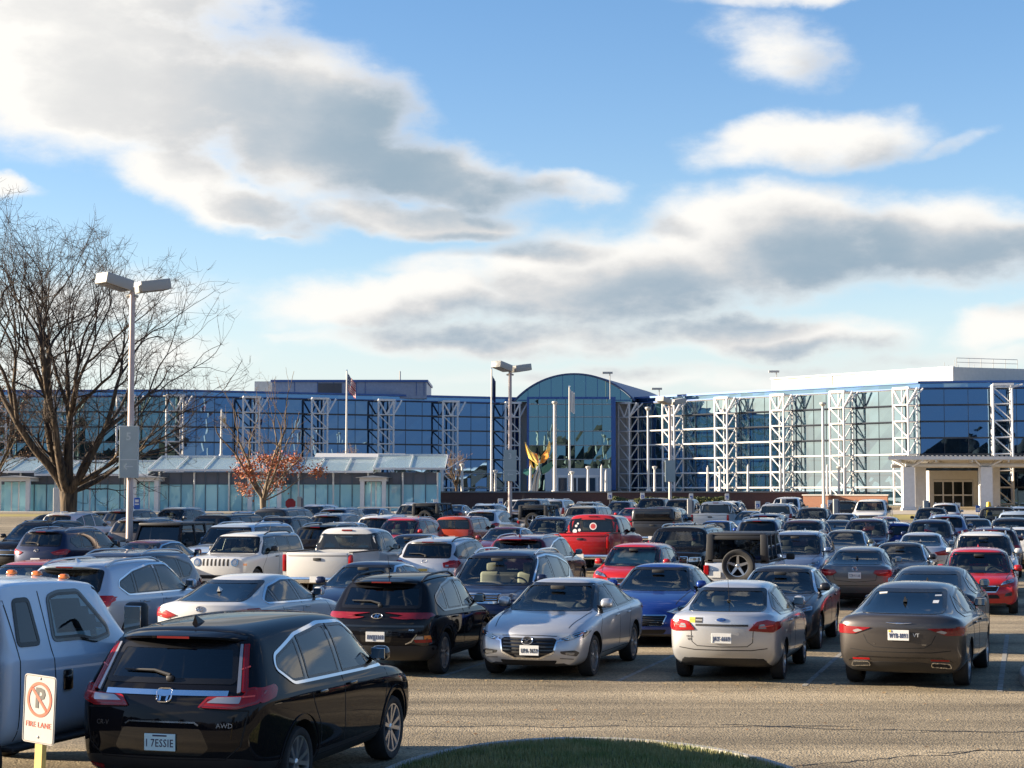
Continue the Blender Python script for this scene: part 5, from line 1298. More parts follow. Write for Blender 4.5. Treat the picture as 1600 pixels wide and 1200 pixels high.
# --- generic crossover, wagon and upright SUV
def k_suv():
    W = 1.86
    def ex(root, sk, b): spoiler(root, sk, b, PAINT, .18, .03)
    d, l, p = rear_kit(W, [(.46, .98), (.60, .90), (.87, .92), (.89, 1.05), (.76, 1.07)], .74, '', wrap=[(-2.12, .93), (-1.86, 1.0), (-1.92, 1.07), (-2.1, 1.08)], trunk=[(.70, .92), (.66, .62), (0, .56)], bump=.55)
    fd, fl, fp = GENF(W, 1.7, 1.2)
    return build_car('suv', CROSS, 4.65, W, 1.70, .35, .23, W5, 1, GLASSF, GLASST, rails='silver', decals=d + fd, lines=l + fl, plates=p + fp, emblems=[('ovals', 0, 1.04, True, 1.0)], wiper=True, extra=ex)
KIND['suv'] = k_suv
def k_rx():
    W = 1.895
    def ex(root, sk, b): spoiler(root, sk, b, PAINT, .24, .03)
    d, l, p = rear_kit(W, [(.46, 1.0), (.66, .90), (.88, .92), (.90, 1.08), (.74, 1.06)], .76, '', wrap=[(-2.25, .95), (-1.95, 1.02), (-2.0, 1.1), (-2.2, 1.1)], trunk=[(.70, .92), (.66, .62), (0, .56)], bump=.55)
    fd, fl, fp = GENF(W, 1.7, 1.2)
    return build_car('suv', HATCH, 4.89, W, 1.69, .36, .235, W5, 0, GLASSF, GLASST, chrome=True, rails='silver', decals=d + fd, lines=l + fl, plates=p + fp, wiper=True, extra=ex)
KIND['rx'] = k_rx
def k_wagon():
    W = 1.82
    def ex(root, sk, b): spoiler(root, sk, b, PAINT, .14, .03)
    d, l, p = rear_kit(W, [(.54, .86), (.84, .86), (.88, .98), (.76, 1.05), (.50, .98)], .78, '', wrap=[(-2.2, .90), (-1.92, .98), (-2.0, 1.04), (-2.2, 1.04)], trunk=[(.66, .86), (.60, .60), (0, .56)], bump=.60, clear=[(.58, .89), (.66, .89), (.66, .93), (.57, .93)], pm=PLATEW)
    d += [('plate_sticker', pmat('amber plate print', (.72, .45, .08), .4), 'rear', [(-.12, .77), (.12, .77), (.12, .83), (-.12, .83)], False, .028, 0)]
    fd, fl, fp = GENF(W, 1.6, 1.15)
    return build_car('station_wagon', WAGON, 4.80, W, 1.62, .34, .22, W5, 1, GLASSF, GLASST, rails='black', decals=d + fd, lines=l + fl, plates=p + fp, emblems=[('stars', 0, 1.03, True, 1.2)], wiper=True, extra=ex)
KIND['wagon'] = k_wagon
# --- dark SUV facing us with chrome slats
def k_slat():
    W = 1.94
    k = front_kit(W, [(.40, .86), (.84, .86), (.86, .97), (.42, .95)], [(-.42, .80), (.42, .80), (.44, .96), (-.44, .96)], fog=[(.60, .44), (.80, .46), (.80, .54), (.62, .52)], intake=[(-.60, .42), (.60, .42), (.56, .60), (-.56, .60)], sl=4, slmat=CHROME, plate_txt=None, wrap=[(1.88, .88), (2.12, .87), (2.1, .95), (1.9, .98)])
    r = rear_kit(W, [(.46, .98), (.60, .92), (.87, .94), (.89, 1.05), (.76, 1.07)], .76, '', wrap=None)
    kk = kits(k, r); kk['lines'] += [('lower_bar', CHROME, 'front', [(-.54, .46 + i*.045), (.54, .46 + i*.045)], .012, False, False, .012) for i in range(3)]
    return build_car('suv', CROSS, 4.80, W, 1.73, .37, .25, W5, 0, GLASSF, GLASST, seat=SEATL, chrome=True, rails='chrome', emblems=[('vw', 0, .88, False, 1.2)], **kk)
KIND['slat'] = k_slat
# --- upright white SUV with seven slots and round lamps
def k_patriot():
    W = 1.785
    d = [('headlight', HEADL, 'front', [(.56 + .105*cos(t*pi/10), .88 + .105*sin(t*pi/10)) for t in range(20)], True, .012, 0), ('lamp_reflector', CLEARL, 'front', [(.56 + .06*cos(t*pi/8), .88 + .06*sin(t*pi/8)) for t in range(16)], True, .016, 0)]
    for i in range(7):
        x = -.36 + .12*i; d.append(('grille_slot', SEAM, 'front', [(x - .028, .79), (x + .028, .79), (x + .028, .975), (x - .028, .975)], False, .003, .015))
    d += [('marker_lamp', AMBER, 'side', [(2.0, .80), (2.12, .80), (2.12, .86), (2.0, .86)], True, .008, .01), ('lower_grille', SEAM, 'front', [(-.50, .44), (.50, .44), (.46, .54), (-.46, .54)], False, .004, .03)]
    r = rear_kit(W, [(.66, .90), (.84, .90), (.84, 1.12), (.66, 1.12)], .80, '')
    return build_car('boxy_suv', BOXY, 4.42, W, 1.665, .35, .215, W5S, 0, GLASSF, GLASST, rails='low', mirror=PLASTIC, handles=PLASTIC, fin='whip',
        decals=d + r[0], lines=r[1], plates=r[2], texts=[('Jeep', .06, CHROME, 'front', 0, 1.03)])
KIND['patriot'] = k_patriot
def k_boxsuv():
    W = 1.95
    d, l, p = rear_kit(W, [(.70, .86), (.90, .86), (.88, 1.28), (.76, 1.28)], .82, '', trunk=[(.70, .90), (.68, .62), (0, .58)])
    fd, fl, fp = front_kit(W, [(.54, .86), (.88, .88), (.88, 1.0), (.56, .99)], [(-.50, .74), (.50, .74), (.52, 1.0), (-.52, 1.0)], intake=[(-.5, .46), (.5, .46), (.5, .56), (-.5, .56)], sl=3, slmat=CHROME, plate_txt='', plz=.62, fog=[(.6, .5), (.78, .5), (.78, .58), (.6, .58)])
    return build_car('boxy_suv', BOXY, 4.95, W, 1.83, .38, .25, W5S, 1, GLASSF, GLASST, rails='silver', decals=d + fd, lines=l + fl, plates=p + fp, wiper=True)
KIND['boxsuv'] = k_boxsuv
# --- saloons facing us
def k_focus():
    W = 1.82
    fd, fl, fp = front_kit(W, [(.44, .66), (.62, .62), (.84, .74), (.85, .80), (.70, .76)], [(-.46, .60), (-.38, .42), (.38, .42), (.46, .60)], fog=[(.58, .36), (.76, .38), (.76, .46), (.60, .44)], intake=[(-.40, .26), (.40, .26), (.46, .34), (-.46, .34)], sl=5, plate_txt=None, wrap=[(1.50, .80), (1.80, .70), (1.86, .70), (1.74, .80)])
    r = rear_kit(W, [(.60, .86), (.86, .86), (.86, .96), (.62, .98)], .66, '')
    return build_car('sedan', SEDAN, 4.54, W, 1.47, .32, .21, W5, 0, GLASSF, **kits((fd, fl, fp), r), fin=False)
KIND['focus'] = k_focus
# --- pickups: cab and bonnet as one body, bed and tailgate apart
def k_pickup(crew=False, W=1.95, H=1.88, L=5.5, cap=None, tg_text=None, lamp=REDL, handle=PLASTIC):
    bedl = 1.75 if crew else 2.0
    cab_back = -L/2 + bedl + .06
    def ex(root, sk, b):
        hw = W/2 - .02; y0 = -L/2 + .10; y1 = cab_back - .03; zt = 1.28 * H/1.88; zb = .52
        m = MB(); ra = b['ra']; rw = b['rw_'] * 1.18
        for sx in (-1, 1):
            n = 14; pts = [(y0, zb)]
            pts += [(ra - rw*cos(pi*i/n), max(zb, b['rw_'] + rw*sin(pi*i/n))) for i in range(n + 1)] + [(y1, zb), (y1, zt), (y0, zt)]
            x1, x0 = sx*hw, sx*(hw - .09)
            k = len(pts); vs = [(x1, p[0], p[1]) for p in pts] + [(x0, p[0], p[1]) for p in pts]
            fs = [tuple(range(k)) if sx > 0 else tuple(reversed(range(k))), tuple(range(k, 2*k)) if sx < 0 else tuple(reversed(range(k, 2*k)))]
            for i in range(k):
                j = (i + 1) % k; fs.append((i, k + i, k + j, j) if sx > 0 else (j, k + j, k + i, i))
            m.add(vs, fs)
            m.box((min(x0, x1) - .01, y0 + .02, zt - .005), (max(x0, x1) + .01, y1, zt + .025), 1)
        m.box((-hw + .08, y1 - .05, zb), (hw - .08, y1, zt)); m.box((-hw + .08, y0 + .03, zb + .02), (hw - .08, y1 - .05, zb + .12), 1)
        m.build('bed', [PAINT, PLASTIC], root)
        m = MB(); rbox(m, (0, y0 + .005, (zb + .10 + zt)/2), (2*hw - .22, .07, zt - zb - .10), .02); rbox(m, (0, y0 - .02, zt - .06), (2*hw - .26, .05, .07), .02)
        tg = m.build('tailgate', PAINT, root, smooth=True, angle=50)
        m = MB(); rbox(m, (0, y0 - .04, zt - .17), (.22, .03, .07), .012); m.build('tailgate_handle', handle, tg, smooth=True)
        for sx in (-1, 1):
            m = MB(); rbox(m, (sx*(hw - .055), y0 + .01, zt - .27), (.13, .08, .44), .03); m.build('taillight', lamp, root, smooth=True)
        m = MB(); rbox(m, (0, y0 - .06, .58), (2*hw - .06, .14, .16), .03); m.build('rear_bumper', CHROME, root, smooth=True)
        o = plate(root, 0, y0 - .14, .60, '', True)
        if crew is False or True:
            h, n = sk.ray('rear', 0, H - .075); m = MB(); rbox(m, h + Vector((0, -.008, 0)), (.30, .025, .045), .01); m.build('brake_light', DKRED, root)
        if cap:
            m = MB(); rbox(m, (0, (y0 + y1)/2, zt + .28), (2*hw - .02, y1 - y0, .56), .12, None, 0, .93, 3); m.build('bed_cap', PAINT, root, smooth=True)
            m = MB(); rbox(m, (0, y0 + .005, zt + .28), (2*hw - .42, .05, .36), .06); m.build('cap_window', GLOSSBLK, root, smooth=True)
            for sx in (-1, 1): m = MB(); rbox(m, (sx*(hw - .03), (y0+y1)/2, zt + .28), (.05, y1 - y0 - .35, .30), .02); m.build('cap_window', GLOSSBLK, root)
        m = MB(); m.box((-.5, -L/2 + .4, .45), (.5, cab_back + .2, .58)); m.build('chassis', WELL, root)
        if tg_text: text_obj(tg_text, .17, CHROME, tg, (0, y0 - .05, zt - .42), bold=.004)
    fd, fl, fp = front_kit(W, [(.58, .88), (.88, .90), (.88, 1.04), (.60, 1.03)], [(-.54, .74), (.54, .74), (.56, 1.04), (-.56, 1.04)], intake=[(-.5, .50), (.5, .50), (.5, .58), (-.5, .58)], sl=3, slmat=CHROME, plate_txt=None)
    base = dict(CAB)
    if crew:      # longer cab: shift the rear stations back
        sh = -.75; st = []
        for s in CAB['st']:
            y = s[0] + (sh if s[0] < -.1 else 0); st.append((y,) + s[1:])
        base['st'] = st; base['dlo'] = [(-1.25, 1.15), (-1.17, 1.53), (-.3, 1.575), (.44, 1.55), (.95, 1.15), (1.02, 1.09)]; base['pil'] = ((-.28, .02),)
    global CABX
    b0 = base; KX = base
    base['ra'] = 0; base['fa'] = 0
    ky = L / CAB['L']
    base['ra'] = (-L/2 + 1.15) / ky; base['fa'] = (L/2 - .92) / ky
    return build_cab('pickup_truck', base, L, W, H, cab_back, decals=fd, lines=fl, extra=ex, crew=crew)
def build_cab(kind, base, L, W, H, cab_back, **k):
    crew = k.pop('crew', False); rw = k.pop('rw', .385)
    g = globals(); old = g['CAB']; g['CAB'] = base
    try: return build_car(kind, base, L, W, H, rw, .25, W5S, 0, GLASSF, GLASST if crew else GLASSF, handles=False, fin=False, mirror=PLASTIC, ylen=(cab_back, L/2), **k)
    finally: g['CAB'] = old
KIND['pickup'] = lambda: k_pickup(False)
KIND['crewcab'] = lambda: k_pickup(True, 2.02, 1.96, 5.85)
KIND['captruck'] = lambda: k_pickup(True, 2.0, 1.93, 5.8, cap=True)
# --- open-top style 4x4 with flat panels and a spare wheel
def k_wrangler(four=True):
    W, H, L = 1.80, 1.84, 4.55 if four else 3.9
    root = empty('offroad_vehicle'); hw = .80; yr = -L/2 + .30; yf = L/2 - .25; yw = yf - 1.35
    m = MB(); rbox(m, (0, (yr + yw)/2, .82), (2*hw, yw - yr, .62), .05); rbox(m, (0, (yw + yf)/2, .86), (1.30, yf - yw + .05, .50), .06, None, 0, .94); rbox(m, (0, yf + .02, .84), (1.30, .10, .56), .03)
    body = m.build('body', PAINT, root, smooth=True, angle=40)
    # hardtop with true openings: roof slab, posts
    zt = 1.13; zr = H
    m = MB(); rbox(m, (0, (yr + yw)/2 - .10, zr - .05), (2*hw - .16, yw - yr - .28, .10), .045)
    for sx in (-1, 1):
        for y, w in ((yr + .06, .12), ((yr + yw)/2 - .55, .10), ((yr + yw)/2 + .22, .09)): rbox(m, (sx*(hw - .075), y, (zt + zr)/2 - .03), (.07, w, zr - zt), .02, Matrix.Rotation(sx*-.07, 4, 'Y'))
        rbox(m, (sx*(hw - .03), (yr + yw)/2 - .2, zt + .02), (.06, yw - yr - .4, .06), .02)
    for sx in (-1, 1): rbox(m, (sx*(hw - .14), yr + .02, (zt + zr)/2 - .03), (.17, .06, zr - zt), .02)
    rbox(m, (0, yr + .03, zr - .12), (2*hw - .2, .06, .10), .02); rbox(m, (0, yr + .02, zt + .03), (2*hw - .1, .06, .08), .02)
    m.build('hardtop', pmat('black hardtop', (.022, .022, .024), .5), root, smooth=True, angle=40)
    # windscreen frame
    m = MB(); t = Matrix.Rotation(.42, 4, 'X')
    for sx in (-1, 1): m.beam((sx*(hw - .06), yw - .02, zt - .04), (sx*(hw - .13), yw - .34, zr - .03), .08, .09)
    m.beam((-hw + .1, yw - .34, zr - .04), (hw - .1, yw - .34, zr - .04), .10, .08); m.beam((-hw + .05, yw - .02, zt - .02), (hw - .05, yw - .02, zt - .02), .10, .08)
    m.build('windscreen_frame', PAINT, root)
    m = MB(); m.add([(-hw + .10, yw - .02, zt), (hw - .10, yw - .02, zt), (hw - .16, yw - .33, zr - .08), (-hw + .16, yw - .33, zr - .08)], [(3,2,1,0)]); m.build('windscreen', GLASST, root)
    m = MB(); m.add([(-hw + .2, yr + .005, zt + .06), (hw - .2, yr + .005, zt + .06), (hw - .22, yr + .005, zr - .16), (-hw + .22, yr + .005, zr - .16)], [(0,1,2,3)]); m.build('rear_window', GLASST, root)
    for sx in (-1, 1):
        ya = [yr + .12, (yr + yw)/2 - .60, (yr + yw)/2 - .50, (yr + yw)/2 + .18, (yr + yw)/2 + .27, yw - .10]
        for i in (0, 2, 4):
            b1 = ya[i+1]; m = MB(); top = ya[i+1] if i < 4 else yw - .36
            m.add([(sx*(hw - .015), ya[i], zt + .05), (sx*(hw - .015), b1, zt + .05), (sx*(hw - .105), top, zr - .09), (sx*(hw - .105), ya[i], zr - .09)], [(0,1,2,3) if sx > 0 else (3,2,1,0)])
            m.build('side_window', GLASST, root)
        for y, z in ((yf - .30, 1), (yr + .62, 0)):
            m = MB(); r = .46; pts = [Vector((sx*(hw + .02), y + r*cos(a), .42 + r*sin(a))) for a in [pi*i/10*1.0 for i in range(11)]]
            for i in range(10): m.beam(pts[i], pts[i+1], .22 if z == 0 else .32, .05, up=(pts[i] - Vector((sx*hw, y, .4))).normalized())
            m.build('fender', PLASTIC, root)
        h = MB(); rbox(h, (sx*(hw - .05), yr - .02, .93), (.13, .06, .24), .02); h.build('taillight', REDL, root)
        m = MB(); rbox(m, (sx*(hw + .20), yw - .22, 1.20), (.22, .09, .17), .04); m.beam((sx*(hw - .02), yw - .18, 1.12), (sx*(hw + .18), yw - .20, 1.16), .05, .04); mo = m.build('mirror', PLASTIC, root, smooth=True)
        m = MB(); m.lathe([(.001, .05), (.085, .04), (.10, 0), (.10, -.03)], 20, 0, Matrix.Translation((sx*.47, yf + .075, .92)) @ Matrix.Rotation(pi/2, 4, 'Z')); m.build('headlight', HEADL, root, smooth=True)
    m = MB()
    for i in range(7): m.box((-.30 + .10*i - .025, yf + .068, .70), (-.30 + .10*i + .025, yf + .076, 1.02))
    m.build('grille', SEAM, root)
    m = MB(); rbox(m, (0, yf + .18, .58), (1.5, .22, .18), .05); m.build('front_bumper', PLASTIC, root, smooth=True)
    m = MB(); rbox(m, (0, yr - .10, .58), (1.5, .20, .16), .05); m.build('rear_bumper', PLASTIC, root, smooth=True)
    sp = make_wheel(root, 0, 0, .40, .26, W5S, 1); 
    M = Matrix.Translation((.06, yr - .17, 1.05)) @ Matrix.Rotation(-pi/2, 4, 'Z') @ Matrix.Translation((0, 0, -.40))
    sp.data.transform(M); sp.children[0].data.transform(M); sp.name = 'spare_wheel'
    m = MB(); rbox(m, (.02, yr - .03, 1.36), (.26, .05, .07), .02); m.build('brake_light', DKRED, root)
    plate(root, -.55, yr - .02, .82, '', True)
    for y in (yf - .30, yr + .62):
        for sx in (-1, 1): make_wheel(root, sx*(hw + .0), y, .40, .26, W5S, sx)
    for sx in (-1, 1):
        m = MB(); rbox(m, (sx*.38, yw - 1.1, 1.0), (.5, .5, .16), .05); rbox(m, (sx*.38, yw - 1.4, 1.28), (.48, .14, .5), .05); rbox(m, (sx*.38, yw - 1.46, 1.58), (.26, .1, .18), .04); m.build('seat', SEATD, root, smooth=True)
    m = MB(); rbox(m, (0, yw - .25, 1.08), (1.5, .4, .16), .05); m.build('dashboard', DASH, root, smooth=True)
    return root
KIND['wrangler'] = k_wrangler

# --- big extended-cab work truck on the left
def k_duty():
    L, W, H = 5.3, 2.03, 2.07
    base = dict(CAB, roc=.55, shc=.5, bec=.6); st = []
    for s in CAB['st']:
        y = s[0] + (-.34 if s[0] < -.1 else 0); st.append((y,) + s[1:])
    base['st'] = st; ky = L/CAB['L']; cab_back = -1.02
    base['dlo'] = [(-.16, 1.19), (-.13, 1.52), (.02, 1.55), (.36, 1.545), (.72, 1.24), (.72, 1.17), (.45, 1.14), (.25, 1.18)]; base['pil'] = ((-5, .02),)
    base['ra'] = (-L/2 + 1.25)/ky; base['fa'] = (L/2 - .95)/ky
    SILV = paint('pale blue silver paint', (0.60, 0.73, 0.86), 0, .35)
    def ex(root, sk, b):
        kz = b['kz']; lo, hi = b['rw']
        for sx in (-1, 1):
            P = rnd_poly([(-.80, 1.43), (-.42, 1.42), (-.47, 1.88), (-.74, 1.88)], .07, 5); m = MB()
            sk.patch(m, 'side', P, .006, .018, sx); sk.ribbon(m, 'side', inset(P, .02), .045, .009, sx, True, 1); m.build('side_window', [GLASST, FRIT], root, smooth=True, angle=50)
            m = MB(); sk.ribbon(m, 'side', [(-.30, 1.93), (-.26, 1.4), (-.20, .9), (-.20, .5)], .013, .002, sx); sk.ribbon(m, 'side', [(-.86, 1.93), (-.80, 1.3), (-.78, .5)], .013, .002, sx); sk.ribbon(m, 'side', [(1.25, 1.30), (1.05, .9), (1.05, .5)], .013, .002, sx)
            m.build('panel_gap', SEAM, root)
            h, n = sk.ray('side', -.02, 1.06, sx); m = MB(); rbox(m, h + n*.01, (.03, .15, .20), .02); m.build('door_handle', GLOSSBLK, root, smooth=True)
            m = MB(); x = sx*1.02
            m.beam((x*.97, .98, 1.30), (sx*1.24, .80, 1.50), .05, .06); m.beam((x*.97, .98, 1.26), (sx*1.24, .80, 1.40), .05, .06); rbox(m, (sx*1.30, .78, 1.56), (.24, .14, .42), .05)
            mo = m.build('mirror', PLASTIC, root, smooth=True, angle=50); m = MB(); rbox(m, (sx*1.30, .705, 1.56), (.19, .012, .35), .004); m.build('mirror_glass', MIRG, mo)
            m = MB(); rbox(m, (sx*.98, 0, .50), (.20, 2.0, .05), .02); m.build('step', PLASTIC, root)
        for x in (-.62, -.3, 0, .3, .62):
            h, n = sk.ray('top', x, .50); m = MB(); rbox(m, h + Vector((0, 0, .03)), (.11, .08, .05), .02, None, 0, .8); m.build('marker_lamp', AMBER, root, smooth=True)
        y0, y1 = -L/2, cab_back - .12
        m = MB()
        for sx in (-1, 1): rbox(m, (sx*.86, (y0+y1)/2, .98), (.34, y1 - y0, .78), .03)
        rbox(m, (0, (y0+y1)/2, .74), (1.4, y1 - y0, .12), .02); rbox(m, (0, y0 + .04, .95), (1.4, .08, .5), .02)
        m.build('service_body', pmat('dark grey steel body', (.045, .048, .052), .45), root, smooth=True, angle=40)
        m = MB(); rbox(m, (0, y1 + .02, 1.45), (1.8, .06, .95), .03)
        for x in (-.6, -.2, .2, .6): m.beam((x, y1 - .03, 1.0), (x, y1 - .03, 1.9), .04, .04)
        m.build('headache_rack', PLASTIC, root)
    fd, fl, fp = front_kit(W, [(.62, .92), (.92, .94), (.92, 1.10), (.64, 1.09)], [(-.56, .78), (.56, .78), (.58, 1.10), (-.58, 1.10)], sl=3, slmat=CHROME, plate_txt=None)
    r = build_cab('work_truck', base, L, W, H, cab_back, decals=fd, lines=fl, extra=ex, mir=False, rw=.40)
    return r
KIND['duty'] = k_duty
# ------------------------------------------------------------------ lamp posts, flag poles, signs
POLE = pmat('weathered pole paint', (0.56, 0.46, 0.42), .5, noise_amt=.08)
LHEAD = pmat('lamp head paint', (0.42, 0.41, 0.37), .5)
SIGNG = pmat('grey green sign panel', (0.38, 0.44, 0.43), .45, noise_amt=.05)
SIGNW = pmat('sign white', (0.62, 0.64, 0.62), .5)
SIGNF = pmat('faded sign lettering', (0.56, 0.60, 0.58), .5)
def lamp_post(px, s, ytop, sign, label, faded=True, arrow=True, sgn_top=None, sgn_bot=None, sw=.60, turn=0.0, lean=0.0):
    Y = FPX / s; p = at(px, HOR, Y); g = ground_z(Y); r = tag(empty('street_lamp', (p.x, Y, g), turn), label, 'street lamp', 'street lamps in the parking lot')
    zt = zat(ytop, Y) - g
    m = MB(); m.tube([(0, 0, .75), (0, 0, zt - .15)], [.11, .085], 12); m.build('pole', POLE, r, smooth=True, angle=60)
    m = MB(); m.lathe([(.001, .8), (.26, .8), (.30, .74), (.30, -.2)], 20, 0, Matrix.Rotation(-pi/2, 4, 'Y')); m.build('concrete_base', CONC, r, smooth=True)
    m = MB(); m.tube([(-.18, 0, zt - .3), (0, 0, zt - .22), (.18, 0, zt - .3)], .05, 6); m.tube([(0, 0, zt - .35), (0, 0, zt)], .07, 8); m.build('arm', LHEAD, r)
    for dv, el in ((Vector((-.62, -.78, 0)), .20), (Vector((.80, .60, 0)), .16)):
        u = (dv.normalized() + Vector((0, 0, el))).normalized(); sdw = u.cross(Vector((0, 0, 1))).normalized(); nn = sdw.cross(u)
        M = Matrix.Translation(Vector((0, 0, zt - .02)) + u*.68) @ Matrix((u, -sdw, nn)).transposed().to_4x4()
        m = MB(); rbox(m, (0, 0, 0), (1.0, .62, .34), .025); m.v = [tuple(M @ Vector(v)) for v in m.v]; h = m.build('lamp_head', LHEAD, r, smooth=True, angle=40)
        b = MB(); b.box((-.42, -.25, -.182), (.42, .25, -.165), M=M); b.build('lens', pmat('dark lamp glass', (.05, .05, .045), .2), h)
    if sgn_top:
        z1 = zat(sgn_top, Y) - g; z0 = zat(sgn_bot, Y) - g; m = MB(); rbox(m, (0, -.14, (z0 + z1)/2), (sw, .12, z1 - z0), .01)
        for z in (z0 + .2, z1 - .2): m.box((-.1, -.09, z - .03), (.1, .09, z + .03))
        sg = m.build('direction_sign', SIGNG, r); ink = SIGNF if faded else SIGNW; hh = z1 - z0
        if sign:
            text_obj(sign, .40 if not faded else .34, ink, sg, (0, -.205, z1 - .26 * hh * .8), bold=.006)
            if arrow:
                m = MB(); za = z0 + .22 * hh
                m.box((-.12, -.208, za - .018), (.15, -.201, za + .018)); m.beam((-.13, -.2045, za), (-.04, -.2045, za + .09), .007, .035); m.beam((-.13, -.2045, za), (-.04, -.2045, za - .09), .007, .035); m.build('arrow', ink, sg)
                m = MB(); m.box((-sw*.42, -.207, z0 + hh*.345), (sw*.46, -.201, z0 + hh*.36)); m.build('divider', SIGNW, sg)
    return r
lamp_post(203, 50, 449, '5', 'tall two headed lamp post with faded sign numbered 5 by the bare tree', True, True, 666, 747, .60, -.08)
lamp_post(797, 30.5, 577, '3', 'two headed lamp post with a grey sign numbered 3 before the arched atrium', False, True, 703, 752, .66)
lamp_post(1047, 24, 629, '', 'two headed lamp post with a blank grey sign before the sunlit wing', True, False, 719, 753, .66)
def tall_pole(px, s, ytop, ybot, label, name='street_lamp', cat='lamp post', rad=.14, head=True, mat=POLE):
    Y = FPX / s; p = at(px, HOR, Y); zb = zat(ybot, Y); zt = zat(ytop, Y); r = tag(empty(name, (p.x, Y, zb)), label, cat)
    m = MB(); m.tube([(0, 0, 0), (0, 0, zt - zb)], [rad, rad*.8], 10); m.lathe([(rad*1.8, -.1), (rad*1.8, .2), (rad*1.1, .3)], 12, 0, Matrix.Rotation(-pi/2, 4, 'Y')); m.build('pole', mat, r, smooth=True, angle=60)
    if head: m = MB(); m.lathe([(.001, .32), (.30, .26), (.34, .12), (.14, -.12)], 14, 0, Matrix.Translation((0, 0, zt - zb)) @ Matrix.Rotation(-pi/2, 4, 'Y')); m.build('lamp_head', LHEAD, r, smooth=True)
    else: m = MB(); m.lathe([(.001, .22), (.09, .16), (.11, .08), (.05, -.05)], 12, 0, Matrix.Translation((0, 0, zt - zb)) @ Matrix.Rotation(-pi/2, 4, 'Y')); m.build('finial', LHEAD, r, smooth=True)
    return r
tall_pole(867, 14.2, 631, 770, 'tall pale round-topped light column left of the limp white flag', mat=CREAM, rad=.22)
tall_pole(1287, 15.6, 633, 792, 'thin tall pale light column near the orange brick planter wall', mat=CREAM, rad=.16)
tall_pole(1013, 14.6, 640, 768, 'slim pale light column left of the lamp post with blank sign', mat=CREAM, rad=.14)
# flag poles
def cloth(mb, w, h, seed, droop, mi_fn):
    n, k = 16, 14; rr = random.Random(seed)
    def pt(i, j):
        u = i / n; v = j / k
        return Vector((w * u * (1 - droop) , .10 * w * sin(u * 9 + v * 2.2) * (0.3 + u), -h * v - droop * w * u * (1.1 - .2*v) + .03*sin(u*14)))
    for j in range(k):
        for i in range(n): mb.quad(pt(i, j), pt(i, j+1), pt(i+1, j+1), pt(i+1, j), mi_fn((i + .5)/n, (j + .5)/k))
FLR = pmat('flag red', (.42, .03, .04), .8); FLW = pmat('flag white', (.66, .64, .60), .8); FLB = pmat('flag navy', (.02, .03, .12), .8); FLBK = pmat('flag dark', (.03, .03, .06), .8)
def flag_pole(px, s, ytop, ybot, label, size, droop, mats, fn, seed, z_off=.25, rad=.14):
    Y = FPX / s; p = at(px, HOR, Y); zb = zat(ybot, Y); zt = zat(ytop, Y)
    r = tag(empty('flag_pole', (p.x, Y, zb)), label, 'flag pole', 'flag poles before the office building')
    m = MB(); m.tube([(0, 0, 0), (0, 0, zt - zb)], [rad, rad*.55], 12); m.lathe([(rad*1.7, 0), (rad*1.7, .18), (rad, .3)], 12, 0, Matrix.Rotation(-pi/2, 4, 'Y')); m.build('pole', CREAM, r, smooth=True, angle=60)
    m = MB(); m.lathe([(.001, .2), (.1, .14), (.1, .06), (.03, 0)], 10, 0, Matrix.Translation((0, 0, zt - zb)) @ Matrix.Rotation(-pi/2, 4, 'Y')); m.build('finial', CHROME, r, smooth=True)
    m = MB(); cloth(m, size[0], size[1], seed, droop, fn); f = m.build('flag', mats, r, smooth=True, angle=0); f.location = (rad*.7, 0, zt - zb - z_off)
def stars(u, v):
    if u < .42 and v < .54: return 2 if (int(u*19) + int(v*17)) % 3 else 1
    return 0 if int(v * 13) % 2 == 0 else 1
flag_pole(541, 14, 580, 722, 'flag pole flying a striped red and white national flag above the glass arcade', (2.0, 1.9), .55, [FLR, FLW, FLB], stars, 1)
flag_pole(768, 14.6, 577, 771, 'flag pole with a limp dark blue flag left of the arched atrium', (.9, 2.6), .62, [FLB, FLBK], lambda u, v: 0 if (u - .5)**2 + (v - .4)**2 > .04 else 1, 2, .7)
flag_pole(890, 14.6, 605, 769, 'flag pole with a limp white flag in front of the arched atrium', (.8, 2.3), .4, [FLW, GREYST], lambda u, v: 0, 3, .3)
flag_pole(345, 14, 641, 713, 'short flag pole with a pale cream flag behind the bare tree', (1.0, 1.4), .55, [FLW, pmat('flag gold', (.45, .28, .06), .8)], lambda u, v: 1 if .3 < u < .7 and .3 < v < .7 else 0, 4, .2)
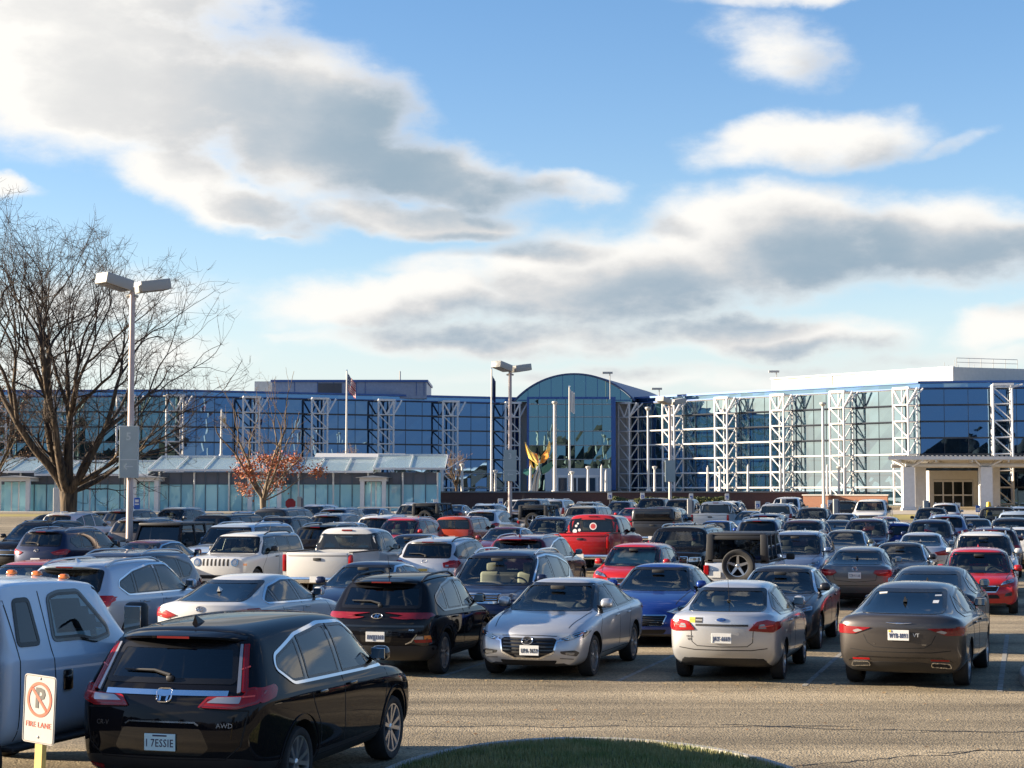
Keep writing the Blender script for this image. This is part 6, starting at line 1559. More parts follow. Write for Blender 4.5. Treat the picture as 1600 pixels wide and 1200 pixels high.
# short bollard lamps on the terrace
k = 0
for px, yt, knob in ((689, 731, 1), (722, 727, 1), (774, 737, 1), (894, 739, 1), (919, 731, 1), (940, 729, 0), (947, 737, 0), (1023, 731, 1), (1106, 731, 0), (1125, 731, 1), (1169, 729, 0), (1220, 729, 0), (1293, 729, 0), (1311, 731, 1), (1321, 730, 0), (829, 730, 0)):
    Y = 188.0 + (k % 3); x = xat(px, Y); zb = 2.8; zt = zat(yt, Y)
    where = {689: 'leftmost pale post lamp beside the arcade end', 722: 'pale post lamp standing on the brick wall left of the dark blue flag', 774: 'pale post lamp right behind the dark blue flag pole', 894: 'pale post lamp beside the pole with the white flag', 919: 'pale post lamp before the middle of the atrium entrance', 940: 'taller plain post right of the atrium entrance doors', 947: 'shorter plain post right of the atrium entrance doors',
             1023: 'pale post lamp left of the lamp post with blank sign', 1106: 'plain post between the second and third sunlit trusses', 1125: 'pale post lamp just left of the third sunlit truss', 1169: 'plain post right of the third sunlit truss', 1220: 'plain post at the foot of the fourth sunlit truss', 1293: 'plain post above the orange brick planter wall, left of three', 1311: 'pale post lamp above the orange planter wall', 1321: 'plain post above the orange brick planter wall, right of three', 829: 'plain post left of the orange winged sculpture'}[px]
    if px in (1293, 1311, 1321): Y = 186.2; zb = 1.2; x = xat(px, Y); zt = zat(yt, Y)
    r = tag(empty('post_lamp' if knob else 'post', (x, Y, zb)), where, 'post lamp' if knob else 'post', 'pale posts on the terrace')
    m = MB(); m.tube([(0, 0, 0), (0, 0, zt - zb)], [.15, .11], 8); m.build('pole', CREAM, r, smooth=True, angle=60)
    if knob: m = MB(); m.lathe([(.001, .2), (.28, .14), (.24, 0), (.08, -.22)], 12, 0, Matrix.Translation((0, 0, zt - zb)) @ Matrix.Rotation(-pi/2, 4, 'Y')); m.build('lamp_head', CREAM, r, smooth=True)
    else: m = MB(); m.lathe([(.001, .3), (.06, .1), (.11, 0)], 8, 0, Matrix.Translation((0, 0, zt - zb)) @ Matrix.Rotation(-pi/2, 4, 'Y')); m.build('cap', CREAM, r)
    k += 1
# accessible-bay signs
BLUES = pmat('sign blue', (.02, .10, .42), .5)
SG = [(681, 786, 22, 'behind the black off-road car'), (782, 785, 23, 'just left of the lamp post numbered 3'), (953, 775, 20, 'in front of the left end of the hedge'), (986, 787, 23, 'beside the far red saloon'), (1004, 775, 19, 'at the hedge middle, the lefthand small one'), (1052, 787, 23, 'above the dark pickup with bed cap'), (1080, 776, 19, 'at the right end of the hedge'), (1136, 776, 19, 'just past the hedge before the brown wall'), (1184, 789, 23, 'left of the white boxy SUV'), (1297, 787, 22, 'by the orange brick planter wall'), (1381, 789, 22, 'right of the white pickup facing us'), (1497, 791, 20, 'in front of the canopy entrance doors'), (1528, 795, 20, 'right of the white canopy, beside the yellow bollard')]
for i, (px, py, s, wh) in enumerate(SG):
    Y = FPX / s; p = at(px, py, Y); g = ground_z(Y)
    r = tag(empty('parking_sign', (p.x, Y, g)), 'small blue and white accessible parking sign ' + wh, 'parking sign', 'accessible parking signs')
    m = MB(); m.beam((0, .03, 0), (0, .03, p.z - g + .2), .06, .05); m.build('post', GREYST, r)
    m = MB(); rbox(m, (0, 0, p.z - g), (.34, .02, .52), .008); pn = m.build('panel', BLUES if px == 1528 else PLATEW, r)
    m = MB(); m.box((-.11, -.014, p.z - g - .16), (.11, -.011, p.z - g + .06)); m.build('blue_square', BLUES if px != 1528 else PLATEW, pn)
    m = MB(); z = p.z - g - .05
    m.tube([(.05*cos(a) - .005, -.016, z - .04 + .05*sin(a)) for a in [pi*.6 + i*.28 for i in range(16)]], .009, 4); m.beam((-.02, -.016, z - .02), (-.02, -.016, z + .07), .006, .02); m.beam((-.02, -.016, z), (.05, -.016, z), .006, .02); m.build('wheelchair_symbol', PLATEW if px != 1528 else BLUES, pn)
# blue sign by the arcade porch, yellow bollard, white-blue pillar posts
Y = 135.0; p = at(214, 788, Y); r = tag(empty('wayfinding_sign', (p.x, Y, ground_z(Y))), 'tall blue sign panel beside the second white porch', 'sign')
m = MB(); rbox(m, (0, 0, p.z - ground_z(Y)), (.46, .05, 1.0), .02); s_ = m.build('panel', BLUES, r); m = MB(); m.beam((0, .05, 0), (0, .05, p.z - ground_z(Y)), .08, .06); m.build('post', GREYST, r)
m = MB(); m.box((-.14, -.035, p.z - ground_z(Y) + .16), (.14, -.028, p.z - ground_z(Y) + .36)); m.box((-.16, -.035, p.z - ground_z(Y) - .04), (.16, -.028, p.z - ground_z(Y) + .06)); m.build('white_print', PLATEW, s_)
Y = 150.0; p = at(1545, 803, Y); m = MB(); m.lathe([(.001, 1.25), (.16, 1.2), (.2, 1.0), (.2, 0)], 14, 0, Matrix.Translation((p.x, Y, ground_z(Y))) @ Matrix.Rotation(-pi/2, 4, 'Y')); tag(m.build('bollard', pmat('yellow paint', (.62, .40, .03), .5), smooth=True), 'yellow round-topped bollard in front of the entrance canopy', 'bollard')
for px, py, s, lab in ((829 + 395, 792, 27, 'grey ticket post before the white boxy SUV'), (1306, 800, 27, 'grey ticket post left of the white pickup facing us'), (1447, 802, 29, 'grey ticket post left of the white crossover by the grass'), (468, 795, 24, 'grey ticket post right of the leafy red tree'), (1078, 799, 27, 'grey ticket post behind the white pickup')):
    Y = FPX / s; p = at(px, py, Y); g = ground_z(Y); r = tag(empty('ticket_post', (p.x, Y, g)), lab, 'post', 'grey ticket posts')
    m = MB(); rbox(m, (0, 0, 1.0), (.30, .22, 2.0), .03); m.build('body', GREYST, r); m = MB(); rbox(m, (.16, -.02, 1.25), (.10, .2, 1.3), .02); m.build('side_panel', pmat('slate panel', (.06, .08, .12), .4), r)
# stop sign
Y = 118.0; p = at(454, 787, Y); r = tag(empty('stop_sign', (p.x, Y, ground_z(Y))), 'dark red sign seen just right of the leafy red tree trunk', 'road sign'); zc = p.z - ground_z(Y)
m = MB(); m.lathe([(.001, .02), (.36, .02), (.36, 0), (.001, 0)], 8, 0, Matrix.Translation((0, 0, zc)) @ Matrix.Rotation(-pi/2, 4, 'Z') @ Matrix.Rotation(pi/8, 4, 'X')); m.build('panel', pmat('sign red', (.30, .02, .03), .5), r); m = MB(); m.beam((0, .06, 0), (0, .06, zc), .06, .06); m.build('post', GREYST, r)
# white rail fence by the arcade
def rail_fence(px0, px1, ytop, Y, label, n):
    x0, x1 = xat(px0, Y), xat(px1, Y); z1 = zat(ytop, Y); g = ground_z(Y); r = tag(empty('rail_fence', (x0, Y, g)), label, 'fence')
    m = MB(); m.tube([(0, 0, z1 - g), (x1 - x0, 0, z1 - g)], .06, 6); m.tube([(0, 0, (z1 - g)*.5), (x1 - x0, 0, (z1 - g)*.5)], .05, 6); m.build('rail', CREAM, r)
    for i in range(n): m = MB(); x = (x1 - x0)*i/(n - 1); m.tube([(x, 0, 0), (x, 0, z1 - g)], .06, 6); m.build('post', CREAM, r)
rail_fence(192, 300, 800, 140, 'white tubular rail fence in front of the second arcade porch', 6)
rail_fence(560, 660, 793, 140, 'white tubular rail fence in front of the tall gabled porch', 9)
rail_fence(440, 470, 795, 142, 'short white rail behind the dark red road sign', 3)
# pale box beside the big tree
Y = 150.0; p = at(89, 792, Y); m = MB(); rbox(m, (p.x, Y, ground_z(Y) + 1.2), (.55, .5, 2.4), .04); tag(m.build('utility_cabinet', CREAM), 'pale cream utility cabinet left of the big bare tree trunk', 'cabinet')

# ------------------------------------------------------------------ winged sculpture
Y = 192.0; p = at(838, 768, Y); scu = tag(empty('sculpture', (p.x, Y, 2.8)), 'steel sculpture with orange and green wing shapes on the terrace', 'sculpture')
def S(px, py, dy=0.0): q = at(px, py, Y); return Vector((q.x - p.x, dy, q.z - 2.8))
def blade(name, outline, col, d0, d1, th=.12):
    b = MB(); n = len(outline); A = [S(*q) for q in outline]; dep = [d0 + (d1 - d0) * i / (n - 1) for i in range(n)]
    f = [a + Vector((0, d, 0)) for a, d in zip(A, dep)]; k = [a + Vector((.08, th, 0)) for a in f]
    b.add(f + k, [tuple(range(n)), tuple(reversed(range(n, 2*n)))] + [(i, n + i, n + (i+1) % n, (i+1) % n) for i in range(n)]); return b.build(name, col, scu)
ORA = pmat('orange enamel', (.85, .30, .04), .35); YEL = pmat('yellow enamel', (.88, .55, .12), .35); GRN = pmat('green enamel', (.06, .20, .16), .35, metal=.3); STL = pmat('brushed steel', (.42, .40, .37), .35, metal=.8)
blade('wing', [(841, 727), (826, 716), (822, 705), (820, 691), (825, 701), (833, 709), (839, 722)], YEL, 0, -.9)
blade('wing', [(840, 724), (829, 712), (831, 706), (838, 709), (842, 722)], ORA, -.3, .5)
blade('wing', [(843, 725), (846, 712), (853, 704), (858, 689), (860, 700), (856, 713), (848, 722)], YEL, 0, .9)
blade('wing', [(844, 724), (849, 711), (856, 707), (857, 714), (849, 723)], ORA, .3, -.4)
blade('wing', [(845, 731), (853, 726), (862, 721), (864, 728), (856, 737), (848, 741)], GRN, 0, .6)
blade('wing', [(836, 731), (826, 732), (819, 733), (817, 739), (823, 743), (832, 740)], GRN, .2, -.5)
for k, pts in enumerate(([(834, 768), (836, 745), (841, 729)], [(828, 768), (829, 732)], [(842, 733), (843, 741)], [(838, 768), (840, 750), (843, 738)], [(831, 768), (837, 740)])):
    m = MB(); m.tube([S(a, c) for a, c in pts], .16 if k < 4 else .2, 8); m.build('steel_leg', STL, scu, smooth=True)

# ------------------------------------------------------------------ No Parking sign in the left corner
Y = FPX / 230.0; p = at(51, 1107, Y); ns = tag(empty('no_parking_sign', (p.x, Y, 0), 0), 'white no parking fire lane sign on a yellow post, lower left corner', 'sign')
ns.rotation_euler = (0, R(2.5), R(-33)); c = Vector((0, 0, p.z)); hz = .228; wz = .152
WS = pmat('white sign enamel', (.42, .41, .39), .4, noise_amt=.04, noise_scale=9); ORG = pmat('faded red print', (.55, .09, .04), .5); GRY = pmat('faded black print', (.07, .068, .06), .5)
out = rnd_poly([(-wz, -hz), (wz, -hz), (wz, hz), (-wz, hz)], .03, 6)
m = MB(); n = len(out); m.add([(a, 0, p.z + b_) for a, b_ in out] + [(a, .006, p.z + b_) for a, b_ in out], [tuple(range(n)), tuple(reversed(range(n, 2*n)))] + [(i, n + i, n + (i+1) % n, (i+1) % n) for i in range(n)])
pn = m.build('panel', WS, ns)
m = MB()
def flat_ring(m, cx, cz, r0, r1, y=-.003, n=48):
    vs = [(cx + r*cos(2*pi*i/n), y, cz + r*sin(2*pi*i/n)) for i in range(n) for r in (r0, r1)]; m.add(vs, [(2*i, 2*((i+1) % n), 2*((i+1) % n) + 1, 2*i + 1) for i in range(n)])
flat_ring(m, 0, p.z + .065, .098, .118); d = .075
m.add([(-d - .007, -.003, p.z + .065 + d - .007), (-d + .007, -.003, p.z + .065 + d + .007), (d + .007, -.003, p.z + .065 - d + .007), (d - .007, -.003, p.z + .065 - d - .007)], [(0,3,2,1)])
m.build('red_circle', ORG, pn)
text_obj('P', .185, GRY, pn, (.004, -.0018, p.z + .068), depth=.0005, bold=.006)
text_obj('FIRE LANE', .052, ORG, pn, (0, -.002, p.z - .105), depth=.0005, spacing=1.05)
m = MB(); o_ = inset(out, .008)
m.tube([(a, -.0015, p.z + b_) for a, b_ in o_ + o_[:1]], .0018, 4); m.build('border', pmat('sign border', (.30, .22, .18), .6), pn)
m = MB(); m.lathe([(.001, .006), (.009, .004), (.010, 0)], 10, 0, Matrix.Translation((0, 0, p.z - .185)) @ Matrix.Rotation(-pi/2, 4, 'Z')); m.lathe([(.001, .006), (.009, .004), (.010, 0)], 10, 0, Matrix.Translation((0, 0, p.z + .205)) @ Matrix.Rotation(-pi/2, 4, 'Z')); m.build('bolt', GREYST, pn)
m = MB(); m.box((-.034, .010, -.1), (.034, .05, p.z + .10)); m.build('post', pmat('yellow post', (.55, .40, .12), .5, noise_amt=.12, noise_scale=8), ns)

# ------------------------------------------------------------------ ground details: grass island, kerbs, stall lines, cracks
GRASS = pmat('grass soil', (.035, .045, .015), .9, noise_amt=.4, noise_scale=2)
def island(name, cx, cy, a, b, h, rot=0.0, mat=GRASS, z0=None, kerb=True, kw=.16):
    n = 72; m = MB(); g = MB(); z0 = ground_z(cy) if z0 is None else z0
    def e(t, k, z): x, y = a*k*cos(t), b*k*sin(t); return Vector((cx + x*cos(rot) - y*sin(rot), cy + x*sin(rot) + y*cos(rot), z0 + z))
    rings = [(1.0, -.02), (.985, .13), (.90, .14)] if kerb else [(1.0, 0), (.99, .02), (.9, .05)]
    prev = None
    if kerb:
        wa = kw / min(a, b); prof = [(1, -.02), (1 - .02/min(a, b), .12), (1 - .04/min(a, b), .14), (1 - wa, .14), (1 - wa, .05)]
        for i in range(n):
            t0, t1 = 2*pi*i/n, 2*pi*(i+1)/n
            for k in range(4): m.quad(e(t0, *prof[k]), e(t1, *prof[k]), e(t1, *prof[k+1]), e(t0, *prof[k+1]))
        kerb_o = tag(m.build(name + '_kerb', CONC, smooth=True, angle=40), kind='structure'); k0 = 1 - wa
    else: k0 = 1
    R_ = 10
    for j in range(R_):
        ka, kb = k0*(1 - j/R_), k0*(1 - (j+1)/R_); za = .10*kerb + h*(1 - (1 - j/R_)**2); zb = .10*kerb + h*(1 - (1 - (j+1)/R_)**2)
        for i in range(n):
            t0, t1 = 2*pi*i/n, 2*pi*(i+1)/n
            if j < R_ - 1: g.quad(e(t0, ka, za), e(t1, ka, za), e(t1, kb, zb), e(t0, kb, zb))
            else: g.add([e(t0, ka, za), e(t1, ka, za), e(0, 0, zb)], [(0,1,2)])
    tag(g.build(name, mat, smooth=True, angle=0), kind='structure')
    return lambda k, t: e(t, k*k0, .10*kerb + h*(1 - k*k))
isl = island('grass_island', .78, 16.7, 2.25, 3.72, .15, .0, kw=.11)
gm = bpy.data.materials.new('grass blade'); gm.use_nodes = True; _n = gm.node_tree.nodes; _b = _n['Principled BSDF']; _b.inputs['Roughness'].default_value = .7
_oi = _n.new('ShaderNodeTexCoord'); _nz = _n.new('ShaderNodeTexNoise'); _nz.inputs['Scale'].default_value = 1.6; _nz.inputs['Detail'].default_value = 5; gm.node_tree.links.new(_oi.outputs['Object'], _nz.inputs['Vector'])
_cr = _n.new('ShaderNodeValToRGB'); _cr.color_ramp.elements[0].position = .35; _cr.color_ramp.elements[0].color = (.13, .175, .05, 1); _cr.color_ramp.elements[1].position = .66; _cr.color_ramp.elements[1].color = (.32, .28, .12, 1); gm.node_tree.links.new(_nz.outputs['Fac'], _cr.inputs[0]); gm.node_tree.links.new(_cr.outputs[0], _b.inputs['Base Color'])
def blades(name, fn, n, hgt, mat=gm, seed=3, w=.012):
    rr = random.Random(seed); b = MB()
    for i in range(n):
        q = fn(sqrt(rr.random()), rr.random()*2*pi); h = hgt*(.5 + rr.random()); a = rr.random()*2*pi; l = rr.uniform(-.5, .5)*h
        d = Vector((cos(a)*w/2, sin(a)*w/2, 0)); t = Vector((cos(a + 1.5)*l, sin(a + 1.5)*l, h))
        b.add([q - d, q + d, q + d*.6 + t*.55, q - d*.6 + t*.55, q + t], [(0,1,2,3),(3,2,4)])
    return tag(b.build(name, mat), kind='stuff')
tag(blades('grass', lambda k, t: isl(k*1.02, t), 46000, .05, w=.010), 'short green and tan turf on the kerbed island at the bottom', 'grass')
# kerbed island with low dark plants, right edge
isl2 = island('planting_island', 9.35, 27.6, 1.55, 3.4, .12, R(-17))
rr = random.Random(8)
LEAFD = pmat('dark shrub leaf', (.022, .030, .016), .6, noise_amt=.5, noise_scale=5)
b = MB()
for i in range(2600):
    q = isl2(sqrt(rr.random())*.92, rr.random()*2*pi) + Vector((0, 0, rr.random()*.30)); s = .05 + .05*rr.random(); u = Vector((rr.gauss(0,1), rr.gauss(0,1), rr.gauss(0,.7))).normalized(); v = u.cross(Vector((rr.gauss(0,1), rr.gauss(0,1), 1))).normalized()
    b.quad(q - u*s, q + v*s*.45, q + u*s, q - v*s*.45)
tag(b.build('ground_cover', LEAFD), 'low dark ground-cover plants in the kerbed island at the right edge', 'plants', kind='stuff')
# far grass strips and roads in front of the building
STRAW = pmat('dry lawn', (.30, .24, .055), .9, noise_amt=.35, noise_scale=.6)
def patch_sheet(name, x0, x1, y0, y1, dz, mat):
    return sheet(name, [y0 + (y1 - y0)*i/8 for i in range(9)], [x0, (x0 + x1)/2, x1], dz, mat)
patch_sheet('lawn', xat(1385, 140), 75, 138, 158, .012, STRAW)
patch_sheet('lawn', -50, -36, 150, 160, .012, STRAW)
patch_sheet('entrance_road', 26, 80, 160, 181, .010, pmat('pale concrete road', (.42, .36, .28), .85, noise_amt=.12, noise_scale=.4))
patch_sheet('pavement', -70, -8, 168, 178, .012, pmat('pale paving', (.40, .36, .30), .85, noise_amt=.1, noise_scale=.5))
# stall lines
LINE = pmat('worn white line', (.25, .24, .215), .85, noise_amt=.45, noise_scale=7)
def D1(X): return 28.1 - .26*X
m = MB(); hd = Vector((sin(R(16)), cos(R(16)), 0)); rt = Vector((cos(R(16)), -sin(R(16)), 0))
for off, x0, x1 in ((0, -11, 8.4), (17.6, -22, 14), (35.2, -24, 20), (52.8, -26, 26), (70.4, -28, 32)):
    for k in range(-14, 16):
        X = 1.62 + 2.72*k
        if not x0 < X < x1: continue
        a = Vector((X, D1(X) + off - .1, 0)); c = a + hd*10.6
        pa = [a + rt*.05, a - rt*.05]
        seg = 6
        for i in range(seg):
            p0 = a.lerp(c, i/seg); p1 = a.lerp(c, (i+1)/seg)
            m.quad(*[Vector((q.x, q.y, ground_z(q.y) + .004)) for q in (p0 - rt*.04, p0 + rt*.04, p1 + rt*.04, p1 - rt*.04)])
tag(m.build('road_marking', LINE), kind='structure')
# sealed cracks over the aisle
TAR = pmat('tar seam', (.015, .014, .013), .7); m = MB(); rr = random.Random(4)
def crack(p0, p1, w, wob):
    n = 40; pts = []; 
    for i in range(n + 1):
        t = i/n; pts.append(Vector((p0[0] + (p1[0]-p0[0])*t, p0[1] + (p1[1]-p0[1])*t + wob*noise.noise(Vector((t*7, p0[0], 1))) + .05*rr.uniform(-1, 1), .004)))
    for i in range(n):
        w0 = w*(.5 + rr.random()*.8); m.quad(pts[i] + Vector((0, -w0/2, 0)), pts[i+1] + Vector((0, -w0/2, 0)), pts[i+1] + Vector((0, w0/2, 0)), pts[i] + Vector((0, w0/2, 0)))
crack((-3, 22.35), (4.2, 22.25), .035, .12); crack((2.6, 22.4), (9.5, 21.3), .04, .2); crack((1.8, 18.4), (6.6, 20.9), .03, .3); crack((4.6, 20.1), (8.2, 20.6), .03, .12); crack((-1.5, 23.6), (6, 21.4), .015, .3)
tag(m.build('tar_seam', TAR), kind='structure')

# a scatter of fallen leaves and grit on the asphalt
rr = random.Random(77); b = MB(); LIT = [pmat('fallen leaf', (.22, .11, .04), .8), pmat('pale fallen leaf', (.34, .24, .11), .8), pmat('grit', (.10, .09, .08), .9)]
for i in range(900):
    y = 17.5 + 12*rr.random()**1.2; x = rr.uniform(-4, 10)
    if i % 3 == 0: y = D1(x) - .1 + rr.gauss(-.25, .22)
    s_ = rr.uniform(.012, .035); a = rr.random()*6.28; u = Vector((cos(a), sin(a), rr.uniform(-.25, .25)))*s_; v = Vector((-sin(a), cos(a), rr.uniform(-.25, .25)))*s_*.6
    q = Vector((x, y, .012)); b.quad(q - u, q + v, q + u, q - v, rr.choice((0, 1, 2)))
tag(b.build('leaf_litter', LIT), 'fallen leaves and grit scattered over the near asphalt', 'leaves', kind='stuff')
# ------------------------------------------------------------------ trees and shrubs
def bark(name, c1, c2):
    m = bpy.data.materials.new(name); m.use_nodes = True; nt = m.node_tree; b = nt.nodes['Principled BSDF']; b.inputs['Roughness'].default_value = .9
    tc = nt.nodes.new('ShaderNodeTexCoord'); mp = nt.nodes.new('ShaderNodeMapping'); mp.inputs['Scale'].default_value = (9, 9, 1.6); nt.links.new(tc.outputs['Object'], mp.inputs[0])
    n = nt.nodes.new('ShaderNodeTexNoise'); n.inputs['Scale'].default_value = 1.0; n.inputs['Detail'].default_value = 6; nt.links.new(mp.outputs[0], n.inputs['Vector'])
    cr = nt.nodes.new('ShaderNodeValToRGB'); cr.color_ramp.elements[0].position = .35; cr.color_ramp.elements[0].color = (*c1, 1); cr.color_ramp.elements[1].position = .65; cr.color_ramp.elements[1].color = (*c2, 1)
    nt.links.new(n.outputs['Fac'], cr.inputs[0]); nt.links.new(cr.outputs[0], b.inputs['Base Color'])
    bp = nt.nodes.new('ShaderNodeBump'); bp.inputs['Distance'].default_value = .05; nt.links.new(n.outputs['Fac'], bp.inputs['Height']); nt.links.new(bp.outputs[0], b.inputs['Normal'])
    return m
BARK = bark('furrowed bark', (.028, .020, .014), (.135, .092, .052)); BARK2 = bark('grey bark', (.10, .075, .05), (.26, .20, .14)); TWIG = pmat('twig bark', (.040, .028, .022), .9)
def make_tree(name, loc, label, H, spread, trunk_h, trunk_r, seed, limbs, up, levels=5, bk=BARK, leaf=None, nleaf=0, leaf_zone=None, twig=TWIG, lens=.40, dens=1.0, tmin=.008, low=0):
    rr = random.Random(seed); tips = []; segs = []
    root = tag(empty(name, loc), label, 'tree')
    env_c = Vector((0, 0, trunk_h + (H - trunk_h)*.42)); ex, ez = spread, (H - trunk_h)*.60
    def inside_env(p):
        d = p - env_c; return (d.x/ex)**2 + (d.y/ex)**2 + (d.z/ez)**2
    tb = MB(); cb = MB()
    def grow(p, d, L, r, lv, bias):
        n = 5 if lv < 2 else (4 if lv < 4 else 3); pts = [p]; rs = [r]; r1 = r*(.62 if lv else .66); q = p; dd = d
        for i in range(n):
            j = Vector((rr.gauss(0, 1), rr.gauss(0, 1), rr.gauss(0, .8)))*(.10 + .035*lv)
            dd = (dd + j + Vector((0, 0, up*(.10 if lv < 3 else .05)))).normalized(); q = q + dd*(L/n); pts.append(q); rs.append(r + (r1 - r)*(i+1)/n)
        (tb if lv <= 1 else cb).tube(pts, rs, 8 if lv < 2 else (5 if lv < 3 else (4 if lv < 4 else 3)), cap=False)
        e = inside_env(q)
        if lv >= levels or r1 < tmin or e > 1.08: tips.append(q); return
        k = 2 + (rr.random() < .45*dens)
        for c in range(k):     # forks at the end
            a = rr.uniform(.16, .5) if c else rr.uniform(.04, .22); az = rr.random()*2*pi
            s = dd.orthogonal().normalized(); s.rotate(Matrix.Rotation(az, 3, dd)); nd = (dd*cos(a) + s*sin(a)).normalized()
            grow(q, nd, L*rr.uniform(.66, .92), r1*(.92 if c == 0 else rr.uniform(.58, .8)), lv + 1, bias)
        for c in range(int(rr.uniform(1.0, 2.6)*dens) if lv >= 1 else 1):     # side shoots
            t = rr.randint(1, n - 1); a = rr.uniform(.5, 1.0); s = dd.orthogonal().normalized(); s.rotate(Matrix.Rotation(rr.random()*2*pi, 3, dd)); b0 = (pts[t+1] - pts[t]).normalized()
            grow(pts[t], (b0*cos(a) + s*sin(a)).normalized(), L*rr.uniform(.45, .7), rs[t]*rr.uniform(.35, .5), lv + 2, bias)
    # trunk with root flare
    tb.tube([(0, 0, -.3), (0, 0, .15), (.02, 0, trunk_h*.5), (0, .02, trunk_h)], [trunk_r*1.5, trunk_r*1.15, trunk_r*.95, trunk_r*1.05], 14, cap=False)
    for i in range(limbs):
        az = 2*pi*i/limbs + rr.uniform(-.3, .3); tilt = rr.uniform(.22, .85) if i % 3 else rr.uniform(.06, .22)
        if i < low: tilt = rr.uniform(1.0, 1.35)
        d = Vector((cos(az)*sin(tilt), sin(az)*sin(tilt), cos(tilt)))
        grow(Vector((cos(az)*trunk_r*.45, sin(az)*trunk_r*.45, trunk_h*rr.uniform(.86, 1.02))), d, (H - trunk_h)*lens*rr.uniform(.8, 1.05)*(.8 if i < low else 1), trunk_r*rr.uniform(.36, .58)*(.55 if i < low else 1), 0, None)
    tb.build('trunk', bk, root, smooth=True, angle=0)
    for q in tips:
        if rr.random() < .75*dens:
            for _ in range(4):
                d = Vector((rr.gauss(0, 1), rr.gauss(0, 1), rr.gauss(.35, .8))).normalized(); l = rr.uniform(.25, .7)*H/16; a = q + d*l*.5 + Vector((rr.gauss(0,.05), rr.gauss(0,.05), 0)); cb.tube([q, a, a + (d + Vector((0, 0, .3))).normalized()*l*.5], [tmin*.8, tmin*.7, tmin*.4], 3, cap=False)
    cb.build('crown', twig, root, smooth=True, angle=0)
    if leaf:
        lb = MB(); pool = [q for q in tips if leaf_zone[0] < q.z < leaf_zone[1]]
        for i in range(nleaf):
            q = rr.choice(pool) + Vector((rr.gauss(0, .28), rr.gauss(0, .28), rr.gauss(-.05, .22))); s = rr.uniform(.05, .11); u = Vector((rr.gauss(0,1), rr.gauss(0,1), rr.gauss(0,1))).normalized(); v = u.orthogonal().normalized(); v.rotate(Matrix.Rotation(rr.random()*6, 3, u))
            lb.quad(q - u*s, q + v*s*.6, q + u*s, q - v*s*.6, rr.randint(0, len(leaf) - 1))
        lb.build('foliage', leaf, root)
    print('TREE', name, len(tips), len(cb.f)); return root
Y = 97.0; p = at(107, HOR, Y)
make_tree('bare_tree', (p.x, Y, ground_z(Y)), 'large bare winter tree with a wide crown behind the first lamp post', 19.4, 8.2, 2.7, .46, 14, 13, .50, 7, dens=1.22, lens=.27, tmin=.010, low=5)
RL = [pmat('rust red leaf', (.42, .10, .035), .7), pmat('brown red leaf', (.36, .15, .05), .7), pmat('faded pink leaf', (.36, .15, .09), .7)]
Y = 117.0; p = at(411, HOR, Y)
make_tree('young_tree', (p.x, Y, ground_z(Y)), 'young tree with rust red leaves on its lower branches by the arcade', 9.6, 2.9, 2.0, .20, 23, 9, .75, 5, bk=BARK2, leaf=RL, nleaf=3000, leaf_zone=(2.0, 4.6), twig=pmat('tan twig', (.16, .115, .075), .9), lens=.42, dens=.75, tmin=.008, low=3)
BRL = [pmat('dry oak leaf', (.16, .075, .035), .8), pmat('dark oak leaf', (.09, .045, .025), .8)]
Y = 160.0; p = at(-14, HOR, Y)
make_tree('oak_tree', (p.x, Y, ground_z(Y)), 'tree with dry brown leaves at the far left edge behind the bare tree', 12.5, 5.0, 2.2, .3, 5, 8, .4, 5, leaf=BRL, nleaf=5200, leaf_zone=(3.5, 13), lens=.36, dens=.9, tmin=.012)
Y = 190.0; p = at(713, HOR, Y)
make_tree('small_tree', (p.x, Y, 2.4), 'small dark ornamental tree with a tan top beside the arcade end', 4.6, 2.4, .9, .14, 31, 8, .5, 4, twig=pmat('tan fine twig', (.24, .16, .10), .9), lens=.42, dens=1.0, tmin=.014)
Y = 192.0; p = at(549, HOR, Y)
make_tree('small_tree', (p.x, Y, 3.6), 'rounded tan leafless tree top above the white link roof', 3.9, 2.6, .8, .12, 37, 8, .5, 4, twig=pmat('tan fine twig', (.24, .16, .10), .9), lens=.42, dens=1.0, tmin=.014)
# clipped hedge before the terrace wall
HL = [pmat('hedge leaf', (.09, .10, .02), .6), pmat('hedge leaf dark', (.045, .06, .015), .6), pmat('hedge leaf yellow', (.17, .14, .03), .6)]
rr = random.Random(12); hb = MB(); Y = 183.0; x0, x1 = xat(957, Y), xat(1140, Y)
for i in range(11000):
    x = rr.uniform(x0, x1); h = (1.0 + .35*noise.noise(Vector((x*.45, 3, 0))))*1.25; a = rr.random()*pi; k = sqrt(rr.random())
    q = Vector((x, Y + cos(a)*1.1*k, 1.0 + h*(.1 + .9*sin(a)*k))); s = rr.uniform(.07, .15); u = Vector((rr.gauss(0,1), rr.gauss(0,1), rr.gauss(0,1))).normalized(); v = u.orthogonal().normalized()
    hb.quad(q - u*s, q + v*s*.7, q + u*s, q - v*s*.7, rr.choice((0, 0, 1, 1, 2)))
tag(hb.build('hedge', HL), 'long yellow-green hedge in front of the brown terrace wall', 'hedge')
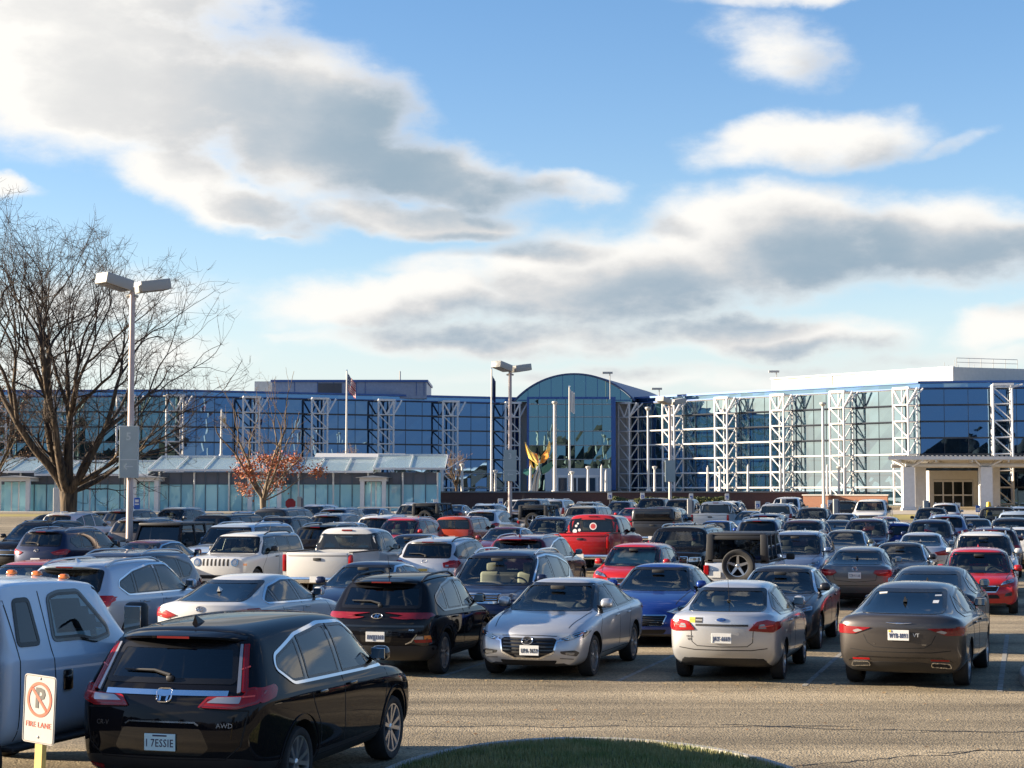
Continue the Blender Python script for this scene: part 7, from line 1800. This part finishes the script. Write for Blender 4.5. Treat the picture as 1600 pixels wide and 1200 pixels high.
# the wooded skyline behind the photographer, seen only mirrored in the facade glass
tw_ = MB(); rr = random.Random(2)
for i in range(170):
    a = R(110) + R(140)*i/170; rad = 150 + rr.uniform(-25, 40); cx, cy = sin(a)*rad, cos(a)*rad; h = rr.uniform(12, 21); w = rr.uniform(4, 8)
    bm = bmesh.new(); bmesh.ops.create_icosphere(bm, subdivisions=3, radius=1)
    for v in bm.verts: v.co *= 1 + .35*noise.noise(v.co*1.7 + Vector((i, 0, 0))) + .22*noise.noise(v.co*5 + Vector((0, i, 0)))
    bm.verts.ensure_lookup_table(); tw_.add([(cx + v.co.x*w, cy + v.co.y*w, h*.45 + v.co.z*h*.55) for v in bm.verts], [[v.index for v in f.verts] for f in bm.faces]); bm.free()
tag(tw_.build('treeline', pmat('distant wood', (.05, .045, .035), .9), smooth=True, angle=0), 'distant wood on the skyline behind the parking lot', 'wood', kind='stuff')
# ------------------------------------------------------------------ every car in the lot
PT = dict(black=paint('black paint', (.007, .007, .009), .0, .25), navy=paint('navy paint', (.010, .018, .055), .3), slate=paint('slate blue paint', (.045, .065, .11), .5), silver=paint('silver paint', (.54, .55, .57), .6, .34), grey=paint('grey paint', (.15, .15, .155), .55), charcoal=paint('charcoal paint', (.035, .036, .042), .5),
    taupe=paint('grey brown paint', (.12, .10, .088), .5), brown=paint('warm grey paint', (.068, .061, .058), .6), white=paint('white paint', (.58, .575, .56)), red=paint('red paint', (.42, .012, .014)), burgundy=paint('burgundy paint', (.11, .008, .018), .3), blue=paint('blue paint', (.012, .045, .24), .45), ice=paint('ice blue silver paint', (.40, .48, .58), .45, .33),
    orange=paint('orange red paint', (.38, .045, .02)), olive=paint('olive grey paint', (.13, .135, .115), .5), copper=paint('copper paint', (.26, .09, .045), .4), purple=paint('dark violet paint', (.025, .016, .045), .3), champagne=paint('champagne paint', (.42, .38, .30), .6), maroon=paint('maroon grey paint', (.07, .03, .035), .5), bluesil=paint('blue silver paint', (.14, .20, .32), .6))
PROTO = {}
SKIP = ('door_handle', 'badge_lettering', 'emblem', 'lamp_reflector', 'wiper', 'steering_wheel', 'inside_mirror', 'reflector', 'marker_lamp', 'panel_gap', 'lettering', 'plate_band', 'mirror_glass', 'grille_bar', 'pillar_trim', 'rear_seat', 'lower_bar', 'plate_recess')
def stem(o): return o.name.split('.')[0]
def copy_tree(o, parent, skip):
    c = o.copy(); COL.objects.link(c); c.parent = parent
    for ch in o.children:
        if stem(ch) not in skip: copy_tree(ch, c, skip)
    return c
def merged(o):
    """one mesh of a whole car, for cars only a few picture points wide"""
    V, F, MI, mats = [], [], [], []
    def walk(q, M):
        M = M @ q.matrix_basis
        if q.type == 'MESH' and stem(q) not in SKIP:
            off = len(V); V.extend([tuple(M @ v.co) for v in q.data.vertices]); mp = []
            for m in q.data.materials:
                if m not in mats: mats.append(m)
                mp.append(mats.index(m))
            for p in q.data.polygons: F.append([i + off for i in p.vertices]); MI.append(mp[min(p.material_index, len(mp) - 1)] if mp else 0)
        for ch in q.children: walk(ch, M)
    for ch in o.children: walk(ch, Matrix())
    me = bpy.data.meshes.new(stem(o)); me.from_pydata(V, [], F); me.polygons.foreach_set('material_index', MI); me.polygons.foreach_set('use_smooth', [True]*len(F)); me.set_sharp_from_angle(angle=R(38))
    for m in mats: me.materials.append(m)
    return me
def repaint(o, mat):
    for i, sl in enumerate(getattr(o, 'material_slots', ())):
        if o.data.materials[i] and o.data.materials[i].name == 'car paint': sl.link = 'OBJECT'; sl.material = mat
    for ch in o.children: repaint(ch, mat)
LENS = dict(crv=4.59, kona=4.17, m3=4.58, fiesta=4.41, c200=4.87, cam=4.96, jetta=4.63, sedan=4.75, hatch=4.30, suv=4.65, rx=4.89, wagon=4.80, slat=4.80, patriot=4.42, boxsuv=4.95, focus=4.54, pickup=5.5, crewcab=5.85, captruck=5.8, wrangler=4.55, duty=5.3)
BODYN = dict(crv='compact SUV', kona='small SUV', m3='saloon', fiesta='saloon', c200='saloon', cam='saloon', jetta='saloon', sedan='saloon', hatch='hatchback', suv='SUV', rx='SUV', wagon='station wagon', slat='SUV', patriot='boxy SUV', boxsuv='large boxy SUV', focus='saloon', pickup='pickup', crewcab='crew cab pickup', captruck='pickup with bed cap', wrangler='off-road vehicle', duty='work truck')
CATN = dict(pickup='pickup truck', crewcab='pickup truck', captruck='pickup truck', duty='truck')
used = set()
def car(px, s, face, kind, col, label, hd=None, scale=1.0, solo=False):
    D = FPX / s; X = (px - 800) / s; h = R(hd if hd is not None else 16)
    fw = Vector((sin(h), cos(h), 0)); L = LENS[kind] * scale; c = Vector((X, D, 0)) + fw * (L / 2)
    if kind not in PROTO: PROTO[kind] = KIND[kind]()
    pr = PROTO[kind]
    if s < 34:
        if (kind, 'm') not in PROTO: PROTO[(kind, 'm')] = merged(pr)
        r = bpy.data.objects.new(stem(pr), PROTO[(kind, 'm')]); COL.objects.link(r)
    elif kind not in used and s >= 50: r = pr; used.add(kind)
    else: r = copy_tree(pr, None, SKIP if s < 50 else ('window_sticker', 'plate_badge', 'bumper_sticker', 'sticker_stripe', 'badge_lettering'))
    r.location = (c.x, c.y, ground_z(c.y)); r.rotation_euler = (0, 0, -h if face == 'R' else pi - h); r.scale = (scale,)*3
    tag(r, label, CATN.get(kind, 'car'), 'cars parked in the lot')
    if col: repaint(r, PT[col])
    return r
LIST = [
 # front row
 (256, 172, 'R', 'crv', 'black', 'black compact SUV with L-shaped red tail lamps and chrome window line, nearest of all', 15.5),
 (88, 91, 'R', 'rx', 'ice', 'ice blue SUV with silver roof rails behind the work truck', 15),
 (314, 95, 'R', 'cam', 'white', 'white fastback saloon with chrome window line behind the nearest black SUV', 15),
 (588, 100, 'R', 'kona', 'black', 'black small SUV with slim high tail lamps beside the silver saloon', 14),
 (822, 101, 'F', 'm3', 'silver', 'silver saloon facing us with a winged chrome grille', 17),
 (1125, 103, 'R', 'fiesta', 'silver', 'silver saloon from behind with a yellow bumper sticker and swept lamps', 16),
 (1400, 106.5, 'R', 'c200', 'brown', 'dark grey saloon from behind with white rear window stickers and twin exhausts', 20),
 # second row
 (-12, 78, 'R', 'sedan', 'orange', 'orange red saloon cut by the left edge above the work truck', 16),
 (100, 82, 'F', 'suv', 'slate', 'slate blue SUV facing us, mostly hidden behind the ice blue SUV', 15),
 (520, 81, 'F', 'sedan', 'navy', 'navy saloon facing us, behind the black small SUV', 14),
 (742, 83, 'F', 'slat', 'navy', 'dark navy SUV facing us with chrome slats and tan seats', 15),
 (1000, 84, 'F', 'focus', 'blue', 'bright blue saloon facing us behind the silver saloon', 15),
 (1196, 86, 'F', 'sedan', 'charcoal', 'charcoal saloon facing us behind the silver saloon with bumper sticker', 16),
 (1440, 87, 'R', 'c200', 'charcoal', 'charcoal saloon from behind, directly ahead of the stickered dark grey saloon', 18),
 # third row
 (58, 52.5, 'R', 'suv', 'navy', 'navy SUV from behind with chrome window line at far left', 16),
 (190, 57, 'R', 'sedan', 'burgundy', 'dark red saloon driving-side view left of the white boxy SUV', 16),
 (338, 57, 'F', 'patriot', 'white', 'white boxy SUV facing us with seven grille slots and round headlights', 16),
 (495, 61, 'R', 'pickup', 'white', 'white pickup from behind, right of the white boxy SUV', 16),
 (661, 60, 'R', 'wagon', 'silver', 'silver station wagon from behind with an amber-printed plate', 16),
 (800, 60, 'R', 'rx', 'burgundy', 'burgundy SUV from behind with a shark-fin aerial, left of the red pickup', 16),
 (972, 62, 'F', 'hatch', 'red', 'red hatchback facing us with a sunshade behind its windscreen', 15),
 (1147, 64, 'R', 'wrangler', 'silver', 'silver off-road vehicle with black hardtop and spare wheel on its back', 16),
 (1333, 63.5, 'R', 'jetta', 'grey', 'grey saloon from behind with a white plate on its boot lid', 16),
 (1528, 67, 'F', 'hatch', 'red', 'red hatchback facing us at the right with a paper on its dashboard', 14),
 # fourth row
 (206, 53, 'F', 'wrangler', 'black', 'black off-road vehicle facing us left of the silver blue SUV', 16),
 (322, 53, 'F', 'boxsuv', 'ice', 'silver blue large SUV facing us behind the white boxy SUV', 16),
 (488, 48, 'R', 'suv', 'black', 'black SUV from behind, just beyond the white pickup', 16),
 (605, 52, 'F', 'sedan', 'navy', 'navy saloon facing us, mostly hidden behind the silver wagon', 16),
 (1044, 56, 'F', 'boxsuv', 'black', 'black large SUV facing us left of the silver off-road vehicle', 16),
 (1230, 57, 'F', 'suv', 'bluesil', 'blue silver SUV facing us right of the silver off-road vehicle', 16),
 (1396, 60, 'F', 'sedan', 'charcoal', 'charcoal saloon facing us, behind the grey saloon with the white plate', 16),
 (1534, 58, 'F', 'suv', 'white', 'white SUV facing us, just behind the red hatchback with dashboard paper', 15),
 (905, 47, 'R', 'crewcab', 'red', 'bright red crew cab pickup from behind with round rear window decals', 16),
 # fifth and sixth rows
 (10, 46, 'F', 'suv', 'black', 'black SUV facing us at the far left behind the navy SUV', 16),
 (72, 43, 'R', 'sedan', 'charcoal', 'charcoal saloon roof just above the navy SUV', 16),
 (84, 36, 'R', 'suv', 'white', 'white SUV from behind below the big bare tree', 16),
 (196, 42, 'R', 'suv', 'taupe', 'grey brown SUV from behind beside the lamp post numbered 5', 16),
 (226, 38, 'R', 'sedan', 'red', 'red saloon roof just right of the lamp post numbered 5', 16),
 (300, 42, 'F', 'boxsuv', 'black', 'black large SUV facing us above the black off-road vehicle', 16),
 (420, 34.5, 'R', 'boxsuv', 'charcoal', 'charcoal large SUV from behind under the leafy red tree', 16),
 (400, 41, 'F', 'suv', 'black', 'black SUV facing us below the leafy red tree', 16),
 (512, 41, 'R', 'hatch', 'silver', 'silver hatchback roof beyond the black SUV near the white pickup', 16),
 (503, 37, 'R', 'suv', 'grey', 'grey SUV from behind with dark rear window, left of the white SUV with lit lamps', 16),
 (580, 39, 'R', 'suv', 'white', 'white SUV from behind left of the crimson SUV facing us', 16),
 (602, 42, 'F', 'suv', 'red', 'crimson SUV facing us above the silver station wagon', 16),
 (706, 39, 'R', 'patriot', 'orange', 'orange red boxy SUV from behind in the middle of the lot', 16),
 (762, 45, 'F', 'sedan', 'burgundy', 'burgundy saloon facing us behind the burgundy SUV', 16),
 (838, 41, 'F', 'suv', 'navy', 'navy SUV facing us left of the red pickup', 16),
 (1018, 36, 'R', 'captruck', 'charcoal', 'charcoal pickup from behind with a bed cap, right of the red pickup', 16),
 (1056, 41, 'R', 'sedan', 'navy', 'navy saloon roof behind the black large SUV', 16),
 (1104, 39, 'F', 'sedan', 'blue', 'blue saloon roof above the black hardtop of the off-road vehicle', 16),
 (1180, 42, 'R', 'suv', 'slate', 'slate SUV from behind above the silver off-road vehicle', 16),
 (1190, 37, 'R', 'suv', 'navy', 'navy SUV from behind just beyond the slate SUV', 16),
 (1243, 44, 'F', 'suv', 'maroon', 'maroon SUV facing us beyond the blue silver SUV', 16),
 (1310, 48, 'F', 'sedan', 'olive', 'olive grey saloon facing us with a lit headlight beyond the grey saloon', 16),
 (1345, 43, 'F', 'suv', 'purple', 'dark violet SUV facing us behind the olive grey saloon', 16),
 (1392, 41, 'R', 'hatch', 'blue', 'blue hatchback from behind right of the dark violet SUV', 16),
 (1434, 50, 'R', 'sedan', 'silver', 'silver saloon from behind in front of the dry lawn', 16),
 (1447, 44, 'F', 'suv', 'navy', 'navy SUV facing us just above the silver saloon by the lawn', 16),
 (1475, 38, 'R', 'suv', 'bluesil', 'blue silver SUV from behind right of the navy SUV by the lawn', 16),
 (1548, 49, 'R', 'wagon', 'maroon', 'maroon station wagon from behind near the right edge', 16),
 (1520, 37, 'F', 'sedan', 'olive', 'olive saloon facing us in front of the white canopy columns', 16),
 (1578, 42, 'F', 'suv', 'charcoal', 'charcoal SUV facing us behind the maroon wagon', 16),
 (1300, 38, 'R', 'sedan', 'charcoal', 'charcoal saloon from behind left of the dark violet SUV', 16),
 (1375, 35, 'R', 'sedan', 'copper', 'copper saloon roof below the white pickup facing us', 16),
 (1590, 38, 'R', 'boxsuv', 'ice', 'pale blue large SUV from behind at the right edge', 16),
 (1594, 45, 'R', 'sedan', 'white', 'white saloon half out of frame at the right edge', 16),
 # far rows
 (515, 31, 'R', 'suv', 'slate', 'slate blue SUV from behind in front of the arcade glass', 16),
 (628, 29, 'F', 'boxsuv', 'white', 'white large SUV with roof bars facing us near the tall gabled porch', 16),
 (662, 29, 'R', 'wrangler', 'black', 'black off-road vehicle from behind near the end of the arcade', 16),
 (700, 24, 'R', 'sedan', 'navy', 'navy saloon in front of the left end of the brown brick wall', 16),
 (748, 33, 'R', 'suv', 'silver', 'silver SUV from behind with red lamps above the orange boxy SUV', 16),
 (742, 27, 'F', 'suv', 'ice', 'ice blue SUV roof behind the silver SUV with red lamps', 16),
 (795, 22, 'F', 'patriot', 'white', 'white boxy SUV beside the lamp post numbered 3', 16),
 (812, 26, 'F', 'crewcab', 'taupe', 'grey brown pickup right of the lamp post numbered 3', 16),
 (830, 31, 'R', 'wrangler', 'taupe', 'grey brown off-road vehicle from behind left of the large champagne SUV', 16),
 (860, 24, 'R', 'boxsuv', 'silver', 'silver large SUV from behind below the winged sculpture', 16),
 (896, 32, 'F', 'boxsuv', 'champagne', 'champagne large SUV facing us just above the red pickup', 16),
 (903, 25, 'F', 'suv', 'champagne', 'pale champagne SUV farther off above the red pickup', 16),
 (958, 24, 'F', 'suv', 'navy', 'navy SUV below the left end of the hedge', 16),
 (974, 27, 'F', 'sedan', 'red', 'red saloon facing us, far off right of the red pickup', 16),
 (1008, 25, 'F', 'crewcab', 'black', 'black pickup facing us below the hedge, left of two', 16),
 (1052, 26, 'F', 'crewcab', 'charcoal', 'charcoal pickup facing us below the hedge, right of two', 16),
 (1108, 30, 'R', 'crewcab', 'white', 'white pickup from behind with its tailgate toward us before the hedge end', 16),
 (1130, 24, 'F', 'suv', 'white', 'small far white SUV just past the hedge end', 16),
 (1160, 30, 'F', 'sedan', 'white', 'white saloon facing us between the white pickup and the white large SUV', 16),
 (1210, 29, 'R', 'boxsuv', 'white', 'white large SUV from behind before the brown brick wall', 16),
 (1222, 24, 'F', 'crewcab', 'silver', 'silver pickup roof behind the white large SUV', 16),
 (1262, 31, 'F', 'suv', 'black', 'black SUV facing us left of the orange brick planter wall', 16),
 (1308, 32, 'F', 'sedan', 'white', 'white saloon facing us below the orange brick planter wall', 16),
 (1316, 26, 'R', 'boxsuv', 'black', 'black large SUV from behind before the orange planter wall', 16),
 (1355, 27, 'F', 'crewcab', 'white', 'white pickup facing us with a dark grille near the entrance canopy', 16),
 (1450, 31, 'F', 'suv', 'black', 'black SUV facing us on the edge of the dry lawn', 16),
 (1474, 26, 'R', 'suv', 'white', 'white SUV from behind in front of the entrance doors', 16),
 (1590, 30, 'F', 'suv', 'ice', 'ice blue SUV facing us under the canopy at the right edge', 16),
 (560, 27, 'F', 'sedan', 'grey', 'grey saloon facing us in front of the link roof', 16),
 (360, 30, 'R', 'sedan', 'slate', 'slate saloon far back left of the leafy red tree', 16),
 (140, 30, 'R', 'sedan', 'grey', 'grey saloon far back right of the big bare tree trunk', 16),
 (1508, 33, 'R', 'sedan', 'silver', 'silver saloon from behind between the yellow bollard and the maroon wagon', 16),
 (1556, 33, 'F', 'boxsuv', 'black', 'black large SUV facing us beyond the maroon wagon at the right', 16),
 (245, 31, 'F', 'suv', 'grey', 'grey SUV facing us before the white tubular rail by the second porch', 16),
 (180, 33, 'R', 'suv', 'charcoal', 'charcoal SUV from behind left of the blue wayfinding sign', 16),
 (38, 33, 'F', 'sedan', 'black', 'black saloon facing us at the far left below the first white porch', 16),
 (470, 28, 'F', 'suv', 'silver', 'silver SUV facing us beside the short white rail', 16),
 (590, 33, 'R', 'sedan', 'slate', 'slate saloon from behind below the tall gabled porch', 16),
]
for row in LIST: car(*row)
# the work truck at the left edge
tr = KIND['duty'](); PROTO['duty'] = tr; used.add('duty')
h = R(19); fw = Vector((sin(h), cos(h), 0)); rt_ = Vector((cos(h), -sin(h), 0))
pA = Vector(((205 - 800) * 18.8 / FPX, 18.8, 0))        # foot of the windscreen pillar, right side
c = pA - fw * 1.15 - rt_ * .99
tr.location = (c.x, c.y, 0); tr.rotation_euler = (0, 0, -h); repaint(tr, paint('pale blue silver paint', (0.60, 0.73, 0.86), 0, .35)); tag(tr, 'pale blue work truck with amber roof lamps and big black mirrors, left edge', 'truck', 'cars parked in the lot')
# sunshade of the red hatchback, decals on the red pickup, dashboard paper
def find(lab): return next(o for o in COL.objects if o.get('label') == lab)
hz_ = find('red hatchback facing us with a sunshade behind its windscreen')
SH = pmat('silver green sunshade', (.66, .92, .84), .5, metal=0, bump=1.0, bump_scale=9)
m = MB(); n = 12
for i in range(n):
    x0 = -.58 + 1.16*i/n; x1 = -.58 + 1.16*(i+1)/n
    def zz(x, t): return Vector((x*(1 - .10*t), .98 - .62*t + .02*sin(x*30) - .10*(x*x), 1.0 + .34*t - (.10*max(0, 1 - abs(x)/.14) if t == 1 else 0)))
    for k in range(4): m.quad(zz(x0, k/4), zz(x1, k/4), zz(x1, (k+1)/4), zz(x0, (k+1)/4))
m.build('sunshade', SH, hz_, smooth=True)
pk = find('bright red crew cab pickup from behind with round rear window decals')
rwin = next(c for c in pk.children if stem(c) == 'rear_window'); vs = [v.co for v in rwin.data.vertices]; yb = min(v.y for v in vs); bvh = BVHTree.FromPolygons([tuple(v.co) for v in rwin.data.vertices], [tuple(p.vertices) for p in rwin.data.polygons])
def decal(x, z, r, mat, ring=None):
    h_ = bvh.ray_cast(Vector((x, -8, z)), Vector((0, 1, 0)))
    if h_[0] is None: return
    n_ = h_[1] if h_[1].y < 0 else -h_[1]
    m = MB(); m.lathe([(.001, .004), (r, .004), (r, 0)], 22, 0, Matrix.Translation(h_[0] + n_*.003) @ n_.to_track_quat('X', 'Z').to_matrix().to_4x4()); o = m.build('window_decal', mat, rwin)
    if ring: m = MB(); m.lathe([(.001, .005), (r*.72, .005), (r*.72, .003)], 22, 0, Matrix.Translation(h_[0] + n_*.0035) @ n_.to_track_quat('X', 'Z').to_matrix().to_4x4()); m.lathe([(.001, .007), (r*.22, .007), (r*.22, .003)], 18, 0, Matrix.Translation(h_[0] + n_*.0035) @ n_.to_track_quat('X', 'Z').to_matrix().to_4x4()); m.build('decal_print', ring, o)
decal(.02, 1.55, .125, PLATEW, pmat('red decal print', (.5, .06, .06), .5)); decal(-.62, 1.38, .075, PLATEW); decal(-.58, 1.56, .045, PLATEW); decal(-.46, 1.42, .05, PLATEW); decal(-.52, 1.64, .035, PLATEW); decal(-.64, 1.26, .04, PLATEW)
# prototypes no car took as its own
def drop(o):
    for ch in list(o.children): drop(ch)
    bpy.data.objects.remove(o)
for k, o in list(PROTO.items()):
    if not isinstance(k, tuple) and k not in used: drop(o)
